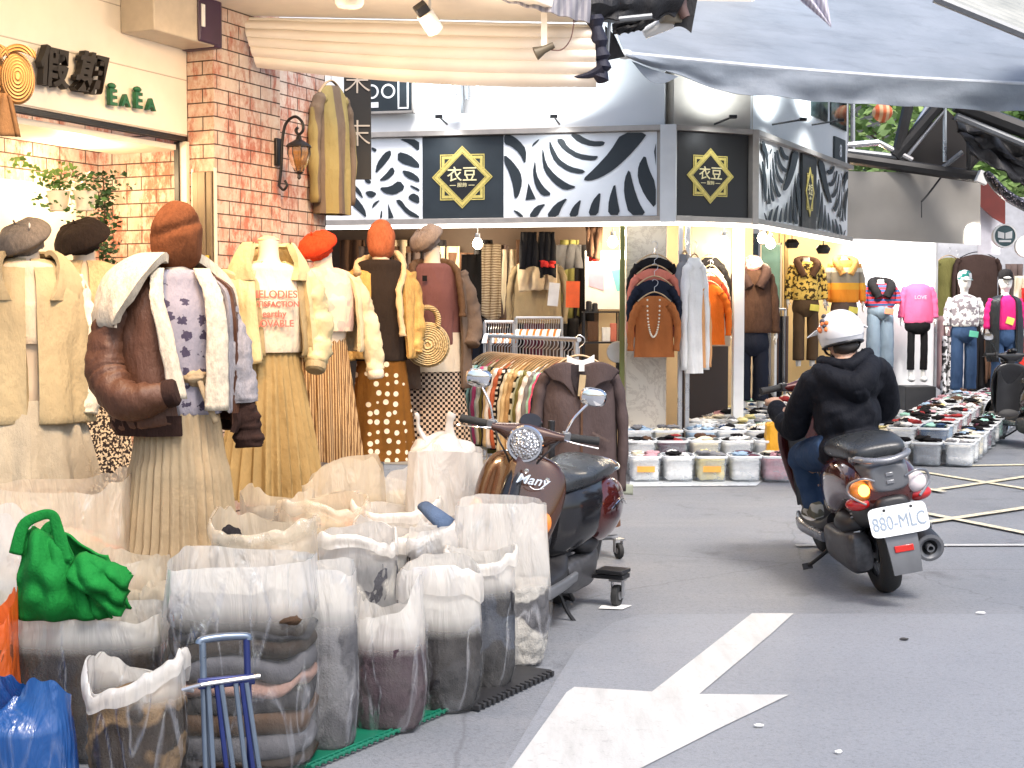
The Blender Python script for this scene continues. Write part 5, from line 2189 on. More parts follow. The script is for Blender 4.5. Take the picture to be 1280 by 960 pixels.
# big sherpa lapel and hood
for pts_, wd_ in (([(-.085, -.10, zs + .05), (-.10, -.155, zs - .06), (-.075, -.188, zs - .2), (-.03, -.205, zs - .45)], .062), ([(.08, -.09, zs + .05), (.115, -.15, zs - .06), (.125, -.172, zs - .22), (.12, -.175, zs - .50)], .085)):
    P_ = spline([Vector(p) for p in pts_], 8)
    m = MB()
    m.sheet(lambda u, w: P_[min(int(w * (len(P_) - 1)), len(P_) - 1)] + Vector(((u - .5) * wd_ * (.75 + .35 * w) + .006 * nz(w * 14, u * 3, 0), -.012 * math.sin(PI * u) - .006 * nz(u * 5, w * 22, 1), 0)), 10, len(P_) - 1, -.016)
    m.build('fleece_lapel', F_SHERPA, M1, sharp=180)
shell(M1, 'fleece_hood', F_SHERPA, [(zs + .10, .085, .075, -.01, 0), (zs + .11, .12, .11, -.02, 0), (zs + .075, .185, .155, -.03, 0), (zs + .01, .25, .19, -.03, 0), (zs - .10, .29, .205, -.03, 0), (zs - .17, .285, .20, -.03, 0), (zs - .18, .26, .185, -.03, 0)], lambda f: (1.7, .35 + .55 * f), .09, 4, 6, .035)
arm_tube(M1, 'sleeve', F_SATIN, [(-.19, .0, zs - .03), (-.275, .0, zs - .18), (-.30, -.03, zs - .36), (-.23, -.15, zs - .46), (-.08, -.215, zs - .43)], [.08, .10, .108, .10, .06], 1, .16, F_SATIN_D)
arm_tube(M1, 'sleeve', F_SHERPAG, [(.18, .0, zs - .03), (.235, -.01, zs - .2), (.265, -.02, zs - .38), (.275, -.02, zs - .48)], [.06, .07, .078, .078], 3, .06)
arm_tube(M1, 'sleeve_end', F_SATIN_D, [(.275, -.02, zs - .475), (.30, -.02, zs - .57), (.305, -.02, zs - .66)], [.066, .074, .06], 6, .1)
pleated(M1, 'tulle_skirt', F_TULLE, zs - .36, zz(722, Yb), .135, .225, 34, .075, 2, (.42, .86))
m = MB()
m.blob((.05, -.125, zs - .375), (.05, .03, .03), 3, .5, 3)
m.blob((.11, -.115, zs - .385), (.045, .022, .02), 5, .5, 3)
m.tube(spline([(.06, -.15, zs - .385), (.08, -.165, zs - .45), (.12, -.16, zs - .55)], 5), [.012] * 11, 8, flat=.4)
m.build('waist_bow', F_TULLE, M1, sharp=180)
m = MB()
m.blob((0, -.01, zz(296, Yb)), (.102, .09, .140), 4, .10, 1.6, 40, 28)
m.v = [(x + .010 * nz(x, y, z, 9, 2), y + .020 * math.exp(-((z - zz(286, Yb) - .35 * x) / .014) ** 2) * (1 if y < 0 else 0) + .012 * nz(x, y, z, 11, 5), z) for x, y, z in m.v]
m.build('hat', F_BROWNH, M1, sharp=180)

# --- cream puffer
Yp = 7.0
g = at(336, 360, Yp)
M2 = thing('mannequin', 'mannequin in cream quilted puffer jacket over a tee with red lettering and olive pleated skirt', 'mannequin', (g.x, Yp, 0), R(18), 'dressed mannequins in front of the left shop')
zs = zz(338, Yp)
stand(M2, zs - .7)
torso(M2, zs, M_MANN)
shell(M2, 'tee', F_CREAMT, jacket_prof(zs, zz(440, Yp), .17, .125, .95), 0, .04, 6, 1)
zj = zz(452, Yp)
shell(M2, 'puffer_jacket', F_PUFF, jacket_prof(zs + .01, zj, .235, .17, 1.12, .02), lambda f: (.85, .42 - .2 * f), .13, 9, 7, .035, hemwave=.015, n=90, sub=4)
shell(M2, 'jacket_lining', F_PUFFD, jacket_prof(zs + .0, zj + .03, .21, .145, 1.1, .02), lambda f: (.7, .34 - .18 * f), .05, 6, 7, .01)
shell(M2, 'padded_collar', F_PUFF, [(zs + .12, .095, .085, 0, .01), (zs + .135, .125, .115, 0, .01), (zs + .07, .165, .14, 0, .01), (zs + .0, .195, .155, 0, .01), (zs - .05, .20, .155, 0, .01)], lambda f: (.95 - .25 * f, .75 - .3 * f), .08, 5, 3, .035)
arm_tube(M2, 'sleeve', F_PUFF, [(-.18, .0, zs - .02), (-.26, .0, zs - .17), (-.30, -.02, zs - .34), (-.29, -.06, zs - .50)], [.08, .09, .092, .07], 1, .10, F_PUFFD, 1, 3)
arm_tube(M2, 'sleeve', F_PUFF, [(.18, .0, zs - .02), (.25, .0, zs - .17), (.265, -.03, zs - .34), (.24, -.08, zs - .46)], [.075, .086, .086, .066], 4, .10, F_PUFFD, 1, 3)
# quilting seams across the jacket
pleated(M2, 'pleated_skirt', F_SAGE, zs - .34, zz(620, Yp), .125, .25, 26, .11, 5)
for k, (tx, sz) in enumerate((('MELODIES', .05), ('SATISFACTION', .036), ('earthy', .045), ('LOVABLE', .045))):
    text_mesh(tx, sz, .001, solid('red_print', (.62, .10, .07), .7), frame((.005, -.134 - .004 * k, zs - .12 - k * .047), (1, 0, 0), (0, -1, .05)), M2, 'shirt_lettering', bold=.001)

# --- red beret
Yr_ = 8.0
g = at(404, 360, Yr_)
M3 = thing('mannequin', 'mannequin in red beret with cream jacket and brown striped pleated skirt', 'mannequin', (g.x, Yr_, 0), R(20), 'dressed mannequins in front of the left shop')
zs = zz(345, Yr_)
stand(M3, zs - .7)
torso(M3, zs, M_MANN)
shell(M3, 'fuzzy_top', cloth('fuzzy_cream', (.74, .62, .47), (.60, .42, .36), 'patch', 12), jacket_prof(zs + .01, zz(414, Yr_), .175, .13, .95), 0, .06, 6, 1)
zj = zz(440, Yr_)
shell(M3, 'jacket', cloth('cream_jacket', (.58, .49, .32)), jacket_prof(zs + .01, zj, .225, .155, 1.05, .02), lambda f: (.85, .55 - .1 * f), .09, 6, 4, .02)
arm_tube(M3, 'sleeve', MATS['cream_jacket'], [(.18, .0, zs - .02), (.255, .0, zs - .17), (.30, -.02, zs - .36), (.32, -.04, zs - .54)], [.066, .07, .074, .055], 4, .1, F_CREAMT)
arm_tube(M3, 'sleeve', MATS['cream_jacket'], [(-.18, .0, zs - .02), (-.235, .0, zs - .17), (-.25, -.02, zs - .36), (-.24, -.04, zs - .50)], [.07, .075, .075, .055], 2, .1)
pleated(M3, 'pleated_skirt', F_BRPL, zs - .33, zz(576, Yr_), .12, .20, 22, .12, 3)
beret(M3, zz(313, Yr_), F_REDH, .115, (R(18), R(-28)), (-.02, 0), .085, 6)

# --- rust hat, mustard fleece
Yo = 8.7
g = at(476, 360, Yo)
M4 = thing('mannequin', 'mannequin in rust hat with mustard fleece jacket and brown polka dot skirt', 'mannequin', (g.x, Yo, 0), R(18), 'dressed mannequins in front of the left shop')
zs = zz(338, Yo)
stand(M4, zs - .7)
torso(M4, zs, M_MANN)
shell(M4, 'black_top', cloth('black_jersey', (.03, .022, .018)), jacket_prof(zs + .03, zs - .55, .165, .12, .95), 0, .04, 6, 1)
zj = zz(448, Yo)
shell(M4, 'fleece_jacket', F_FLEECE, jacket_prof(zs + .01, zj, .22, .155, 1.06, .02), lambda f: (.62, .42), .06, 5, 8, .026)
arm_tube(M4, 'sleeve', F_FLEECE, [(-.18, .0, zs - .02), (-.235, .0, zs - .18), (-.25, -.02, zs - .36), (-.235, -.05, zs - .55)], [.07, .075, .072, .055], 2, .07)
arm_tube(M4, 'sleeve', F_FLEECE, [(.18, .0, zs - .02), (.225, .0, zs - .18), (.235, -.02, zs - .36), (.22, -.05, zs - .5)], [.07, .07, .07, .055], 5, .07)
collar_fur(M4, 'hood', cloth('cream_hood', (.66, .50, .30)), [(-.16, -.08, zs - .02), (-.13, .03, zs + .05), (0, .09, zs + .10), (.11, .03, zs + .10), (.13, -.06, zs + .0), (.08, -.14, zs - .15), (.10, -.15, zs - .4)], .02, 4)
pleated(M4, 'dotted_skirt', F_DOTS, zs - .4, zz(573, Yo), .13, .20, 12, .07, 4, wave=.08)
m = MB()
m.blob((0, -.01, zz(300, Yo)), (.09, .08, .125), 4, .12, 1.6, 30, 20)
m.build('hat', F_ORH, M4, sharp=180)

# --- taupe beret, grey coat
Yt5 = 9.2
g = at(540, 360, Yt5)
M5 = thing('mannequin', 'mannequin in taupe beret with mauve sweater, open grey coat and checked skirt', 'mannequin', (g.x, Yt5, 0), R(14), 'dressed mannequins in front of the left shop')
zs = zz(338, Yt5)
stand(M5, zs - .7)
torso(M5, zs, M_MANN)
shell(M5, 'white_shirt', F_CREAMT, [(zs - .4, .185, .14), (zs - .5, .19, .145), (zz(464, Yt5), .195, .15)], 0, .06, 6, 1)
shell(M5, 'sweater', F_MAUVE, jacket_prof(zs + .01, zz(432, Yt5), .175, .13, 1.05), 0, .08, 6, 1)
shell(M5, 'coat', F_GREYCO, jacket_prof(zs + .01, zz(485, Yt5), .235, .17, 1.1, .03), lambda f: (.8, .6 - .2 * f), .09, 6, 4, .022)
arm_tube(M5, 'sleeve', F_GREYCO, [(.18, .0, zs - .02), (.255, .0, zs - .17), (.29, -.02, zs - .36), (.27, -.10, zs - .48)], [.075, .08, .08, .06], 4, .1)
arm_tube(M5, 'sleeve', F_GREYCO, [(-.18, .0, zs - .02), (-.235, .0, zs - .17), (-.25, -.02, zs - .36), (-.23, -.06, zs - .5)], [.07, .07, .07, .055], 2, .1)
collar_fur(M5, 'fur_collar', cloth('brown_fur', (.12, .07, .04), pat='fur', scale=60, bump=1.0), [(-.13, -.16, zs - .4), (-.14, -.15, zs - .1), (-.13, -.05, zs + .03), (0, .07, zs + .06), (.13, -.05, zs + .03), (.16, -.13, zs - .12), (.17, -.15, zs - .3)], .022, 4)
pleated(M5, 'check_skirt', F_CHECK, zs - .5, zz(572, Yt5), .17, .25, 16, .05, 4)
beret(M5, zz(303, Yt5), F_TAUH, .12, (R(15), R(-38)), (-.02, 0), .085, 6)
m = MB()
m.box((-.075, -.148, zs - .055), (.03, .005, .035))
m.build('badge', C_BLACK, M5)

# woven round handbag
hb = thing('woven_handbag', 'round woven straw handbag hanging before the mauve sweater', 'handbag', at(534, 431, 8.85), R(8))
t = new_mat('straw')
v = t.coord()
vo = t.node('ShaderNodeTexVoronoi')
vo.inputs['Scale'].default_value = 60
t.link(v, vo.inputs['Vector'])
wv = t.node('ShaderNodeTexWave', wave_type='RINGS', rings_direction='SPHERICAL')
wv.inputs['Scale'].default_value = 28
wv.inputs['Distortion'].default_value = 2
t.link(v, wv.inputs['Vector'])
M_STRAW = t.done(t.pbr(t.mix(wv.outputs['Fac'], (.42, .28, .11), (.72, .55, .28)), .7, 0, t.bump(t.math('ADD', wv.outputs['Fac'], vo.outputs['Distance']), .9, .012)))
m = MB()
m.lathe([(0, -.045), (.06, -.045), (.125, -.035), (.142, -.012), (.142, .012), (.125, .035), (.06, .045), (0, .045)], 40, axis='Y')
m.build('bag_body', M_STRAW, hb)
for y_ in (-.03, .03):
    m = MB()
    m.tube(spline([(-.065, y_, .11), (-.068, y_, .17), (-.045, y_, .215), (0, y_, .232), (.045, y_, .215), (.068, y_, .17), (.065, y_, .11)], 5), .016, 10)
    m.build('handle', M_STRAW, hb)

# --- grey beret oat coat at the left edge
Yg = 6.0
g = at(34, 360, Yg)
M6 = thing('mannequin', 'mannequin in grey beret and long pale oat coat at the left edge', 'mannequin', (g.x, Yg, 0), R(20), 'dressed mannequins in front of the left shop')
zs = zz(340, Yg)
stand(M6, zs - .7)
torso(M6, zs, M_MANN)
zj = zz(528, Yg)
shell(M6, 'coat', F_LICOAT, jacket_prof(zs + .02, zj, .235, .16, 1.12, .01), lambda f: (.14, .05), .16, 6, 9, .022)
shell(M6, 'white_blouse', F_CREAMT, jacket_prof(zs + .01, zs - .3, .17, .12, 1), 0, .05, 5, 9, .01)
arm_tube(M6, 'sleeve', F_LICOAT, [(-.18, .0, zs - .03), (-.26, .0, zs - .2), (-.28, -.02, zs - .42), (-.25, -.05, zs - .6)], [.08, .085, .08, .065], 1, .08)
arm_tube(M6, 'sleeve', cloth('white_knit_sleeve', (.72, .66, .52), pat='knit', scale=50), [(.18, .0, zs - .03), (.245, .0, zs - .2), (.27, -.02, zs - .42), (.25, -.05, zs - .6)], [.075, .08, .075, .06], 2, .08)
shell(M6, 'hood_collar', F_LICOAT, [(zs + .08, .085, .075, 0, .01), (zs + .09, .12, .11, 0, .01), (zs + .04, .18, .15, 0, .01), (zs - .06, .225, .175, 0, .01), (zs - .12, .225, .175, 0, .01)], lambda f: (.9 - .5 * f, .7 - .4 * f), .09, 5, 3, .02)
pleated(M6, 'gathered_skirt', F_OAT2, zj + .1, zz(604, Yg), .2, .27, 14, .09, 3)
beret(M6, zz(306, Yg), F_GRYH, .118, (R(20), R(-26)), (-.0, 0), .085, 7)
o = MB()
o.blob((.01, -.12, zz(284, Yg)), (.004, .004, .012), 1, 0)
o.build('hat_pin', M_CREAM, M6)

# --- dark beret fur jacket behind
Yd = 6.9
g = at(106, 360, Yd)
M7 = thing('mannequin', 'mannequin in black brown beret with cream fur jacket and speckled sequin skirt', 'mannequin', (g.x, Yd, 0), R(18), 'dressed mannequins in front of the left shop')
zs = zz(340, Yd)
stand(M7, zs - .7)
torso(M7, zs, M_MANN)
shell(M7, 'fur_jacket', F_CFUR, jacket_prof(zs + .02, zz(442, Yd), .20, .15, 1.02, .01), lambda f: .1, .10, 5, 9, .03)
arm_tube(M7, 'sleeve', F_CFUR, [(.16, .0, zs - .03), (.215, .0, zs - .17), (.225, -.02, zs - .3), (.19, -.06, zs - .42)], [.07, .08, .08, .06], 1, .08)
arm_tube(M7, 'sleeve', F_CFUR, [(-.16, .0, zs - .03), (-.215, .0, zs - .17), (-.225, -.02, zs - .3), (-.19, -.06, zs - .46)], [.07, .08, .08, .06], 1, .08)
pleated(M7, 'sequin_skirt', F_SEQ, zs - .36, zz(612, Yd), .14, .22, 10, .08, 3)
beret(M7, zz(306, Yd), F_BLKH, .135, (R(22), R(-22)), (-.0, 0), .10, 7)

# --- jacket hung on the banner wall
hj = hung_top(at(414, 108, 9.0), cloth('pastel_coat', (.17, .125, .09), (.30, .24, .10), 'stripes', 2.4), 'long tan and mustard striped coat hanging in front of the vertical banner', R(52), .125, .80, .66, 4, 'coat', 'hanging_coat', depth=.075)

# --- straw hats at the upper left corner
M_STRAWH = M_STRAW
for k, (px, py, l_) in enumerate(((22, 98, 'orange straw sun hat with brown ribbon hanging under the fascia sign'), (-12, 95, 'second straw hat cut by the left edge of the picture'))):
    p = at(px, py, 5.4)
    o = thing('straw_hat', l_, 'hat', p, R(20))
    t_ = MATS.get('straw_orange')
    if not t_:
        t = new_mat('straw_orange')
        v = t.coord((1, .3, .62))
        wv = t.node('ShaderNodeTexWave', wave_type='RINGS', rings_direction='SPHERICAL')
        wv.inputs['Scale'].default_value = 42
        t.link(v, wv.inputs['Vector'])
        t_ = t.done(t.pbr(t.mix(wv.outputs['Fac'], (.42, .20, .05), (.66, .36, .11)), .6, 0, t.bump(wv.outputs['Fac'], .8, .008)))
    m = MB()
    m.blob((0, 0, 0), (.062, .035, .098), k, .05, 1, 36, 24)
    m.build('crown', t_, o, sharp=180)
    m = MB()
    m.sheet(lambda u, w: ((u - .5) * .13, -.03 + .02 * math.sin(u * 5), .095 + .03 * math.sin(u * PI) - .03 * w), 12, 4, .006)
    m.build('brim', t_, o, sharp=180)
    m = MB()
    m.sheet(lambda u, w: (-.05 + (u - .5) * .05 + .03 * w * (1 if u > .5 else -1), -.01 + .01 * math.sin(u * 20), -.06 - w * .16), 10, 10, .004)
    m.build('ribbon', cloth('brown_ribbon', (.20, .11, .05)), o, sharp=180)

# --- flower pots with trailing plants on the panel
for k, (px, py, l_) in enumerate(((73, 250, 'cream flower pot on the left of the panel pair with trailing ivy'), (106, 250, 'cream flower pot on the right of the panel pair with dark ivy'))):
    p = at(px, py, 7.4)
    o = thing('potted_plant', l_, 'plant', p)
    m = MB()
    m.lathe([(0, -.055), (.042, -.055), (.056, .03), (.062, .045), (.055, .045), (.05, .03), (0, .03)], 24)
    m.build('pot', M_CREAM, o)
    rg = random.Random(k + 3)
    m = MB()
    for j in range(110):
        a = rg.uniform(0, 6.28)
        r_ = rg.uniform(.01, .13)
        p_ = Vector((math.cos(a) * r_, math.sin(a) * r_ * .6 - .02, .07 + rg.uniform(-.03, .06) - (r_ > .07) * rg.uniform(0, .12 + .12 * k)))
        a_ = Vector((rg.uniform(-1, 1), rg.uniform(-1, 1), rg.uniform(-.5, .5))).normalized() * rg.uniform(.012, .022)
        b_ = Vector((rg.uniform(-1, 1), rg.uniform(-1, 1), rg.uniform(-1, 1))).cross(a_).normalized() * a_.length * .6
        m.add([p_ - a_, p_ + b_, p_ + a_, p_ - b_], [(0, 1, 2, 3)])
    m.build('leaves', solid('ivy', (.05, .13, .025), .5, var=.5, vs=30), o)
iv = thing('hanging_ivy', 'dark trailing ivy garland beside the niche corner behind the hats', 'plant', at(128, 215, 7.5))
rg = random.Random(9)
m = MB()
for j in range(500):
    z_ = -rg.random() ** 1.2 * .55
    p_ = Vector((rg.gauss(0, .035 + .03 * (z_ > -.15)), rg.gauss(0, .03), z_))
    a_ = Vector((rg.uniform(-1, 1), rg.uniform(-1, 1), rg.uniform(-.5, .5))).normalized() * rg.uniform(.012, .022)
    b_ = Vector((rg.uniform(-1, 1), rg.uniform(-1, 1), rg.uniform(-1, 1))).cross(a_).normalized() * a_.length * .6
    m.add([p_ - a_, p_ + b_, p_ + a_, p_ - b_], [(0, 1, 2, 3)])
m.build('leaves', solid('ivy_dark', (.025, .07, .02), .5, var=.5, vs=30), iv)
m = MB()
m.tube(spline([(0, 0, 0), (.01, .0, -.2), (-.01, 0, -.55)]), .004, 6)
m.build('stem', M_BARK, iv)
iv = thing('ivy_vine', 'light green ivy vine strung at the top of the cream panel', 'plant', at(20, 205, 7.0))
m = MB()
for j in range(40):
    f = j / 39
    p_ = Vector((f * .32 - .03, rg.gauss(0, .01), .02 * math.sin(f * 9) - f * .04 + rg.gauss(0, .02)))
    a_ = Vector((rg.uniform(-1, 1), rg.uniform(-.3, .3), rg.uniform(-.8, .8))).normalized() * rg.uniform(.014, .022)
    b_ = Vector((0, 1, 0)).cross(a_).normalized() * a_.length * .6
    m.add([p_ - a_, p_ + b_, p_ + a_, p_ - b_], [(0, 1, 2, 3)])
m.build('leaves', solid('ivy_light', (.12, .22, .03), .5, var=.4, vs=30), iv)

# ================================================================== mannequins of the far stand
def far_mannequin(px, Y, ztop_py, waist_py, ankle_py, label, topmat, legmat, sc=1.0, arms=True, head=False, collar=None, collar_mat=None, extra=None, legw=.085, boot=False, feet=True, hem=None, foot_py=None, hand=True, half=False):
    zn = zz(ztop_py, Y)           # neck base height
    zw, za = zz(waist_py, Y), zz(ankle_py, Y)
    zsh = zn
    o = thing('mannequin', label, 'mannequin', (xx(px, Y), Y, 0), 0, 'dressed mannequins of the far stand')
    m = MB()
    L = zsh - zw
    pr = [(zw - .12, .10, .08), (zw - .04, .15, .11), (zw + .1, .14, .10), (zsh - L * .45, .13, .1), (zsh - L * .2, .16, .11), (zsh - .03, .15, .08), (zsh + .03, .055, .055), (zsh + .08, .045, .05)]
    m.rings(body_rings(smooth_prof(pr), 24), True, (True, True))
    zf = zz(foot_py, Y) if foot_py else za - .08
    for s_ in (-1, 1):
        m.tube(spline([(s_ * .085, 0, zw - .06), (s_ * .09, -.015, (zw * .45 + za * .55)), (s_ * .088, .0, za), (s_ * .085, .0, zf)], 4), [min(legw * .72, q_) for q_ in (.07, .065, .06, .055, .05, .045, .042, .04, .036, .034, .032, .03, .03)], 10)
    m.build('mannequin_body', M_MANW, o, sharp=70)
    if head:
        head_mesh(o, zsh - .04, M_MANW)
    hemz = zz(hem, Y) if hem else zw
    shell(o, 'top', topmat, [(zsh + .03, .07, .06), (zsh + .0, .14, .085), (zsh - .05, .185, .11), (zsh - L * .4, .19, .125), (hemz + .05, .195, .13), (hemz, .18, .12)], 0, .08, 5, px, .012, n=40)
    tm = MB()
    tm.rings(body_rings(smooth_prof([(zw + .05, .145, .105), (zw - .03, .165, .125), (zw - .11, .175, .13), (zw - .17, .15, .11), (zw - .22, .05, .08)]), 28), True, (True, True))
    for s_ in (-1, 1):
        sp_ = spline([(s_ * .085, 0, zw - .06), (s_ * .09, -.015, (zw * .45 + za * .55)), (s_ * .088, .0, za)], 8)
        k_ = len(sp_)
        tm.tube(sp_, [(.085 if i < 3 else legw + (.012 if boot else 0) * (i / k_)) * (1 + .06 * nz(i * .5, px, 0)) for i in range(k_)], 16)
    tm.build('trousers', legmat, o, sharp=180)
    for s_ in (-1, 1):
        if feet:
            m = MB()
            m.blob((s_ * .085, -.04, zf), (.045, .10, .04), 2, .08)
            m.build('shoe', M_WHITE, o, sharp=180)
        if arms:
            m = MB()
            sp_ = spline([(s_ * .155, 0, zsh - .03), (s_ * .215, .0, zsh - L * .42), (s_ * .235, -.02, zsh - L * .98)], 8)
            m.tube(sp_, [.06 * (1 + .08 * math.sin(i * 1.9 + px)) - .018 * i / len(sp_) for i in range(len(sp_))], 14)
            m.build('sleeve', topmat, o, sharp=180)
            if hand:
                m = MB()
                e = sp_[-1]
                m.blob((e.x, e.y, e.z - .03), (.02, .028, .045), 1, .1)
                for q in range(4):
                    m.tube([(e.x, e.y - .02 + q * .013, e.z - .06), (e.x, e.y - .024 + q * .014, e.z - .12 + .01 * (q in (0, 3)))], [.0075, .005], 6)
                m.tube([(e.x - s_ * .012, e.y - .02, e.z - .03), (e.x - s_ * .03, e.y - .035, e.z - .07)], [.008, .005], 6)
                m.build('hand', M_MANW, o, sharp=180)
    if collar:
        collar_fur(o, 'collar', collar_mat, [(-.05, -.13, zsh - .16), (-.12, -.1, zsh - .02), (-.11, .02, zsh + .04), (0, .08, zsh + .06), (.11, .02, zsh + .04), (.12, -.1, zsh - .02), (.05, -.13, zsh - .16)], collar, 3)
    m = MB()
    m.box((.08, -.165, zw - .10), (.12, .006, .08), Matrix.Rotation(.15, 3, 'Y'))
    if extra:
        m.build('price_tag', extra, o, .02)
    return o, zsh, zw


T_YEL = solid('tag_yellow', (.75, .68, .12), .5)
T_COR = solid('tag_coral', (.75, .22, .12), .5)
T_GRN = solid('tag_green', (.15, .60, .42), .5)
far_mannequin(1007, 18.2, 330, 375, 450, 'headless mannequin in yellow fluffy sweater with brown fur collar and brown trousers', cloth('yellow_fluff', (.72, .52, .14), (.06, .04, .02), 'speckle', 22), cloth('brown_trouser', (.10, .065, .04)), collar=.045, collar_mat=C_BROWNC, extra=T_YEL, legw=.075, feet=False)
far_mannequin(1055, 18.4, 328, 378, 452, 'headless mannequin in orange banded sweater and grey trousers before the yellow wall', cloth('orange_band', (.80, .36, .05), pat='zramp', scale=.4, ramp=[(0, (.80, .30, .04)), (.70, (.80, .42, .06)), (.735, (.30, .28, .24)), (.79, (.72, .70, .60)), (.815, (.80, .40, .12)), (.86, (.80, .34, .05))]), C_TAUPE, collar=.04, collar_mat=cloth('orange_fur', (.80, .45, .16), pat='fur', scale=50), extra=T_YEL, feet=False)
far_mannequin(1100, 19.3, 357, 380, 460, 'headless mannequin in blue and red patterned jacket with black fur collar and flared jeans', cloth('blue_red_pattern', (.05, .09, .22), (.50, .04, .05), 'hstripes', 5), C_JEANL, collar=.06, collar_mat=C_BLACK, extra=T_COR, hem=384, legw=.09, boot=True, foot_py=478)
far_mannequin(1147, 19.5, 357, 398, 462, 'headless mannequin in pink hoodie and black leggings standing on a black box', cloth('pink_sweat', (.72, .13, .27)), C_BLACK, hem=404, legw=.05, foot_py=474)
mz = MB()
px_ = Vector((xx(1147, 19.5), 19.5, 0))
far_mannequin(1205, 18.9, 371, 408, 487, 'mannequin in white patterned cap, white long sleeved top and dark blue jeans', cloth('white_print', (.78, .78, .76), (.25, .22, .24), 'speckle', 16), C_JEAN, head=True, extra=T_GRN, legw=.08, foot_py=503)
far_mannequin(1256, 18.3, 372, 412, 490, 'mannequin in black cap with magenta top, black quilted vest and jeans', cloth('magenta_jersey', (.72, .03, .20)), C_JEAN, head=True, extra=None, legw=.08, foot_py=506)

fm = [o for o in bpy.data.objects if o.get('category') == 'mannequin' and o.parent is None]
wcap = [o for o in fm if 'white patterned cap' in o['label']][0]
bcap = [o for o in fm if 'black cap with magenta' in o['label']][0]
for o, mt, z_ in ((wcap, cloth('floral_cap', (.78, .80, .78), (.02, .25, .22), 'speckle', 14), zz(346, 18.9)), (bcap, C_BLACK, zz(345, 18.3))):
    m = MB()
    m.lathe([(.088, -.04), (.092, -.01), (.088, .04), (.06, .08), (0, .095)], 24, (0, 0, z_))
    m.sheet(lambda u, w: ((u - .5) * .15, -.08 - w * .07 * math.sin(PI * (u * .8 + .1)), z_ - .035 - w * .015), 10, 4, .008)
    m.build('cap', mt, o, sharp=120)
zsv = zz(372, 18.3)
shell(bcap, 'quilted_vest', cloth('black_puffer', (.014, .018, .022), rough=.45), [(zsv + .03, .09, .08), (zsv, .16, .11), (zsv - .06, .21, .15), (zsv - .3, .22, .165), (zz(440, 18.3), .225, .17), (zz(452, 18.3), .2, .15)], .55, .12, 6, 3, .03, n=50)
m = MB()
m.box((.02, -.14, zsv - .30), (.10, .006, .09), Matrix.Rotation(.3, 3, 'Y'))
m.build('price_tag', T_YEL, bcap, .02)
m = MB()
m.box((xx(1147, 19.5), 19.5, zz(489, 19.3) - .1), (.42, .4, .33))
o = m.build('display_box', solid('black_box', (.03, .03, .032), .5), None, .01)
tag(o, 'low black display box under the pink hoodie mannequin', 'display box')

pinkm = [q for q in fm if 'pink hoodie' in q['label']][0]
M_PRT = solid('silver_print', (.72, .45, .50), .5)
text_mesh('LOVE', .07, .001, M_PRT, frame((0, -.135, zz(372, 19.5)), (1, 0, 0), (0, -1, 0)), pinkm, 'shirt_lettering')
# clothes hung between the white panel and the sign
hung_top(at(1222, 318, 20.4), cloth('dark_brown_knit', (.045, .028, .024)), 'dark brown cardigan on a black hanger above the white cap mannequin', 0, .30, .85, .6, 3, 'cardigan', 'hanging_cardigan', hmat=C_BLACK, depth=.08)
hung_top(at(1186, 322, 20.5), C_OLIVE, 'olive jacket hanging right beside the white display panel', R(30), .26, 1.0, .7, 5, 'jacket', 'hanging_jacket', depth=.08)
hung_top(at(1196, 326, 20.6), cloth('khaki_brown', (.20, .13, .08)), 'khaki brown cardigan hanging behind the dark brown one', R(20), .28, 1.1, .7, 6, 'cardigan', 'hanging_cardigan', depth=.08)
for k, (px, py, h, w, mt, l_) in enumerate(((1180, 395, 1.0, .22, cloth('pink_grey', (.30, .20, .20)), 'dusty pink long garment beside the jeans mannequin'), (1186, 420, .8, .18, cloth('white_dots', (.75, .74, .74), (.05, .05, .05), 'speckle', 18), 'white spotted trousers beside the jeans mannequin'),
                                            (1230, 400, 1.0, .3, C_BLACK, 'black coat hanging between the two capped mannequins'), (1243, 380, 1.1, .25, C_BROWNC, 'dark brown coat hanging behind the quilted vest'), (1268, 330, 1.6, .24, C_TAUPE, 'taupe coat hanging behind the magenta top'),
                                            (1276, 345, .5, .2, C_CREAMC, 'cream blouse hanging at the right edge'), (1290, 360, 1.2, .3, C_RED, 'red coat hanging at the right edge behind the magenta sleeve'))):
    hung_flat(px, py, 20.2 - k * .05, w, h, mt, l_, seed=k + 50, group='clothes hung behind the far mannequins')

# fur vest mannequin by the white pillar
FV = far_mannequin(940, 14.3, 340, 418, 500, 'mannequin in brown fur vest with black sleeves and pink patterned cap by the white pillar', cloth('brown_fur_vest', (.085, .045, .03), pat='fur', scale=30, bump=1.0), C_NAVY, head=False, legw=.08, feet=False, hem=416, collar=.05, collar_mat=cloth('fluffy_dark', (.06, .035, .03), pat='fur', scale=50))[0]
m = MB()
m.blob((0, 0, zz(330, 14.3)), (.10, .10, .09), 3, .15)
m.build('cap', cloth('pink_cap', (.55, .25, .22), (.8, .7, .6), 'speckle', 30), FV, sharp=180)
bpy.context.view_layer.update()
# ================================================================== plastic bags full of clothes
F_CLEAR = film('clear_film', (.84, .82, .77), (.01, .12), .16, haze=.62, gloss=.30)
F_MILK = film('milky_film', (.74, .73, .70), (.30, .55), .32, haze=.28)
F_WHITE = film('white_film', (.76, .73, .68), (.68, .92), .35)
F_WARMF = film('warm_film', (.72, .64, .50), (.26, .52), .3, haze=.3)
F_GREEN = cloth('green_nonwoven', (.012, .20, .035), rough=.8, bump=.5, weave=160, thin=.12)
F_BLUE = film('blue_film', (.008, .09, .32), (.93, .99), .22)
F_ORNG = film('orange_film', (.75, .14, .02), (.8, .95), .3)


def sgn(x):
    return -1 if x < 0 else 1


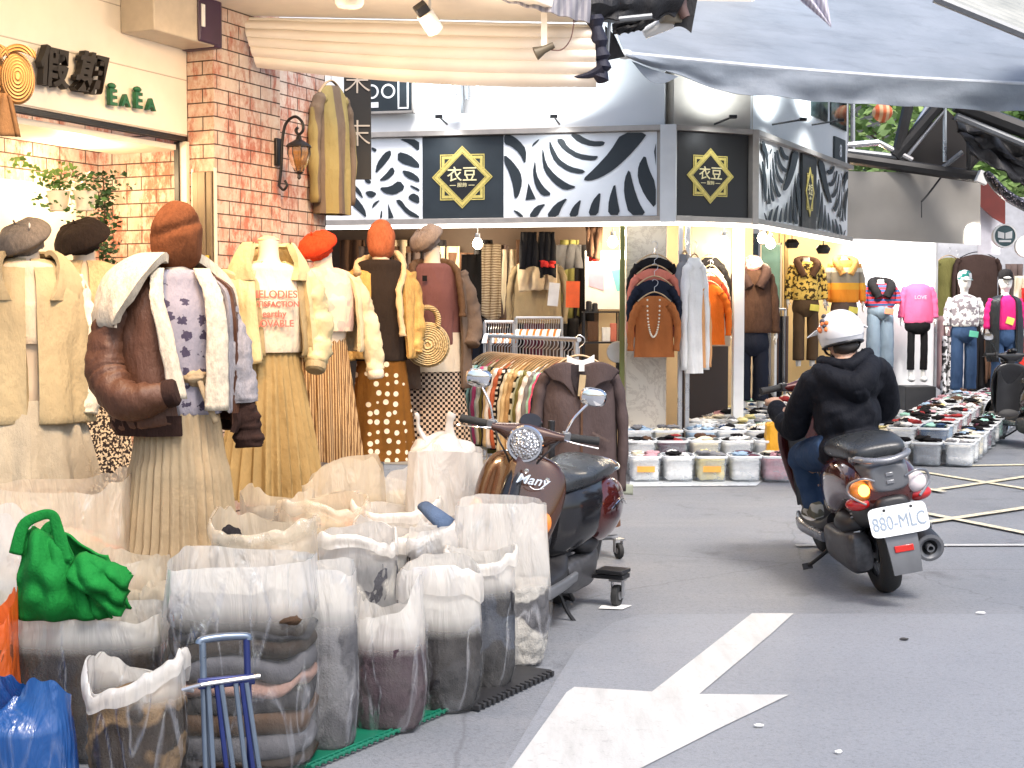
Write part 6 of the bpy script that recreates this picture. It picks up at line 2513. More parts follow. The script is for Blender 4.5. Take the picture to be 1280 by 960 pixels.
def sup(a, rx, ry, e=.62):
    c, s_ = math.cos(a), math.sin(a)
    return (sgn(c) * abs(c) ** e * rx, sgn(s_) * abs(s_) ** e * ry)


def bag_mesh(w, d, h, fill, seed, flop=.05, rim=.03, taper=.0, n=84, rows=34, e=.62, tilt=0, pinch=0.0):
    m = MB()
    rs = []
    for j in range(rows + 1):
        f = j / rows
        ring = []
        for k in range(n):
            a = 2 * PI * k / n
            bul = .90 + .16 * math.sin(min(1, f / .42) * PI / 2) - .13 * max(0, (f - .42) / .58) ** .8 - taper * max(0, f - .5)
            if f < .04:
                bul *= .92 + 2 * f
            free = max(0, (f - fill) / (1 - fill + 1e-6))
            x, y = sup(a, w / 2 * bul, d / 2 * bul, e)
            k1 = 1 + .055 * nz(math.cos(a) * 2, math.sin(a) * 2, f * 2.2, 1.3, seed) + .016 * nz(math.cos(a) * 3, math.sin(a) * 3, f * 5, 1.3, seed + 2)
            k1 += .012 * abs(nz(math.cos(a) * 4, math.sin(a) * 4, f * 5, 1.4, seed + 3)) - .05 * max(0, .12 - abs(nz(math.cos(a) * 1.6, math.sin(a) * 1.6, f * .9, 1.3, seed + 6)))
            k1 -= free * pinch * abs(math.sin(a)) ** 2
            k1 += free * flop * (math.sin(a * 3 + seed) + .7 * math.sin(a * 5 + seed * 2)) 
            z = h * f + free ** 2 * (rim * math.sin(a * 2 + seed) + rim * .8 * nz(math.cos(a) * 2, math.sin(a) * 2, 1, 1.5, seed + 5)) + tilt * free * math.cos(a) * h
            ring.append((x * k1, y * k1, z))
        rs.append(ring)
    return m, rs


def mass(cm, ww, dd, zf, seed, nc, taper=0):
    """Clothes crammed together: one lumpy pile with creases, its patches in the given colours."""
    rows, n = 26, 72
    rs = []
    for j in range(rows + 1):
        f = j / rows
        pr = (.90 + .16 * math.sin(min(1, f / .45) * PI / 2) - .10 * max(0, f - .45)) * (1 if f < .93 else math.cos((f - .93) / .07 * PI * .45) ** .5)
        ring = []
        for k in range(n):
            a = 2 * PI * k / n
            x, y = sup(a, ww * pr, dd * pr, .6)
            c_, s_ = math.cos(a), math.sin(a)
            q = 1 + .05 * nz(c_ * 2, s_ * 2, f * 2.5, 1.4, seed) - .34 * max(0, .20 - abs(nz(c_ * 2.2, s_ * 2.2, f * 4.5, 1.3, seed + 2))) - .20 * max(0, .2 - abs(nz(c_ * 5, s_ * 5, f * 8, 1.3, seed + 3)))
            ring.append((x * q, y * q, zf * f + .05 * f * nz(x * 7, y * 7, 0, 1, seed + 4) + .01))
        rs.append(ring)
    o_ = len(cm.f)
    cm.rings(rs, True, (True, False))
    # rumpled top
    top = rs[-1]
    prev = top
    for i in range(1, 6):
        g = 1 - i / 5.5
        ring = [(p[0] * g, p[1] * g, zf + .02 + .045 * nz(p[0] * g * 11, p[1] * g * 11, i * .2, 1, seed + 5)) for p in top]
        cm.rings([prev, ring], True, (False, i == 5))
        prev = ring
    if nc > 1:
        for fi in range(o_, len(cm.f)):
            p = cm.v[cm.f[fi][0]]
            v_ = .5 + 1.05 * nz(p[0] * 4.5, p[1] * 4.5, p[2] * 6.5, 1.0, seed + 7)
            cm.m[fi] = min(nc - 1, max(0, int(v_ * nc)))


def plastic_bag(px0, px1, ytop, Yf, fill, cols, label, film_mat=None, seed=1, depth=.85, rz=0.0, cuff=0, flop=.03, rim=.02, contents_label=None, h=None, z0=0.0, e=.62, taper=.0, pinch=.0, tilt=0, layers=None, cat='plastic bag', name='plastic_bag', mess=1.0, dz=0):
    x0, x1 = xx(px0, Yf + .1), xx(px1, Yf + .1)
    w = (x1 - x0) * 1.07
    d = w * depth
    h = h or (zz(ytop, Yf + .08) - z0)
    c = Vector(((x0 + x1) / 2, Yf + d / 2, z0 + .006))
    o = thing(name, label, cat, c, rz, 'plastic bags packed with clothes')
    m, rs = bag_mesh(w, d, h, fill, seed, flop, rim, taper, e=e, tilt=tilt, pinch=pinch)
    fm_ = film_mat or F_CLEAR
    m.rings(rs, True, (True, False))
    bf = m.build('bag_film', fm_, o, sharp=180)
    at_ = bf.data.attributes.new('haze', 'FLOAT', 'POINT')
    nn_ = len(rs[0])
    hv = []
    for j in range(len(rs)):
        q_ = (j / (len(rs) - 1) - fill + .07) / .14
        hv += [min(1, max(0, q_))] * nn_
    at_.data.foreach_set('value', hv)
    if cuff:
        q = MB()
        top = rs[-1]
        cr = []
        n = len(top)
        for t_ in range(7):
            f = t_ / 6
            ring = []
            for k in range(n):
                p = Vector(top[k])
                out = Vector((p.x, p.y, 0)).normalized()
                L = cuff * (1 + .35 * nz(math.cos(2 * PI * k / n) * 1.5, math.sin(2 * PI * k / n) * 1.5, 0, 1.5, seed + 9))
                ring.append(p + out * (.004 + .014 * math.sin(min(1, f * 2) * PI / 2) + .006 * nz(k * .3, f * 2, seed, 1)) + Vector((0, 0, .008 * math.sin(min(1, f * 3) * PI) - L * f)))
            cr.append(ring)
        q.rings(cr, True, (False, False))
        q.build('folded_cuff', F_WHITE if fm_ is not F_WARMF else F_WARMF, o, sharp=180)
    if cols:
        cm = MB()
        zf = h * fill
        L = layers or max(3, int(zf / .07))
        z = .02
        wt = [random.Random(seed * 7 + i).uniform(.5, 1.6) for i in range(L)]
        if layers is None:
            mass(cm, w * .475, d * .475, zf, seed, 1, taper)
            mess = 0
            c1_, c2_ = cols[0], cols[1 % len(cols)]
            g1_, g2_ = KC[c1_.name], KC[c2_.name]
            cols = [cloth('mass_' + c1_.name + '_' + c2_.name, g1_, g2_, 'patch', 7, bump=.9, weave=150)]
        for i in range(L if layers else 0):
            th = (zf - .02) * wt[i] / sum(wt)
            cm.mi = i % len(cols)
            ww, dd = w * .47, d * .47
            rs2 = []
            last = i == L - 1
            for j in range(9):
                f = j / 8
                pr = math.sin(PI * min(max(f, .03), .97)) ** .06
                ring = []
                for k in range(36):
                    a = 2 * PI * k / 36
                    x, y = sup(a, ww * pr, dd * pr, .6)
                    q = 1 + .05 * nz(math.cos(a) * 2, math.sin(a) * 2, i * 3.1 + f, 1.4, seed) + .02 * nz(math.cos(a) * 7, math.sin(a) * 7, f * 2 + i, 1.4, seed)
                    zl = z + th * (f * 1.12 - .06) + .03 * mess * nz(math.cos(a) * 1.4, math.sin(a) * 1.4, i * .37, 1.3, seed + 1) * min(1, i)
                    if last:
                        zl += .05 * mess * f * (nz(x * 9, y * 9, 0, 1, seed) + .3)
                    ring.append((x * q, y * q, zl))
                rs2.append(ring)
            cm.rings(rs2, True, (True, True))
            z += th
        for k in range(int(3 * mess) if layers else 0):       # loose garments on the top
            rg_ = random.Random(seed * 31 + k)
            cm.mi = rg_.randrange(len(cols))
            cm.blob((rg_.uniform(-.3, .3) * w, rg_.uniform(-.3, .3) * d, zf - .01), (w * rg_.uniform(.12, .2), d * rg_.uniform(.12, .18), .024 + .02 * rg_.random()), seed + k, .35, 2.2, 18, 10, Matrix.Rotation(rg_.uniform(0, 3), 3, 'Z'))
        mats_ = [cols[i % len(cols)] for i in range(len(cols))]
        k_ = cm.build('clothes_pile', mats_ if len(mats_) > 1 else mats_[0], None, sharp=180)
        k_.location = c
        k_.rotation_euler = (0, 0, rz)
        tag(k_, contents_label or ('folded clothes inside the ' + ' '.join(label.split()[:10])), 'clothes', 'clothes packed in the bags')
    return o


K_BLK = cloth('pile_black', (.018, .016, .018), bump=.7)
K_CHAR = cloth('pile_charcoal', (.028, .028, .032), bump=.7)
K_PLUM = cloth('pile_plum', (.055, .035, .045), bump=.7)
K_DBR = cloth('pile_dark_brown', (.028, .019, .014), bump=.7)
K_MBR = cloth('pile_brown', (.075, .045, .028), bump=.7)
K_GRY = cloth('pile_grey', (.085, .085, .095), bump=.7)
K_LGR = cloth('pile_light_grey', (.17, .17, .18), pat='fur', scale=70, bump=.9)
K_PNK = cloth('pile_dusty_pink', (.26, .16, .13), bump=.7)
K_SLA = cloth('pile_slate', (.05, .06, .085), bump=.7)
K_CRM = cloth('pile_cream', (.46, .40, .29), bump=.7)
K_WHT = cloth('pile_white', (.50, .48, .44), bump=.7)
K_TAN = cloth('pile_tan', (.22, .14, .07), bump=.7)
K_OLV = cloth('pile_olive', (.05, .05, .022), bump=.7)
K_RST = cloth('pile_rust', (.20, .06, .03), bump=.7)
K_SAL = cloth('pile_salmon', (.60, .30, .20), bump=.7)
K_BBL = cloth('pile_denim', (.08, .12, .20), bump=.7)
KC = {}
for m_ in (K_BLK, K_CHAR, K_PLUM, K_DBR, K_MBR, K_GRY, K_LGR, K_PNK, K_SLA, K_CRM, K_WHT, K_TAN, K_OLV, K_RST, K_SAL, K_BBL):
    e_ = [n for n in m_.node_tree.nodes if n.type == 'VALTORGB'][0].color_ramp.elements[0].color
    KC[m_.name] = (e_[0], e_[1], e_[2])
# front row along the kerb
plastic_bag(202, 386, 706, 4.28, .76, [K_DBR, K_GRY, K_MBR, K_CHAR, K_PNK, K_GRY, K_DBR, K_CHAR], 'largest clear bag of brown and pink striped stacks behind the blue trolley', F_CLEAR, 3, .8, flop=.012, rim=.012, e=.5, layers=9, mess=1.3)
plastic_bag(372, 442, 714, 4.52, .72, [K_LGR, K_GRY], 'narrow clear bag packed with light grey knitwear', F_CLEAR, 5, 1.2, flop=.015, rim=.012, e=.6)
plastic_bag(438, 528, 752, 4.74, .66, [K_PLUM, K_PLUM, K_MBR, K_CHAR], 'clear bag with twisted film over plum coloured clothes', F_CLEAR, 8, .95, flop=.04, rim=.05, taper=.12, tilt=.10)
plastic_bag(500, 598, 712, 4.98, .60, [K_BLK, K_CHAR], 'clear bag with wide folded cuff over black clothes', F_CLEAR, 11, .9, cuff=.10, flop=.02, rim=.02)
plastic_bag(558, 642, 694, 5.28, .74, [K_SLA, K_CHAR], 'bag of slate blue clothes with a turned down white rim', F_CLEAR, 14, 1.0, cuff=.045, flop=.015, rim=.02)
plastic_bag(568, 684, 632, 5.62, .52, [K_GRY, K_WHT], 'tall milky bag standing right in front of the parked scooter', F_CLEAR, 17, .8, flop=.018, rim=.012, e=.55, taper=.03)
# second row
plastic_bag(262, 388, 656, 5.08, .80, [K_CRM, K_TAN, K_CHAR], 'cream rimmed bag with pale clothes right of the tulle skirt', F_WARMF, 21, .9, cuff=.05, flop=.04, rim=.03)
plastic_bag(382, 492, 676, 5.30, .86, [K_WHT, K_GRY, K_CRM], 'milky bag behind the narrow grey knitwear bag', F_MILK, 24, .9, cuff=.05, flop=.04, rim=.03)
plastic_bag(440, 566, 662, 5.62, .86, [K_CHAR, K_WHT, K_SAL, K_CRM], 'wide milky bag with salmon clothes on its top', F_MILK, 27, .8, cuff=.06, flop=.04, rim=.03)
plastic_bag(508, 572, 668, 5.55, .90, [K_CHAR, K_BLK], 'small milky bag with dark clothes beside the tall milky bag', F_MILK, 29, .9, flop=.05, rim=.03)
plastic_bag(345, 452, 632, 5.95, .86, [K_SAL, K_CRM, K_TAN], 'warm toned bag in the third row below the olive pleated skirt', F_WARMF, 31, .8, cuff=.05, flop=.05, rim=.03)
plastic_bag(440, 545, 632, 6.15, .80, [K_CRM, K_WHT], 'cream bag in the third row below the polka dot skirt', F_MILK, 33, .8, cuff=.05, flop=.05, rim=.03)
plastic_bag(378, 478, 590, 6.65, .80, [K_CRM, K_MBR], 'half open bag with slanted rim under the brown pleated skirt', F_WARMF, 36, .8, flop=.05, rim=.05, tilt=.08)
plastic_bag(455, 530, 592, 6.85, .80, [K_WHT, K_CRM], 'pale bag with slanted rim under the polka dot skirt', F_MILK, 38, .8, flop=.05, rim=.05, tilt=.1)
plastic_bag(300, 390, 622, 6.2, .85, [K_MBR, K_GRY, K_CRM], 'open bag of mixed brown clothes beneath the olive pleated skirt', F_WARMF, 40, .8, flop=.05, rim=.04)
plastic_bag(508, 606, 566, 6.3, .55, [K_WHT, K_WHT], 'big white bag left of the parked scooter beneath the knotted one', F_WHITE, 43, .8, flop=.02, rim=.01, taper=.10)
# knotted white carrier on top
kx = at(551, 574, 6.55)
kb = thing('carrier_bag', 'knotted white plastic carrier with two upright handles left of the scooter', 'plastic bag', kx)
m = MB()
m.blob((0, 0, .0), (.155, .13, .12), 4, .35, 2.0, 40, 26)
m.build('bag_film', F_WHITE, kb, sharp=180)
for s_ in (-1, 1):
    m = MB()
    m.tube(spline([(s_ * .05, 0, .06), (s_ * .07 - .03, 0, .14), (s_ * .075 - .03, 0, .19), (s_ * .085 - .03, 0, .215)], 5), [.045, .04, .032, .026, .022, .02, .018, .017, .016, .017, .02, .022, .022, .02, .018, .016], 12, flat=.5)
    m.build('handle', F_WHITE, kb, sharp=180)
# left cluster
plastic_bag(-60, 146, 606, 5.25, .72, [K_CRM, K_SAL, K_CRM], 'wide cream bag below the speckled sequin skirt', F_WARMF, 51, .6, flop=.02, rim=.03, e=.55)
plastic_bag(118, 206, 700, 5.05, .8, [K_CRM, K_TAN], 'cream bag under the hem of the tulle skirt', F_WARMF, 53, .8, flop=.03, rim=.02)
plastic_bag(-50, 34, 655, 4.95, .75, [K_CRM, K_WHT], 'crumpled pale bag behind the green carrier at the left edge', F_MILK, 55, .8, flop=.06, rim=.05)
plastic_bag(8, 200, 768, 4.42, .80, [K_DBR, K_BLK, K_RST, K_OLV, K_TAN, K_GRY], 'clear bag of olive and rust clothes beneath the green carrier', F_CLEAR, 57, .5, flop=.015, rim=.015, e=.5)
plastic_bag(108, 222, 838, 4.02, .80, [K_DBR, K_TAN, K_OLV, K_BLK], 'open bag of dark clothes with cream rim left of the trolley', F_CLEAR, 59, .7, cuff=.05, flop=.05, rim=.045, tilt=.04)
plastic_bag(176, 214, 735, 4.75, .9, [K_TAN, K_DBR], 'slim tan bag wedged behind the largest clear bag', F_WARMF, 61, .8, flop=.03, rim=.02)
plastic_bag(-45, 16, 756, 4.3, .8, [K_RST], 'orange plastic bag cut by the left edge', F_ORNG, 63, .8, flop=.05, rim=.05)
bb = plastic_bag(-40, 80, 868, 3.78, .75, [], 'glossy blue plastic bag in the lower left corner', F_BLUE, 66, .7, flop=.03, rim=.04, pinch=.75, e=.8)
# dark item and blue scrap lying on the bags
p = at(288, 682, 5.2)
m = MB()
m.blob((0, 0, 0), (.05, .05, .075), 3, .25, 2, 24, 16)
o = m.build('rolled_clothes', K_BLK, None, sharp=180)
o.location = p
tag(o, 'black bundle of clothes right of the tulle skirt hem', 'clothes')
p = at(378, 697, 5.28)
m = MB()
m.blob((0, 0, 0), (.05, .03, .012), 3, .3)
o = m.build('folded_cloth', cloth('pale_blue', (.35, .48, .62)), None, sharp=180)
o.location = p
tag(o, 'small pale blue folded cloth between the cream rimmed bags', 'clothes')
# jeans sticking out
m = MB()
a_, b_ = at(530, 632, 5.9), at(566, 662, 5.75)
m.tube([a_, a_.lerp(b_, .4), b_], [.035, .045, .055], 12, flat=.6)
tag(m.build('folded_jeans', K_BBL, None, sharp=180), 'slate blue jeans roll sticking up between the white bags', 'jeans')

# green carrier bag
gb = thing('green_carrier_bag', 'bright green non woven carrier bag slumped on the clear bag', 'bag', at(82, 735, 4.42))
sc = 4.42 / 1778


def gsheet(pts, name, thick=.008, bul=.05, seed=0):
    m = MB()
    n_ = 16
    A, B, C_, D = [Vector(((p[0] - 82) * sc, p[2] if len(p) > 2 else 0, (735 - p[1]) * sc)) for p in pts]
    m.sheet(lambda u, w: A.lerp(B, u).lerp(D.lerp(C_, u), w) + Vector((0, -bul * math.sin(PI * u) * math.sin(PI * w) ** .6 - .018 * math.sin(u * 17 + w * 5 + seed) * w + .03 * nz(u * 4, w * 4, seed, 1), .012 * math.sin(u * 7 + seed) * (1 - w))), 40, 24, thick)
    return m.build(name, F_GREEN, gb, sharp=180)


gsheet(((34, 662), (84, 668), (118, 774), (14, 774)), 'front_panel', bul=.07)
gsheet(((78, 716, -.02), (112, 690, .0), (160, 718, .04), (150, 772, .02)), 'side_gusset', bul=.07, seed=3)
gsheet(((60, 700, .03), (84, 712, .03), (140, 774, .03), (90, 774, .03)), 'inner_fold', bul=.03, seed=4)
gsheet(((30, 664, .14), (120, 700, .14), (150, 772, .16), (16, 774, .16)), 'back_panel', bul=-.04, seed=5)
for i, pts in enumerate((((24, 690), (34, 655), (54, 642), (70, 641), (76, 655), (86, 700)), ((40, 690), (52, 664), (62, 660), (66, 672), (72, 695)))):
    P_ = spline([Vector(((x - 82) * sc, -.03 + .09 * i, (735 - y) * sc)) for x, y in pts], 6)
    m = MB()
    m.tube(P_, [.022 - .006 * math.sin(PI * k / (len(P_) - 1)) for k in range(len(P_))], 12, flat=.3)
    m.build('handle', F_GREEN, gb, sharp=180)

# green mat and dark pallet under the front row
m = MB()
g0, g1 = gnd(398, 968), gnd(594, 884)
dv = (g1 - g0).normalized()
nv = Vector((-dv.y, dv.x, 0))
m.X = frame(g0 + Vector((0, 0, .012)), dv, (0, 0, 1))
L_ = (g1 - g0).length
m.box((L_ / 2, .19, 0), (L_, .28, .012))
for k in range(int(L_ / .03)):
    m.box((k * .03 + .01, .04, .004), (.012, .03, .012))
for k in range(2):
    m.box((L_ / 2, .03 + k * .02, .008), (L_, .006, .01))
tag(m.build('plastic_mat', solid('green_plastic', (.005, .12, .07), .35), None, .002), 'dark green plastic grid mat under the front row of bags', 'mat')
m = MB()
g0, g1 = gnd(585, 889), gnd(684, 843)
dv = (g1 - g0).normalized()
m.X = frame(g0 + Vector((0, 0, .015)), dv, (0, 0, 1))
L_ = (g1 - g0).length
m.box((L_ / 2, .19, 0), (L_, .42, .014))
for k in range(int(L_ / .035)):
    m.box((k * .035 + .012, -.03, 0), (.018, .03, .02))
tag(m.build('pallet', solid('black_plastic', (.02, .02, .022), .5), None, .002), 'low black plastic pallet edge under the tall milky bag', 'pallet')
# concrete plinth at the shop's foot and white floor post
m = MB()
m.X = Matrix.Translation(O) @ Matrix.Rotation(RZ, 4, 'Z')
m.box((-.1, -.6, .05), (1.3, 4.4, .1))
struct('shop_step', m, M_CONC)
p = at(277, 610, 7.3)
m = MB()
m.box((0, 0, -.28), (.06, .05, .7))
m.box((0, 0, .06), (.085, .07, .02))
o = m.build('floor_post', M_CREAM, None, .006)
o.location = p
tag(o, 'short cream post showing between the tulle and olive skirts', 'post')

# folding hand trolley
ht = thing('hand_trolley', 'folded blue steel hand trolley leaning on the largest clear bag', 'trolley', (xx(282, 3.92), 3.92, 0), R(18), rot=(R(-7), 0, R(22)))
M_TB = solid('trolley_blue', (.015, .025, .12), .35, .3)
M_TG = solid('trolley_grey', (.16, .20, .26), .3, .7)
zt = .515
W_ = .062
m = MB()
m.tube([(-W_, 0, .03), (-W_, 0, zt)], .010, 10)
m.build('handle_tube', M_TG, ht)
m = MB()
m.tube([(W_, 0, .03), (W_, 0, zt)], .010, 10)
m.build('handle_tube', M_TB, ht)
m = MB()
m.tube(spline([(-W_ - .01, 0, zt - .01), (-W_, 0, zt), (0, 0, zt + .004), (W_, 0, zt), (W_ + .005, 0, zt - .01)], 4), .0115, 10)
m.build('handle_grip', M_TG, ht)
m = MB()
m.box((0, -.006, .395), (.16, .022, .030))
m.build('cross_bracket', M_TB, ht, .004)
m = MB()
m.tube([(-.075, -.03, .395), (.09, -.035, .405)], .006, 8)
m.tube([(-.075, -.03, .395), (-.12, -.01, .385), (-.09, .02, .375)], .006, 8)
m.build('latch_rod', M_STEEL, ht)
for k, (x0_, x1_, mt) in enumerate(((-.052, -.044, M_TG), (-.03, .0, M_TB), (-.018, .02, M_TG), (.022, .05, M_TG), (.038, .072, M_TB), (.05, .09, M_TG))):
    m = MB()
    m.tube([(x0_, -.018 - .004 * k, .39), (x1_, -.028 - .004 * k, .03)], .0075, 8)
    m.build('frame_tube', mt, ht)
for s_ in (-1, 1):
    m = MB()
    m.lathe([(0, -.012), (.045, -.012), (.055, -.008), (.055, .008), (.045, .012), (0, .012)], 24, (s_ * .1, .03, .056), 'X')
    m.build('wheel', MATS['rubber'], ht)
m = MB()
m.box((0, -.07, .02), (.2, .16, .008))
m.build('toe_plate', M_TB, ht, .004)

# ================================================================== bins of clothes
t = new_mat('bin_plastic')
v = t.coord()
p_ = t.node('ShaderNodeBsdfPrincipled')
p_.inputs['Base Color'].default_value = (.55, .60, .64, 1)
p_.inputs['Roughness'].default_value = .15
tp = t.node('ShaderNodeBsdfTransparent')
mx = t.node('ShaderNodeMixShader')
t.link(t.ramp(t.noise(t.coord((1, 1, 2.5)), 9, 5), [(.35, .14), (.65, .42)]), mx.inputs[0])
t.link(tp.outputs[0], mx.inputs[1])
t.link(p_.outputs[0], mx.inputs[2])
M_BIN = t.done(mx.outputs[0])
M_RIM = solid('bin_rim', (.72, .74, .75), .35)
M_LABEL = solid('orange_label', (.72, .34, .06), .5)


def bin_meshes(w, d, h):
    a = MB()
    n = 28
    rs = []
    for f, z in ((.90, 0), (.92, .01), (.98, h * .6), (1.0, h)):
        rs.append([(*sup(2 * PI * k / n, w / 2 * f, d / 2 * f, .35), z) for k in range(n)])
    a.rings(rs, True, (True, False))
    b = MB()
    rr_ = []
    for f, z in ((1.0, h - .018), (1.05, h - .016), (1.06, h), (1.0, h + .004), (.98, h)):
        rr_.append([(*sup(2 * PI * k / n, w / 2 * f, d / 2 * f, .35), z) for k in range(n)])
    b.rings(rr_, True, (False, False))
    return a, b


def pile_mesh(w, d, h, seed):
    m = MB()
    rg_ = random.Random(seed)
    m.mi = 0
    m.rings([[(*sup(2 * PI * k / 28, w * .44 * f_, d * .44 * f_, .4), h * z_ + .012 * nz(k * .3, z_ * 3, seed)) for k in range(28)] for f_, z_ in ((.88, .02), (.98, .06), (1.0, .3), (.96, .36), (1.02, .45), (.97, .62), (1.02, .7), (.98, .86), (.7, .92))], True, (True, True))
    for k in range(7):
        m.mi = rg_.randrange(3)
        m.blob((rg_.uniform(-.26, .26) * w, rg_.uniform(-.28, .28) * d, h * rg_.uniform(.88, 1.1)), (w * rg_.uniform(.14, .26), d * rg_.uniform(.12, .24), h * rg_.uniform(.05, .14)), seed + k, .7, 3.0, 14, 9, Matrix.Rotation(rg_.uniform(0, 3), 3, 'Z'))
    return m


BW, BD, BH = .27, .33, .215
proto_bin = None
PAL = [('white', C_WHITEC), ('black', C_BLACK), ('pink', cloth('soft_pink', (.55, .30, .33))), ('grey', C_GREYC), ('red', cloth('deep_red', (.32, .04, .04))), ('cream', C_CREAMC), ('mint', C_MINT), ('denim blue', C_JEAN),
       ('pale blue', cloth('pale_blue', (.35, .48, .62))), ('yellow', cloth('butter', (.70, .60, .28))), ('plum', cloth('plum', (.10, .03, .05))), ('brown', C_BROWNC)]
ORD = ['first', 'second', 'third', 'fourth', 'fifth', 'sixth', 'seventh', 'eighth', 'ninth', 'tenth', 'eleventh', 'twelfth', 'thirteenth', 'fourteenth', 'fifteenth']
rgb = random.Random(12)


def put_bin(x, y, z, rz, where, i):
    global proto_bin
    c1, c2, c3 = rgb.sample(range(len(PAL)), 3)
    if rgb.random() < .5:
        c1 = 0
    if rgb.random() < .75:
        c2 = rgb.choice((1, 3, 0, 1))
    if rgb.random() < .4:
        c3 = 1
    if proto_bin is None:
        o = thing('storage_bin', '', 'bin', (x, y, z), rz, 'clear bins of clothes on the pavement')
        a, b = bin_meshes(BW, BD, BH)
        a.build('bin_body', M_BIN, o, sharp=50)
        b.build('bin_rim', M_RIM, o, sharp=60)
        proto_bin = o
    else:
        o = copy_tree(proto_bin)
        o.location = (x, y, z)
        o.rotation_euler = (0, 0, rz)
    o['label'] = 'clear bin %s' % where
    m = pile_mesh(BW, BD, BH, i + 3)
    k_ = m.build('clothes_pile', [PAL[c1][1], PAL[c2][1], PAL[c3][1]], None, sharp=180)
    k_.location = (x, y, z + .008)
    k_.rotation_euler = (0, 0, rz)
    tag(k_, '%s clothes in the bin %s' % (PAL[c1][0].split()[-1], where), 'clothes', 'clothes packed in the bins')
    return o


lab_ = []
ci = 0
xa = xx(789, 12.05)
for r in range(3):
    for c in range(5 + (r > 0)):
        ci += 1
        z_ = .01 + (.10 if r == 1 else .16 if r == 2 else 0)
        b_ = put_bin(xa + .13 + c * .285 + rgb.uniform(-.01, .01), 12.22 + r * .37, z_, rgb.uniform(-.03, .03), '%s from the marble pillar, row %s facing the road' % (ORD[c], ['one', 'two', 'three'][r]), ci)
        if r == 0 and c in (0, 2):
            lab_.append(b_)
for r in range(7):
    for c in range(4):
        ci += 1
        base = Vector((xx(880, 13.3), 13.35, 0)) + SD * (r * .37) + Vector((1, -.12, 0)) * (c * .29)
        put_bin(base.x, base.y, .20 + .02 * r, R(-20), '%s from the doorway, row %s of inner display' % (ORD[c], ['one', 'two', 'three', 'four', 'five', 'six', 'seven'][r]), ci)
for r in range(15):
    for c in range(4):
        ci += 1
        base = Vector((xx(1083, 13.6), 13.62, 0)) + SD * (r * .385) + Vector((.97, -.22, 0)) * (c * .295)
        put_bin(base.x, base.y, .015 + (.10 if c in (1, 2) and r > 0 else .0) + .008 * r, R(-22), '%s from the building, %s row by the box junction' % (ORD[c], ORD[r]), ci)
for b_ in lab_:
    m = MB()
    m.box((0, -BD / 2 - .003, BH * .5), (.15, .004, .05))
    m.build('orange_label', M_LABEL, b_)
# low decks under the raised bins
m = MB()
m.box((xa + .85, 12.83, .055), (1.65, .72, .09))
m.X = frame(Vector((xx(880, 13.3), 13.2, .1)), (1, -.12, 0), (0, 0, 1))
m.box((.45, 1.3, 0), (1.2, 2.7, .16), Matrix.Rotation(R(-24), 3, 'Z'))
struct('display_deck', m, M_CONC)
# plastic sheet under the front row
decal('ground_sheet', [gnd(786, 609), gnd(945, 608), gnd(968, 590), gnd(790, 592)], solid('sheet_film', (.55, .58, .6), .3), .006)
# orange sack by the bins
p = gnd(973, 598)
ob = thing('woven_sack', 'standing bright orange yellow sack beside the bins left of the rider', 'sack', (p.x, p.y + .1, .004))
m, rs = bag_mesh(.21, .18, .47, .8, 4, .02, .01, .05, e=.5)
m.rings(rs, True, (True, True))
m.build('sack_body', cloth('sack_orange', (.74, .36, .02), rough=.5, bump=.3), ob, sharp=180)
m = MB()
m.tube([(-.09, 0, .46), (0, .01, .485), (.09, 0, .46)], .015, 8)
m.build('sack_rim', MATS['sack_orange'], ob)
# black pallet strip under the bins beside the junction
# ================================================================== scooters
M_TYRE = solid('tyre', (.018, .018, .018), .75, bump=.3, bs=120)
M_BLKP = solid('black_plastic_panel', (.018, .018, .02), .45, var=.2, bump=.08, bs=200)
M_BLKG = solid('black_gloss', (.012, .012, .014), .15)
M_BROWNG = solid('brown_gloss_paint', (.055, .018, .007), .14, .25, var=.05, Coat_Weight=.8)
M_MAROON = solid('maroon_gloss_paint', (.075, .012, .010), .12, .3, var=.05, Coat_Weight=.8)
M_CHROME = solid('chrome', (.75, .75, .76), .08, 1.0, var=.02)
M_ENG = solid('engine_metal', (.10, .10, .105), .45, .6, var=.3, vs=30)
M_SEATL = solid('seat_leather', (.03, .033, .036), .28, var=.1, bump=.15, bs=250)
M_GREYP = solid('grey_plastic', (.13, .135, .145), .35, .2)
M_SILVP = solid('silver_plastic', (.22, .225, .24), .25, .5)
M_REDL = solid('red_lens', (.50, .01, .01), .15, Coat_Weight=.6)
M_CLRL = solid('clear_lens', (.70, .62, .62), .12, Coat_Weight=.6)
M_AMBL = solid('amber_lens', (.75, .22, .03), .15, Coat_Weight=.6)
M_AMBON = lamp_mat('amber_lamp', (1, .30, .04), 7)
M_PLATE = solid('plate_white', (.80, .82, .84), .35, var=.02)
M_PLTXT = solid('plate_ink', (.25, .30, .36), .5)


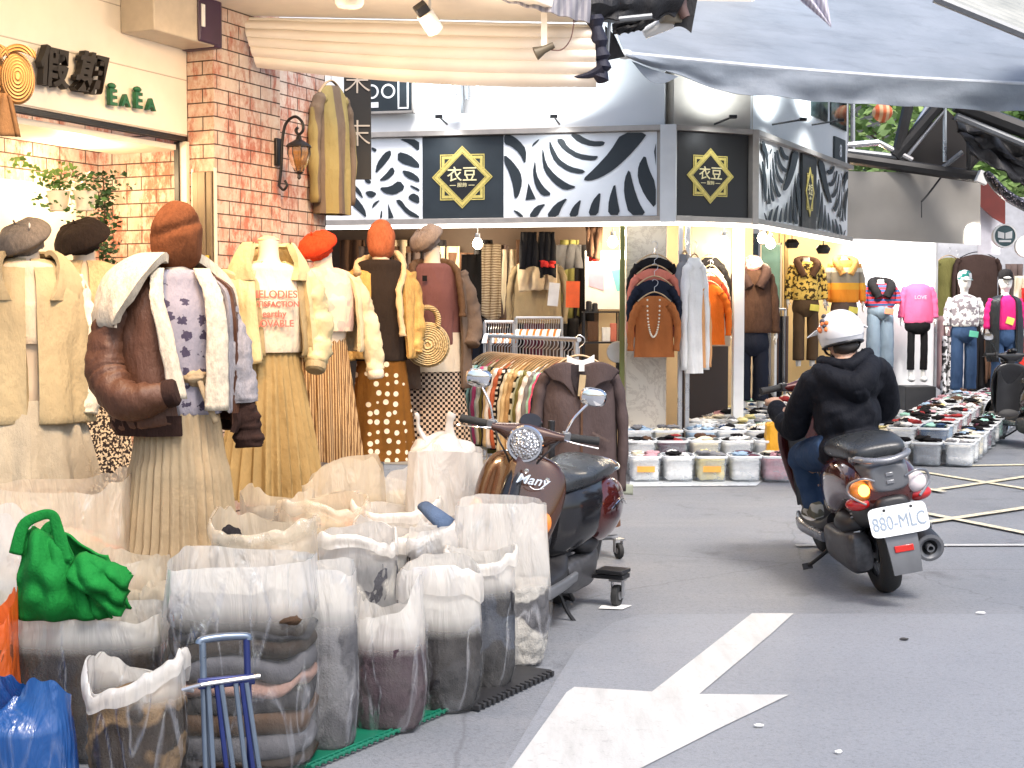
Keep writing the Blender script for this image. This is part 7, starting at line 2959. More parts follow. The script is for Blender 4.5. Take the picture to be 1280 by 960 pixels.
def loft_y(secs, n=28, e=.75, sub=3):
    """Sections (y, half width, z low, z high[, x centre]) joined front to back."""
    P = []
    S_ = [tuple(s_) + (0,) * (5 - len(s_)) for s_ in secs]
    for i in range(len(S_) - 1):
        a, b, c, d = S_[max(i - 1, 0)], S_[i], S_[i + 1], S_[min(i + 2, len(S_) - 1)]
        for j in range(sub):
            t = j / sub
            P.append([.5 * (2 * b[q] + (c[q] - a[q]) * t + (2 * a[q] - 5 * b[q] + 4 * c[q] - d[q]) * t * t + (3 * b[q] - a[q] - 3 * c[q] + d[q]) * t ** 3) for q in range(5)])
    P.append(S_[-1])
    rs = []
    for y, w, z0, z1, cx in P:
        ring = []
        for k in range(n):
            x, z = sup(2 * PI * k / n, w, (z1 - z0) / 2, e)
            ring.append((cx + x, y, (z0 + z1) / 2 + z))
        rs.append(ring)
    return rs


def wheel(parent, y, r=.225, w=.05):
    m = MB()
    m.lathe([(r * .62, -w * .8), (r * .80, -w), (r * .94, -w * .8), (r, -w * .3), (r, w * .3), (r * .94, w * .8), (r * .80, w), (r * .62, w * .8)], 48, (0, y, r), 'X')
    o = m.build('wheel', M_TYRE, parent, sharp=60)
    m = MB()
    m.lathe([(r * .64, -w * .6), (r * .60, -w * .5), (r * .2, -w * .45), (0, -w * .5)], 32, (0, y, r), 'X')
    m.lathe([(r * .64, w * .6), (r * .60, w * .5), (r * .2, w * .45), (0, w * .5)], 32, (0, y, r), 'X')
    m.lathe([(r * .64, -w * .7), (r * .64, w * .7)], 32, (0, y, r), 'X')
    m.build('rim', M_SILVP, o, sharp=40)
    m = MB()
    m.lathe([(r * .35, -w * .62), (r * .36, -w * .58), (r * .12, -w * .58)], 24, (0, y, r), 'X')
    m.build('brake_disc', M_STEEL, o)
    return o


def mirror(parent, x, y, z, s_, mat=M_CHROME, yaw=0.0):
    m = MB()
    m.tube(spline([(x, y, z), (x + s_ * .03, y + .01, z + .08), (x + s_ * .08, y, z + .15)], 5), .006, 8)
    st_ = m.build('mirror_stem', mat, parent)
    m = MB()
    m.X = Matrix.Translation((x + s_ * .10, y, z + .185)) @ Matrix.Rotation(yaw, 4, 'Z')
    rs = []
    for yy, f in ((.022, .5), (.016, .85), (.0, 1.0), (-.008, 1.0), (-.010, .93)):
        rs.append([(*(lambda q: (q[0], yy, q[1]))(sup(2 * PI * k / 28, .062 * f, .042 * f, .7)),) for k in range(28)])
    m.rings(rs, True, (True, True))
    mm = m.build('mirror', mat if mat is M_CHROME else M_BLKG, parent)
    m = MB()
    m.X = Matrix.Translation((x + s_ * .10, y - .0115, z + .185)) @ Matrix.Rotation(yaw, 4, 'Z')
    m.rings([[(*(lambda q: (q[0], yy, q[1]))(sup(2 * PI * k / 28, .054, .035, .7)),) for k in range(28)] for yy in (0, -.002)], True, (True, True))
    m.build('mirror_glass', solid('mirror_silver', (.7, .72, .75), .03, 1.0, var=.0), mm)


def scooter(label, loc, rot, paint, plate=None, retro=False, lit=False, steer=0.0, name='motor_scooter', mirrors=True, bar=1.0):
    o = thing(name, label, 'scooter', loc, rot=rot)
    wb = 1.20
    wheel(o, 0)
    fw = wheel(o, wb, .215, .045)
    # rear body
    m = MB()
    if retro:
        m.rings(loft_y([(-.34, .03, .56, .62), (-.30, .09, .50, .68), (-.18, .155, .42, .71), (.0, .19, .37, .72), (.2, .195, .34, .71), (.38, .16, .32, .69), (.46, .11, .32, .66), (.48, .08, .34, .62)]))
    else:
        m.rings(loft_y([(-.36, .07, .50, .60), (-.33, .135, .46, .62), (-.22, .165, .46, .67), (-.05, .175, .44, .70), (.15, .175, .36, .70), (.36, .15, .30, .67), (.46, .10, .30, .62), (.48, .08, .32, .60)]))
    m.build('rear_body', M_BLKG if retro else paint, o, sharp=70)
    if retro:
        for s_ in (-1, 1):     # round side humps
            m = MB()
            m.blob((s_ * .15, -.05, .53), (.085, .25, .165), 3, .02, 1, 32, 20)
            m.build('side_cowl', M_MAROON, o, sharp=180)
            m = MB()
            m.tube(spline([(s_ * .232, -.18, .56), (s_ * .24, -.05, .60), (s_ * .232, .08, .56)], 5), .006, 6)
            m.build('chrome_trim', M_CHROME, o)
    # seat
    m = MB()
    m.rings(loft_y([(-.30, .06, .70, .73), (-.27, .12, .68, .755), (-.1, .145, .67, .785), (.1, .15, .66, .775), (.22, .14, .655, .755), (.38, .12, .65, .755), (.47, .09, .65, .735), (.50, .05, .66, .70)], 32, .7))
    m.build('seat', M_SEATL, o, sharp=70)
    # grab rail
    m = MB()
    if retro:
        m.tube(spline([(-.12, -.10, .72), (-.13, -.28, .72), (-.08, -.37, .73), (0, -.39, .735), (.08, -.37, .73), (.13, -.28, .72), (.12, -.10, .72)], 6), .010, 10)
        m.build('grab_rail', M_CHROME, o)
    else:
        m.tube(spline([(-.10, -.22, .675), (-.115, -.30, .70), (-.085, -.37, .695), (0, -.40, .685), (.085, -.37, .695), (.115, -.30, .70), (.10, -.22, .675)], 6), .019, 12, flat=.8)
        m.tube(spline([(-.10, -.20, .67), (-.115, -.24, .70), (0, -.20, .715), (.115, -.24, .70), (.10, -.20, .67)], 6), .015, 12)
        m.build('grab_rail', M_SILVP, o)
        m = MB()
        m.rings(loft_y([(-.385, .05, .56, .655), (-.37, .09, .54, .67), (-.25, .11, .56, .70), (-.1, .10, .6, .705)], 28, .6))
        m.build('tail_panel', M_GREYP, o, sharp=60)
        for k, zq in enumerate((.62, .585)):
            m = MB()
            m.box((0, -.388, zq), (.035, .006, .018))
            m.build('tail_badge', M_SILVP, o, .003)
    # tail lamps
    for s_ in (-1, 1):
        m = MB()
        if retro:
            m.blob((s_ * .09, -.31, .56), (.035, .03, .045), 1, 0)
            m.build('turn_signal', M_AMBL, o, sharp=180)
        else:
            lens = M_AMBL if s_ < 0 else M_CLRL
            m.blob((s_ * .125, -.325, .555), (.050, .050, .052), 1, .04, 1, 24, 16)
            q = m.build('turn_signal', lens, o, sharp=180)
            m = MB()
            if s_ < 0 and lit:
                m.blob((s_ * .118, -.366, .562), (.026, .020, .028), 1, 0)
                m.build('lit_bulb', M_AMBON, q, sharp=180)
            m = MB()
            m.tube(spline([(s_ * .07, -.385, .60), (s_ * .12, -.392, .62), (s_ * .175, -.35, .60), (s_ * .18, -.345, .55), (s_ * .12, -.385, .50)], 5), .006, 8)
            m.build('lamp_trim', M_SILVP, q)
            m = MB()
            m.blob((s_ * .135, -.31, .50), (.06, .05, .035), 2, .04, 1, 20, 12)
            m.build('tail_lamp', M_REDL, o, sharp=180)
    # lower tail, plate, mudguard
    m = MB()
    m.rings(loft_y([(-.39, .05, .40, .50), (-.36, .08, .38, .52), (-.2, .11, .36, .52), (.1, .12, .30, .45)], 24, .6))
    m.build('under_tail', M_BLKP, o, sharp=60)
    mg = MB()
    mg.sheet(lambda u, w: ((u - .5) * (.155 - .03 * w), -.37 - .055 * math.sin(w * 1.6) - .01, .44 - .27 * w + .015 * math.sin(PI * u) * (w < .1)), 12, 14, .012)
    g = mg.build('mudguard', M_GREYP, o, sharp=60)
    m = MB()
    m.box((0, -.437, .285), (.085, .012, .030), Matrix.Rotation(-.1, 3, 'X'))
    m.build('red_reflector', M_REDL, o, .003)
    if plate:
        m = MB()
        m.X = Matrix.Translation((.0, -.425, .415)) @ Matrix.Rotation(R(-14), 4, 'X')
        n = 40
        m.rings([[(*(lambda q: (q[0], yy, q[1]))(sup(2 * PI * k / n, .13, .068, .28)),) for k in range(n)] for yy in (0.002, -.002)], True, (True, True))
        pl_ = m.build('license_plate', M_PLATE, o)
        text_mesh(plate, .088, .0008, M_PLTXT, Matrix.Translation((.0, -.425, .415)) @ Matrix.Rotation(R(-14), 4, 'X') @ frame((0, -.0042, -.010), (1, 0, 0), (0, -1, 0)), pl_, 'plate_number', sx=.72)
        m = MB()
        for s_ in (-1, 1):
            m.X = Matrix.Translation((s_ * .06, -.43, .468)) @ Matrix.Rotation(R(-14), 4, 'X')
            m.lathe([(0, -.004), (.007, -.003), (.007, .002)], 10, axis='Y')
        m.build('plate_bolts', M_BLKM if 'M_BLKM' in globals() else M_BLACKM, pl_)
    # engine, transmission case, shock absorber, exhaust
    m = MB()
    m.rings(loft_y([(-.10, .04, .14, .30, -.10), (-.05, .055, .12, .33, -.11), (.12, .055, .13, .31, -.12), (.3, .06, .14, .32, -.12), (.42, .05, .16, .30, -.11)], 24, .6))
    m.build('transmission_case', M_ENG, o, sharp=50)
    m = MB()
    m.blob((-.10, .05, .36), (.075, .14, .06), 2, .05)
    m.build('air_box', M_BLKP, o, sharp=180)
    m = MB()
    m.rings(loft_y([(.12, .06, .16, .34), (.25, .10, .14, .38), (.45, .09, .18, .34)], 24, .5))
    m.build('engine_block', M_ENG, o, sharp=50)
    for s_ in (-1, 1):
        m = MB()
        q = [Vector((s_ * .10, -.06 + .01 * k / 60, .22 + .22 * k / 60)) for k in range(61)]
        m.tube([p + Vector((.022 * math.cos(i * 1.25), .022 * math.sin(i * 1.25), 0)) for i, p in enumerate(q)], .005, 6)
        m.tube([q[0] - Vector((0, 0, .05)), q[-1] + Vector((0, 0, .03))], .010, 8)
        m.build('shock_absorber', M_STEEL, o)
    m = MB()
    m.X = Matrix.Translation((.155, -.08, .27)) @ Matrix.Rotation(R(10), 4, 'X')
    m.lathe([(.0, .34), (.04, .33), (.062, .26), (.068, .0), (.068, -.16), (.06, -.20), (.045, -.205), (.035, -.19), (.0, -.17)], 28, axis='Y')
    ex = m.build('exhaust', M_BLKP, o, sharp=45)
    m = MB()
    m.X = Matrix.Translation((.155, -.08, .27)) @ Matrix.Rotation(R(10), 4, 'X')
    m.lathe([(.062, -.203), (.064, -.214), (.050, -.216), (.036, -.205)], 28, axis='Y')
    m.lathe([(.018, -.18), (.018, -.222), (.012, -.222), (.012, -.18)], 16, axis='Y')
    m.build('exhaust_ring', M_GREYP, ex)
    m = MB()
    m.X = Matrix.Translation((.20, -.02, .29)) @ Matrix.Rotation(R(10), 4, 'X')
    m.box((.028, .04, 0), (.008, .24, .07))
    m.build('heat_shield', M_SILVP, ex, .004)
    # belly and floor board
    m = MB()
    m.rings(loft_y([(.40, .14, .20, .36), (.5, .17, .20, .315), (.7, .18, .19, .30), (.86, .175, .19, .30), (.95, .14, .20, .36), (1.0, .08, .24, .40)], 28, .45))
    m.build('floor_board', M_BLKP, o, sharp=50)
    for s_ in (-1, 1):
        m = MB()
        m.rings(loft_y([(.36, .015, .22, .27, s_ * .175), (.6, .018, .215, .27, s_ * .185), (.86, .018, .215, .275, s_ * .185), (.95, .012, .24, .30, s_ * .165)], 14, .6))
        m.build('side_strip', M_GREYP if retro else M_SILVP, o, sharp=60)
    # leg shield: loft upwards
    m = MB()
    S_ = [(.30, .13, 1.02, .05), (.42, .17, 1.03, .055), (.58, .205, 1.00, .055), (.70, .22, .965, .05), (.80, .20, .935, .05), (.86, .15, .92, .045), (.885, .08, .915, .04)]
    rs = []
    for z, w, yc, dp in [(p[0], p[1], p[2], p[3]) for p in smooth_prof([(a, b, c, d, 0) for a, b, c, d in S_], 3)]:
        ring = []
        for k in range(36):
            x, y = sup(2 * PI * k / 36, w, dp, .8)
            ring.append((x, yc + y - .5 * (x / .22) ** 2 * .12 + (.05 * max(0, 1 - abs(x) / .09)) * (y > 0), z))
        rs.append(ring)
    m.rings(rs)
    m.build('leg_shield', paint, o, sharp=60)
    m = MB()
    m.sheet(lambda u, w: ((u - .5) * .34, .935 + .04 * (1 - w) - .3 * (u - .5) ** 2 - .02, .34 + .46 * w), 16, 12, .01)
    m.build('inner_panel', M_BLKP, o, sharp=60)
    # front fender and fork
    m = MB()
    m.sheet(lambda u, w: (.062 * math.cos(PI * (u)) * 1.0, wb + math.cos(R(20) + R(150) * w) * (.235 + .02 * math.sin(PI * u)), .215 + math.sin(R(20) + R(150) * w) * (.235 + .03 * math.sin(PI * u))), 16, 24, -.006)
    m.build('front_fender', paint, o, sharp=60)
    m = MB()
    for s_ in (-1, 1):
        m.tube([(s_ * .06, wb, .215), (s_ * .055, wb - .13, .50)], .014, 8)
    m.tube([(0, wb - .14, .48), (0, .90, .92)], .028, 10)
    m.build('fork', M_BLACKM, o)
    # handlebar group, turned by STEER
    hb_ = Matrix.Diagonal((bar, 1, 1, 1)) @ Matrix.Translation((0, .93, 0)) @ Matrix.Rotation(steer, 4, 'Z') @ Matrix.Translation((0, -.93, 0))

    def H(mb):
        mb.v = [tuple(hb_ @ Vector(p)) for p in mb.v]
        return mb
    m = MB()
    m.rings([[(x_, .905 + sup(2 * PI * k / 20, .035, hh, .8)[0], .96 + dz + sup(2 * PI * k / 20, .035, hh, .8)[1]) for k in range(20)] for x_, hh, dz in ((-.17, .018, .02), (-.13, .026, .015), (-.07, .05, 0), (0, .062, -.005), (.07, .05, 0), (.13, .026, .015), (.17, .018, .02))])
    m.rings([[(sup(2 * PI * k / 20, w_, .04, .8)[0], .915 + sup(2 * PI * k / 20, w_, .04, .8)[1], z_) for k in range(20)] for z_, w_ in ((.86, .045), (.90, .055), (.96, .06))])
    H(m).build('handlebar_cover', paint, o, sharp=60)
    for s_ in (-1, 1):
        m = MB()
        m.tube([(s_ * .16, .90, .98), (s_ * .20, .895, .985), (s_ * .31, .865, .985), (s_ * .325, .86, .985)], [.018, .018, .019, .021], 14)
        H(m).build('grip', M_TYRE, o)
        m = MB()
        m.box((s_ * .175, .895, .985), (.04, .05, .045), Matrix.Rotation(s_ * -.2, 3, 'Z'))
        H(m).build('switch_box', M_GREYP if retro else M_BLKP, o, .006)
        m = MB()
        m.tube(spline([(s_ * .17, .93, .975), (s_ * .22, .945, .97), (s_ * .33, .91, .96)], 5), [.008] * 5 + [.0065] * 5 + [.009], 8, flat=.6)
        H(m).build('brake_lever', M_CHROME if retro else M_BLKP, o)
        m = MB()
        m.tube(spline([(s_ * .15, .93, .965), (s_ * .12, .99, .93), (s_ * .07, .98, .86), (s_ * .05, .96, .80)], 5), .005, 6)
        H(m).build('brake_cable', M_BLACKM, o)
    tmp = len(bpy.data.objects)
    before = set(bpy.data.objects)
    for s_ in (-1, 1) if mirrors else ():
        mirror(o, s_ * .17, .90, 1.0, s_, M_CHROME if retro else M_BLKG)
    for q in set(bpy.data.objects) - before:
        if q.parent is o:
            q.data.transform(hb_)
        else:
            q.data.transform(hb_)
    # head lamp
    m = MB()
    yl = .965
    m.lathe([(.0, -.05), (.06, -.04), (.075, .0), (.08, .02), (.078, .028), (.07, .03)], 36, (0, yl, .935), 'Y')
    hl = H(m).build('headlight_housing', paint, o, sharp=50)
    m = MB()
    m.lathe([(.082, .02), (.086, .028), (.080, .040), (.070, .040)], 36, (0, yl, .935), 'Y')
    H(m).build('chrome_ring', M_CHROME, hl)
    m = MB()
    m.lathe([(.072, .036), (.05, .048), (.0, .052)], 36, (0, yl, .935), 'Y')
    t = MATS.get('headlight_glass')
    if not t:
        tt = new_mat('headlight_glass')
        vv = tt.coord()
        vo_ = tt.node('ShaderNodeTexVoronoi')
        vo_.inputs['Scale'].default_value = 90
        tt.link(vv, vo_.inputs['Vector'])
        t = tt.done(tt.pbr(tt.mix(vo_.outputs['Distance'], (.75, .76, .78), (.12, .12, .13)), .08, .7, tt.bump(vo_.outputs['Distance'], .8, .01), Coat_Weight=1.0))
    H(m).build('headlight_lens', t, hl)
    m = MB()
    m.lathe([(0, .0), (.05, .0), (.055, -.01), (.05, -.03), (0, -.03)], 24, (0, .0, .0), 'Z')
    m.v = [tuple(Matrix.Translation((0, .88, 1.03)) @ Matrix.Rotation(R(-35), 4, 'X') @ Vector(p)) for p in m.v]
    H(m).build('speedometer', M_BLKG, o)
    if retro:
        m = MB()
        for k in range(2):
            m.lathe([(0, .004), (.010, .003), (.011, 0)], 14, ((-.155, -.06)[k], 1.03 - .03 * (k == 0) + .01, (.80, .825)[k]), 'Y')
        m.build('shield_bolts', M_CHROME, o)
        for s_ in (-1, 1):
            m = MB()
            m.blob((s_ * .17, 1.0, .60), (.035, .03, .05), 1, 0)
            m.build('front_signal', M_AMBL, o, sharp=180)
        m = MB()
        m.rings([[(sup(2 * PI * k / 20, w_, .014, .8)[0], y_ + sup(2 * PI * k / 20, w_, .014, .8)[1], z_) for k in range(20)] for z_, w_, y_ in ((.52, .03, 1.085), (.65, .05, 1.065), (.78, .04, 1.025), (.83, .015, 1.0))])
        m.build('shield_spine', M_BLKG, o)
        F_t = frame((-.085, 1.022, .745), (-1, .25, 0), (-.05, 1, .25))
        for w_, x_ in (('Many', 0),):
            text_mesh(w_, .060, .002, M_CHROME, frame((-.095, 1.050, .79), (-1, -.33, .0), (-.3, 1, .22)), o, 'name_badge', shear=.35, sx=1.15, bold=.0006)
        m = MB()
        m.tube(spline([(-.09, 1.05, .762), (-.115, 1.045, .752), (-.15, 1.028, .762)], 5), .0022, 6)
        m.build('badge_flourish', M_CHROME, o)
    # stands
    m = MB()
    m.tube(spline([(-.10, .42, .20), (-.17, .40, .08), (-.235, .38, .012)], 4), .010, 8)
    m.box((-.24, .38, .012), (.05, .03, .012))
    ss = m.build('side_stand', M_BLACKM, o)
    if not retro:
        ss.data.transform(Matrix.Translation((-.10, .42, .2)) @ Matrix.Rotation(R(60), 4, 'X') @ Matrix.Translation((.10, -.42, -.2)))
    m = MB()
    for s_ in (-1, 1):
        m.tube([(s_ * .07, .22, .18), (s_ * .11, .10, .06 if retro else .14)], .012, 8)
    m.tube([(-.11, .10, .06 if retro else .14), (.11, .10, .06 if retro else .14)], .010, 8)
    m.build('centre_stand', M_BLACKM, o)
    return o


# parked scooter
front = Vector((xx(600, 6.05), 6.0, 0))
PS_ROT = R(160)
hd_ = Vector((-math.sin(PS_ROT), math.cos(PS_ROT), 0))
rear = Vector((front.x, front.y, 0)) - hd_ * 1.06
PS = scooter('parked brown retro scooter with round headlight and black seat behind the tall milky bag', (rear.x, rear.y, 0), (0, R(-9.5), PS_ROT), M_BROWNG, None, True, steer=R(14))
PS.scale = (.93, .95, .95)
# rider's scooter
rc = gnd(1112, 742)
LEAN = R(-10)
RS_ROT = (0, LEAN, R(1.5))
RS = scooter('moving maroon and grey scooter with lit left turn signal ridden by the person in black', (rc.x - .0, 7.28, 0), RS_ROT, M_MAROON, '880-MLC', False, True, mirrors=False, bar=.84)
RS.scale = (1.10, 1.05, 1.07)
# one more at the right edge
FS = scooter('dark scooter cut by the right edge in front of the quilted vest mannequin', (xx(1312, 15.2), 15.2, 0), (0, 0, R(6)), M_BLKG, '101-KUI', False, False)

# ================================================================== the rider
M_SKIN = solid('skin', (.42, .25, .17), .5, var=.05)
J_BLK = cloth('jacket_black', (.008, .009, .013), rough=.7, bump=.15, weave=500)
JEAN_ = cloth('rider_jeans', (.035, .065, .13), bump=.4)
RM = Matrix.Translation((rc.x, 7.28, 0)) @ Matrix.Rotation(R(1.5), 4, 'Z') @ Matrix.Rotation(LEAN, 4, 'Y')
RI = thing('person', 'rider in black hooded jacket, jeans and white helmet on the moving maroon scooter', 'person', (rc.x, 7.28, 0), rot=RS_ROT)


def cap(m, path, rad, n=14, flat=1.0):
    m.tube(path, rad, n, True, flat)
    for p, r in ((path[0], rad[0]), (path[-1], rad[-1])):
        m.blob(p, (r, r, r), 0, 0, 1, 14, 8)


hip = .70
SX = .07           # upper body leans back upright
b = MB()
b.blob((.0, .30, hip + .09), (.12, .10, .10))
b.blob((.02, .31, hip + .24), (.12, .09, .17))
b.blob((.04, .33, hip + .38), (.165, .11, .13))
cap(b, [(SX, .34, hip + .44), (SX + .01, .37, hip + .55)], [.06, .055])
b.blob((SX + .01, .39, hip + .60), (.075, .095, .11))
for s_ in (-1, 1):
    shp = (SX * .8 + s_ * .165, .33, hip + .42)
    elb = (s_ * .235 + .03, .52, hip + .17)
    wri = (s_ * .255, .80, .975)
    cap(b, [shp, elb], [.05, .042])
    cap(b, [elb, wri], [.042, .028])
    cap(b, [(s_ * .09, .34, hip + .05), (s_ * .15, .70, .66)], [.06, .05])
    cap(b, [(s_ * .15, .70, .66), (s_ * .14, .72, .38)], [.058, .04])
    # hand round the grip
    b.blob((s_ * .25, .855, .99), (.042, .045, .025))
    for q in range(4):
        x_ = s_ * (.218 + q * .021)
        b.tube(spline([(x_, .865, 1.0), (x_, .898, .998), (x_, .908, .98), (x_, .895, .962)], 3), [.0095, .0095, .0095, .009, .009, .009, .0085, .0085, .008, .0075], 8)
    b.tube(spline([(s_ * .21, .85, .985), (s_ * .197, .87, .97), (s_ * .203, .89, .962)], 3), [.012, .012, .011, .011, .01, .0095, .009], 8)
organic('body', b, M_SKIN, RI, .008, 2)
j = MB()
j.blob((.01, .27, hip + .03), (.195, .175, .125))
j.blob((.02, .30, hip + .20), (.185, .145, .17))
j.blob((.045, .325, hip + .35), (.205, .14, .14))
j.blob((.06, .33, hip + .43), (.17, .115, .07))
for s_ in (-1, 1):
    j.blob((SX * .8 + s_ * .165, .33, hip + .405), (.075, .08, .075))
    j.tube(spline([(SX * .8 + s_ * .165, .33, hip + .41), (s_ * .225 + .04, .41, hip + .30), (s_ * .25 + .03, .52, hip + .16), (s_ * .26 + .01, .66, hip + .20), (s_ * .255, .79, .965)], 5), [.08] * 5 + [.078] * 5 + [.072] * 5 + [.055] * 5 + [.045], 14)
# crumpled hood lying on the back and shoulders
j.tube(spline([(-.09, .36, hip + .46), (-.06, .25, hip + .43), (.03, .195, hip + .37), (.07, .185, hip + .36), (.12, .21, hip + .39), (.18, .28, hip + .44), (.17, .37, hip + .47)], 5), [.035] + [.05 + .02 * math.sin(PI * k / 30) for k in range(1, 30)] + [.04], 14)
organic('jacket', j, J_BLK, RI, .011, 4, .009, 9.0, 3)
h_ = MB()
h_.tube(spline([(-.05, .39, hip + .505), (-.045, .31, hip + .50), (.02, .255, hip + .475), (.07, .24, hip + .465), (.13, .27, hip + .49), (.19, .33, hip + .505), (.18, .40, hip + .51)], 5), [.026 + .014 * math.sin(PI * k / 30) for k in range(31)], 12)
h_.tube(spline([(-.0, .25, hip + .41), (.06, .19, hip + .33), (.12, .22, hip + .40)], 5), [.05, .06, .065, .07, .07, .07, .07, .065, .06, .055, .05], 12)
organic('hood', h_, J_BLK, RI, .009, 4, .010, 12.0, 5)
l_ = MB()
for s_ in (-1, 1):
    l_.tube(spline([(s_ * .08, .25, hip + .04), (s_ * .12, .48, hip + .0), (s_ * .16, .70, .665), (s_ * .155, .72, .52), (s_ * .145, .715, .375)], 5), [.105] * 4 + [.10] * 4 + [.085] * 4 + [.07] * 4 + [.062] * 5, 14)
l_.blob((0, .26, hip + .03), (.17, .14, .09))
organic('jeans', l_, JEAN_, RI, .011, 3, .010, 9.0, 6)
for s_ in (-1, 1):
    m = MB()
    m.rings(loft_y([(.635, .02, .315, .36, s_ * .145), (.65, .036, .312, .405, s_ * .145), (.70, .042, .31, .415, s_ * .145), (.78, .042, .31, .375, s_ * .15), (.86, .04, .31, .35, s_ * .155), (.90, .02, .312, .335, s_ * .155)], 20, .7))
    sh_ = m.build('shoe', cloth('shoe_olive', (.16, .15, .11), (.5, .48, .42), 'patch', 14), RI, sharp=60)
    m = MB()
    m.rings(loft_y([(.63, .03, .302, .318, s_ * .145), (.70, .047, .30, .32, s_ * .145), (.80, .046, .30, .32, s_ * .15), (.905, .03, .302, .318, s_ * .155)], 20, .7))
    m.build('sole', M_WHITE, sh_)
# helmet
hc = Vector((SX + .012, .395, hip + .635))
m = MB()
rs = []
for i in range(21):
    ph = R(8) + R(112) * i / 20
    rs.append([(math.cos(2 * PI * k / 40) * .122 * math.sin(ph), math.sin(2 * PI * k / 40) * .142 * math.sin(ph), .128 * math.cos(ph) - (.02 * math.sin(2 * PI * k / 40) if i > 16 else 0)) for k in range(40)])
m.rings([[Vector(p) + hc for p in r] for r in rs], True, (True, False))
hel = m.build('helmet', solid('helmet_white', (.74, .74, .75), .18, var=.03, Coat_Weight=.5), RI, sharp=70)
m = MB()
lo = rs[-1]
m.tube([Vector(p) + hc for p in lo] + [Vector(lo[0]) + hc, Vector(lo[1]) + hc], .008, 8)
m.build('helmet_trim', M_BLACKM, hel)
m = MB()
m.sheet(lambda u, w: hc + Vector((math.cos(R(20) + R(140) * u) * (.128 + .05 * w), math.sin(R(20) + R(140) * u) * (.148 + .05 * w), .03 - w * .03)), 20, 4, .005)
m.build('helmet_peak', MATS['helmet_white'], hel)
rg = random.Random(2)
m = MB()
for k in range(9):
    a = R(196 + rg.uniform(-22, 22))
    ph = R(58 + rg.uniform(-22, 18))
    d = Vector((math.cos(a) * .1235 * math.sin(ph), math.sin(a) * .1435 * math.sin(ph), .1295 * math.cos(ph)))
    m.mi = k % 2
    m.blob(hc + d, (.010 + .008 * rg.random(), .010 + .010 * rg.random(), .012), k, .4, 2, 10, 8)
m.build('helmet_decal', [solid('decal_orange', (.75, .20, .05), .4), solid('decal_dark', (.05, .05, .06), .4)], hel, sharp=180)
m = MB()
for s_ in (-1, 1):
    m.tube(spline([hc + Vector((s_ * .108, .0, -.035)), hc + Vector((s_ * .085, .03, -.10)), hc + Vector((s_ * .02, .06, -.13))], 5), .008, 6, flat=.5)
m.build('chin_strap', M_BLACKM, hel)
m = MB()
m.blob(hc + Vector((.0, -.055, -.075)), (.068, .055, .045), 3, .15)
m.build('hair', solid('hair', (.02, .015, .012), .6), RI, sharp=180)
# ears, glasses arm, mask straps
m = MB()
for s_ in (-1, 1):
    m.blob(hc + Vector((s_ * .072, .01, -.055)), (.010, .02, .03), 1, .1)
m.build('ear', M_SKIN, RI, sharp=180)
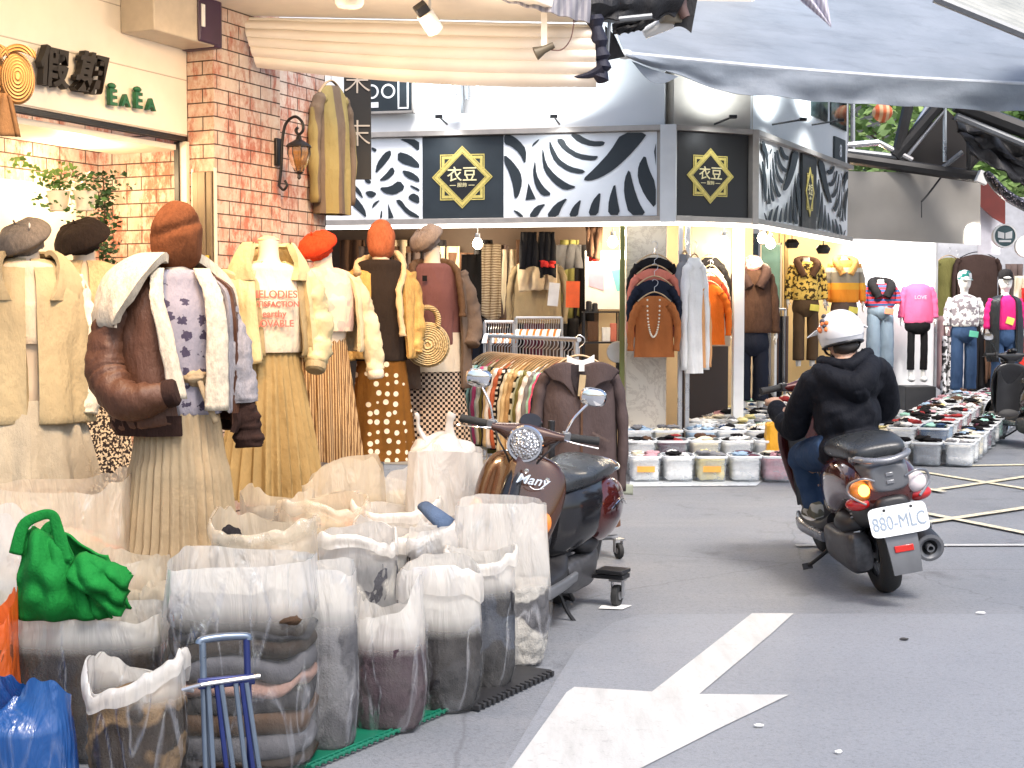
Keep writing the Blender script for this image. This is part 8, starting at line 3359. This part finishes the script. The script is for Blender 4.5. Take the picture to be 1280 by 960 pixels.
# ================================================================== warm shop lamps along the left shop's canopy, then bare point lights
for i, (px, Y, off) in enumerate(((150, 5.0, 1.0), (330, 5.6, .9), (430, 6.6, 0.7), (537, 7.4, .5), (330, 6.4, .5), (60, 4.6, .9))):
    p = Vector((xx(px, Y), Y, 3.08))
    if i != 3:
        o = thing('ceiling_spotlight', '%s white cylinder spotlight of the canopy counted from the camera side' % ORD[[1, 2, 4, 5, 3, 0][i]], 'spotlight', p, 0, 'spotlights under the cream canopy')
        m = MB()
        m.lathe([(.0, .06), (.04, .06), (.042, -.03), (.036, -.03), (.0, -.01)], 18)
        m.build('lamp_head', M_WHITE, o)
    tgt = [(xx(210, 5.6), 5.9, 1.0), (xx(300, 7.0), 7.0, 1.1), (xx(400, 8.0), 8.2, 1.1), (xx(480, 8.8), 8.9, 1.3), (xx(250, 8.0), 8.0, 1.6), (xx(60, 6.2), 6.3, 1.2)][i]
    spot(p + Vector((0, 0, -.06)), tgt, 60, (1.0, .60, .27), R(85), .06, .9)
point((O + SN * -.35 - SD * .5 + Vector((0, 0, 2.2))), 11, WARM, .08)
point((O + SN * -.3 - SD * 1.8 + Vector((0, 0, 2.2))), 13, WARM, .08)
point(O - SD * 1.3 + SN * .9 + Vector((0, 0, 2.95)), 12, (1, .74, .46), .08)  # added fill light that brightens the fascia, without a fixture
# wall washers of the corner shop: small lamps on its sign rail
for px, P, nn in ((560, P_M, nF), (700, P_M, nF), (890, P_C, nC), (960, P_D, nR), (1010, P_D, nR)):  # the corner one is added to brighten the taupe wall
    q = on_plane(px, 160, P, nn) + nn * .34 + Vector((0, 0, .06))
    o = thing('wall_washer', 'small black wall washer lamp on the sign rail, mounted near %s' % {560: 'the left star emblem', 700: 'the long leaf panel', 890: 'the corner emblem, added light', 960: 'the shop corner', 1010: 'the side logo panel'}[px], 'lamp', q)
    m = MB()
    m.box((0, 0, 0), (.07, .05, .03))
    m.build('washer_body', M_BLACKM, o, .004)
    m = MB()
    m.tube([(0, 0, 0), tuple(nn * -.30 + Vector((0, 0, -.03)))], .010, 6)
    m.build('washer_arm', M_BLACKM, o)
    spot(q + Vector((0, 0, -.03)), q - nn * .36 + Vector((0, 0, -.75)), 13 if P is P_D else 7, (.92, .97, 1.0), R(130), .03, 1.0)
    spot(q + Vector((0, 0, .03)), q - nn * .30 + Vector((0, 0, .55)), 24 if P is P_C else 60, (.88, .96, 1.0), R(140), .03, 1.0)

# small litter on the road
for k, (px, py, l_) in enumerate(((1048, 944, 'tiny white paper fleck near the lower right of the road'), (948, 911, 'small white fleck just right of the arrow tip'), (1130, 802, 'dark leaf lying on the repaved road right of the arrow'), (1226, 769, 'white fleck on the seam of the repaved road at the right'), (700, 742, 'small pebble on the road below the scooter stand'))):
    p = gnd(px, py)
    m = MB()
    m.blob((p.x, p.y, .012), (.014 + .004 * k, .008, .006), k, .5, 2, 10, 6)
    tag(m.build('litter', M_DARK if k in (2, 4) else M_WHITE, sharp=180), l_, 'litter')
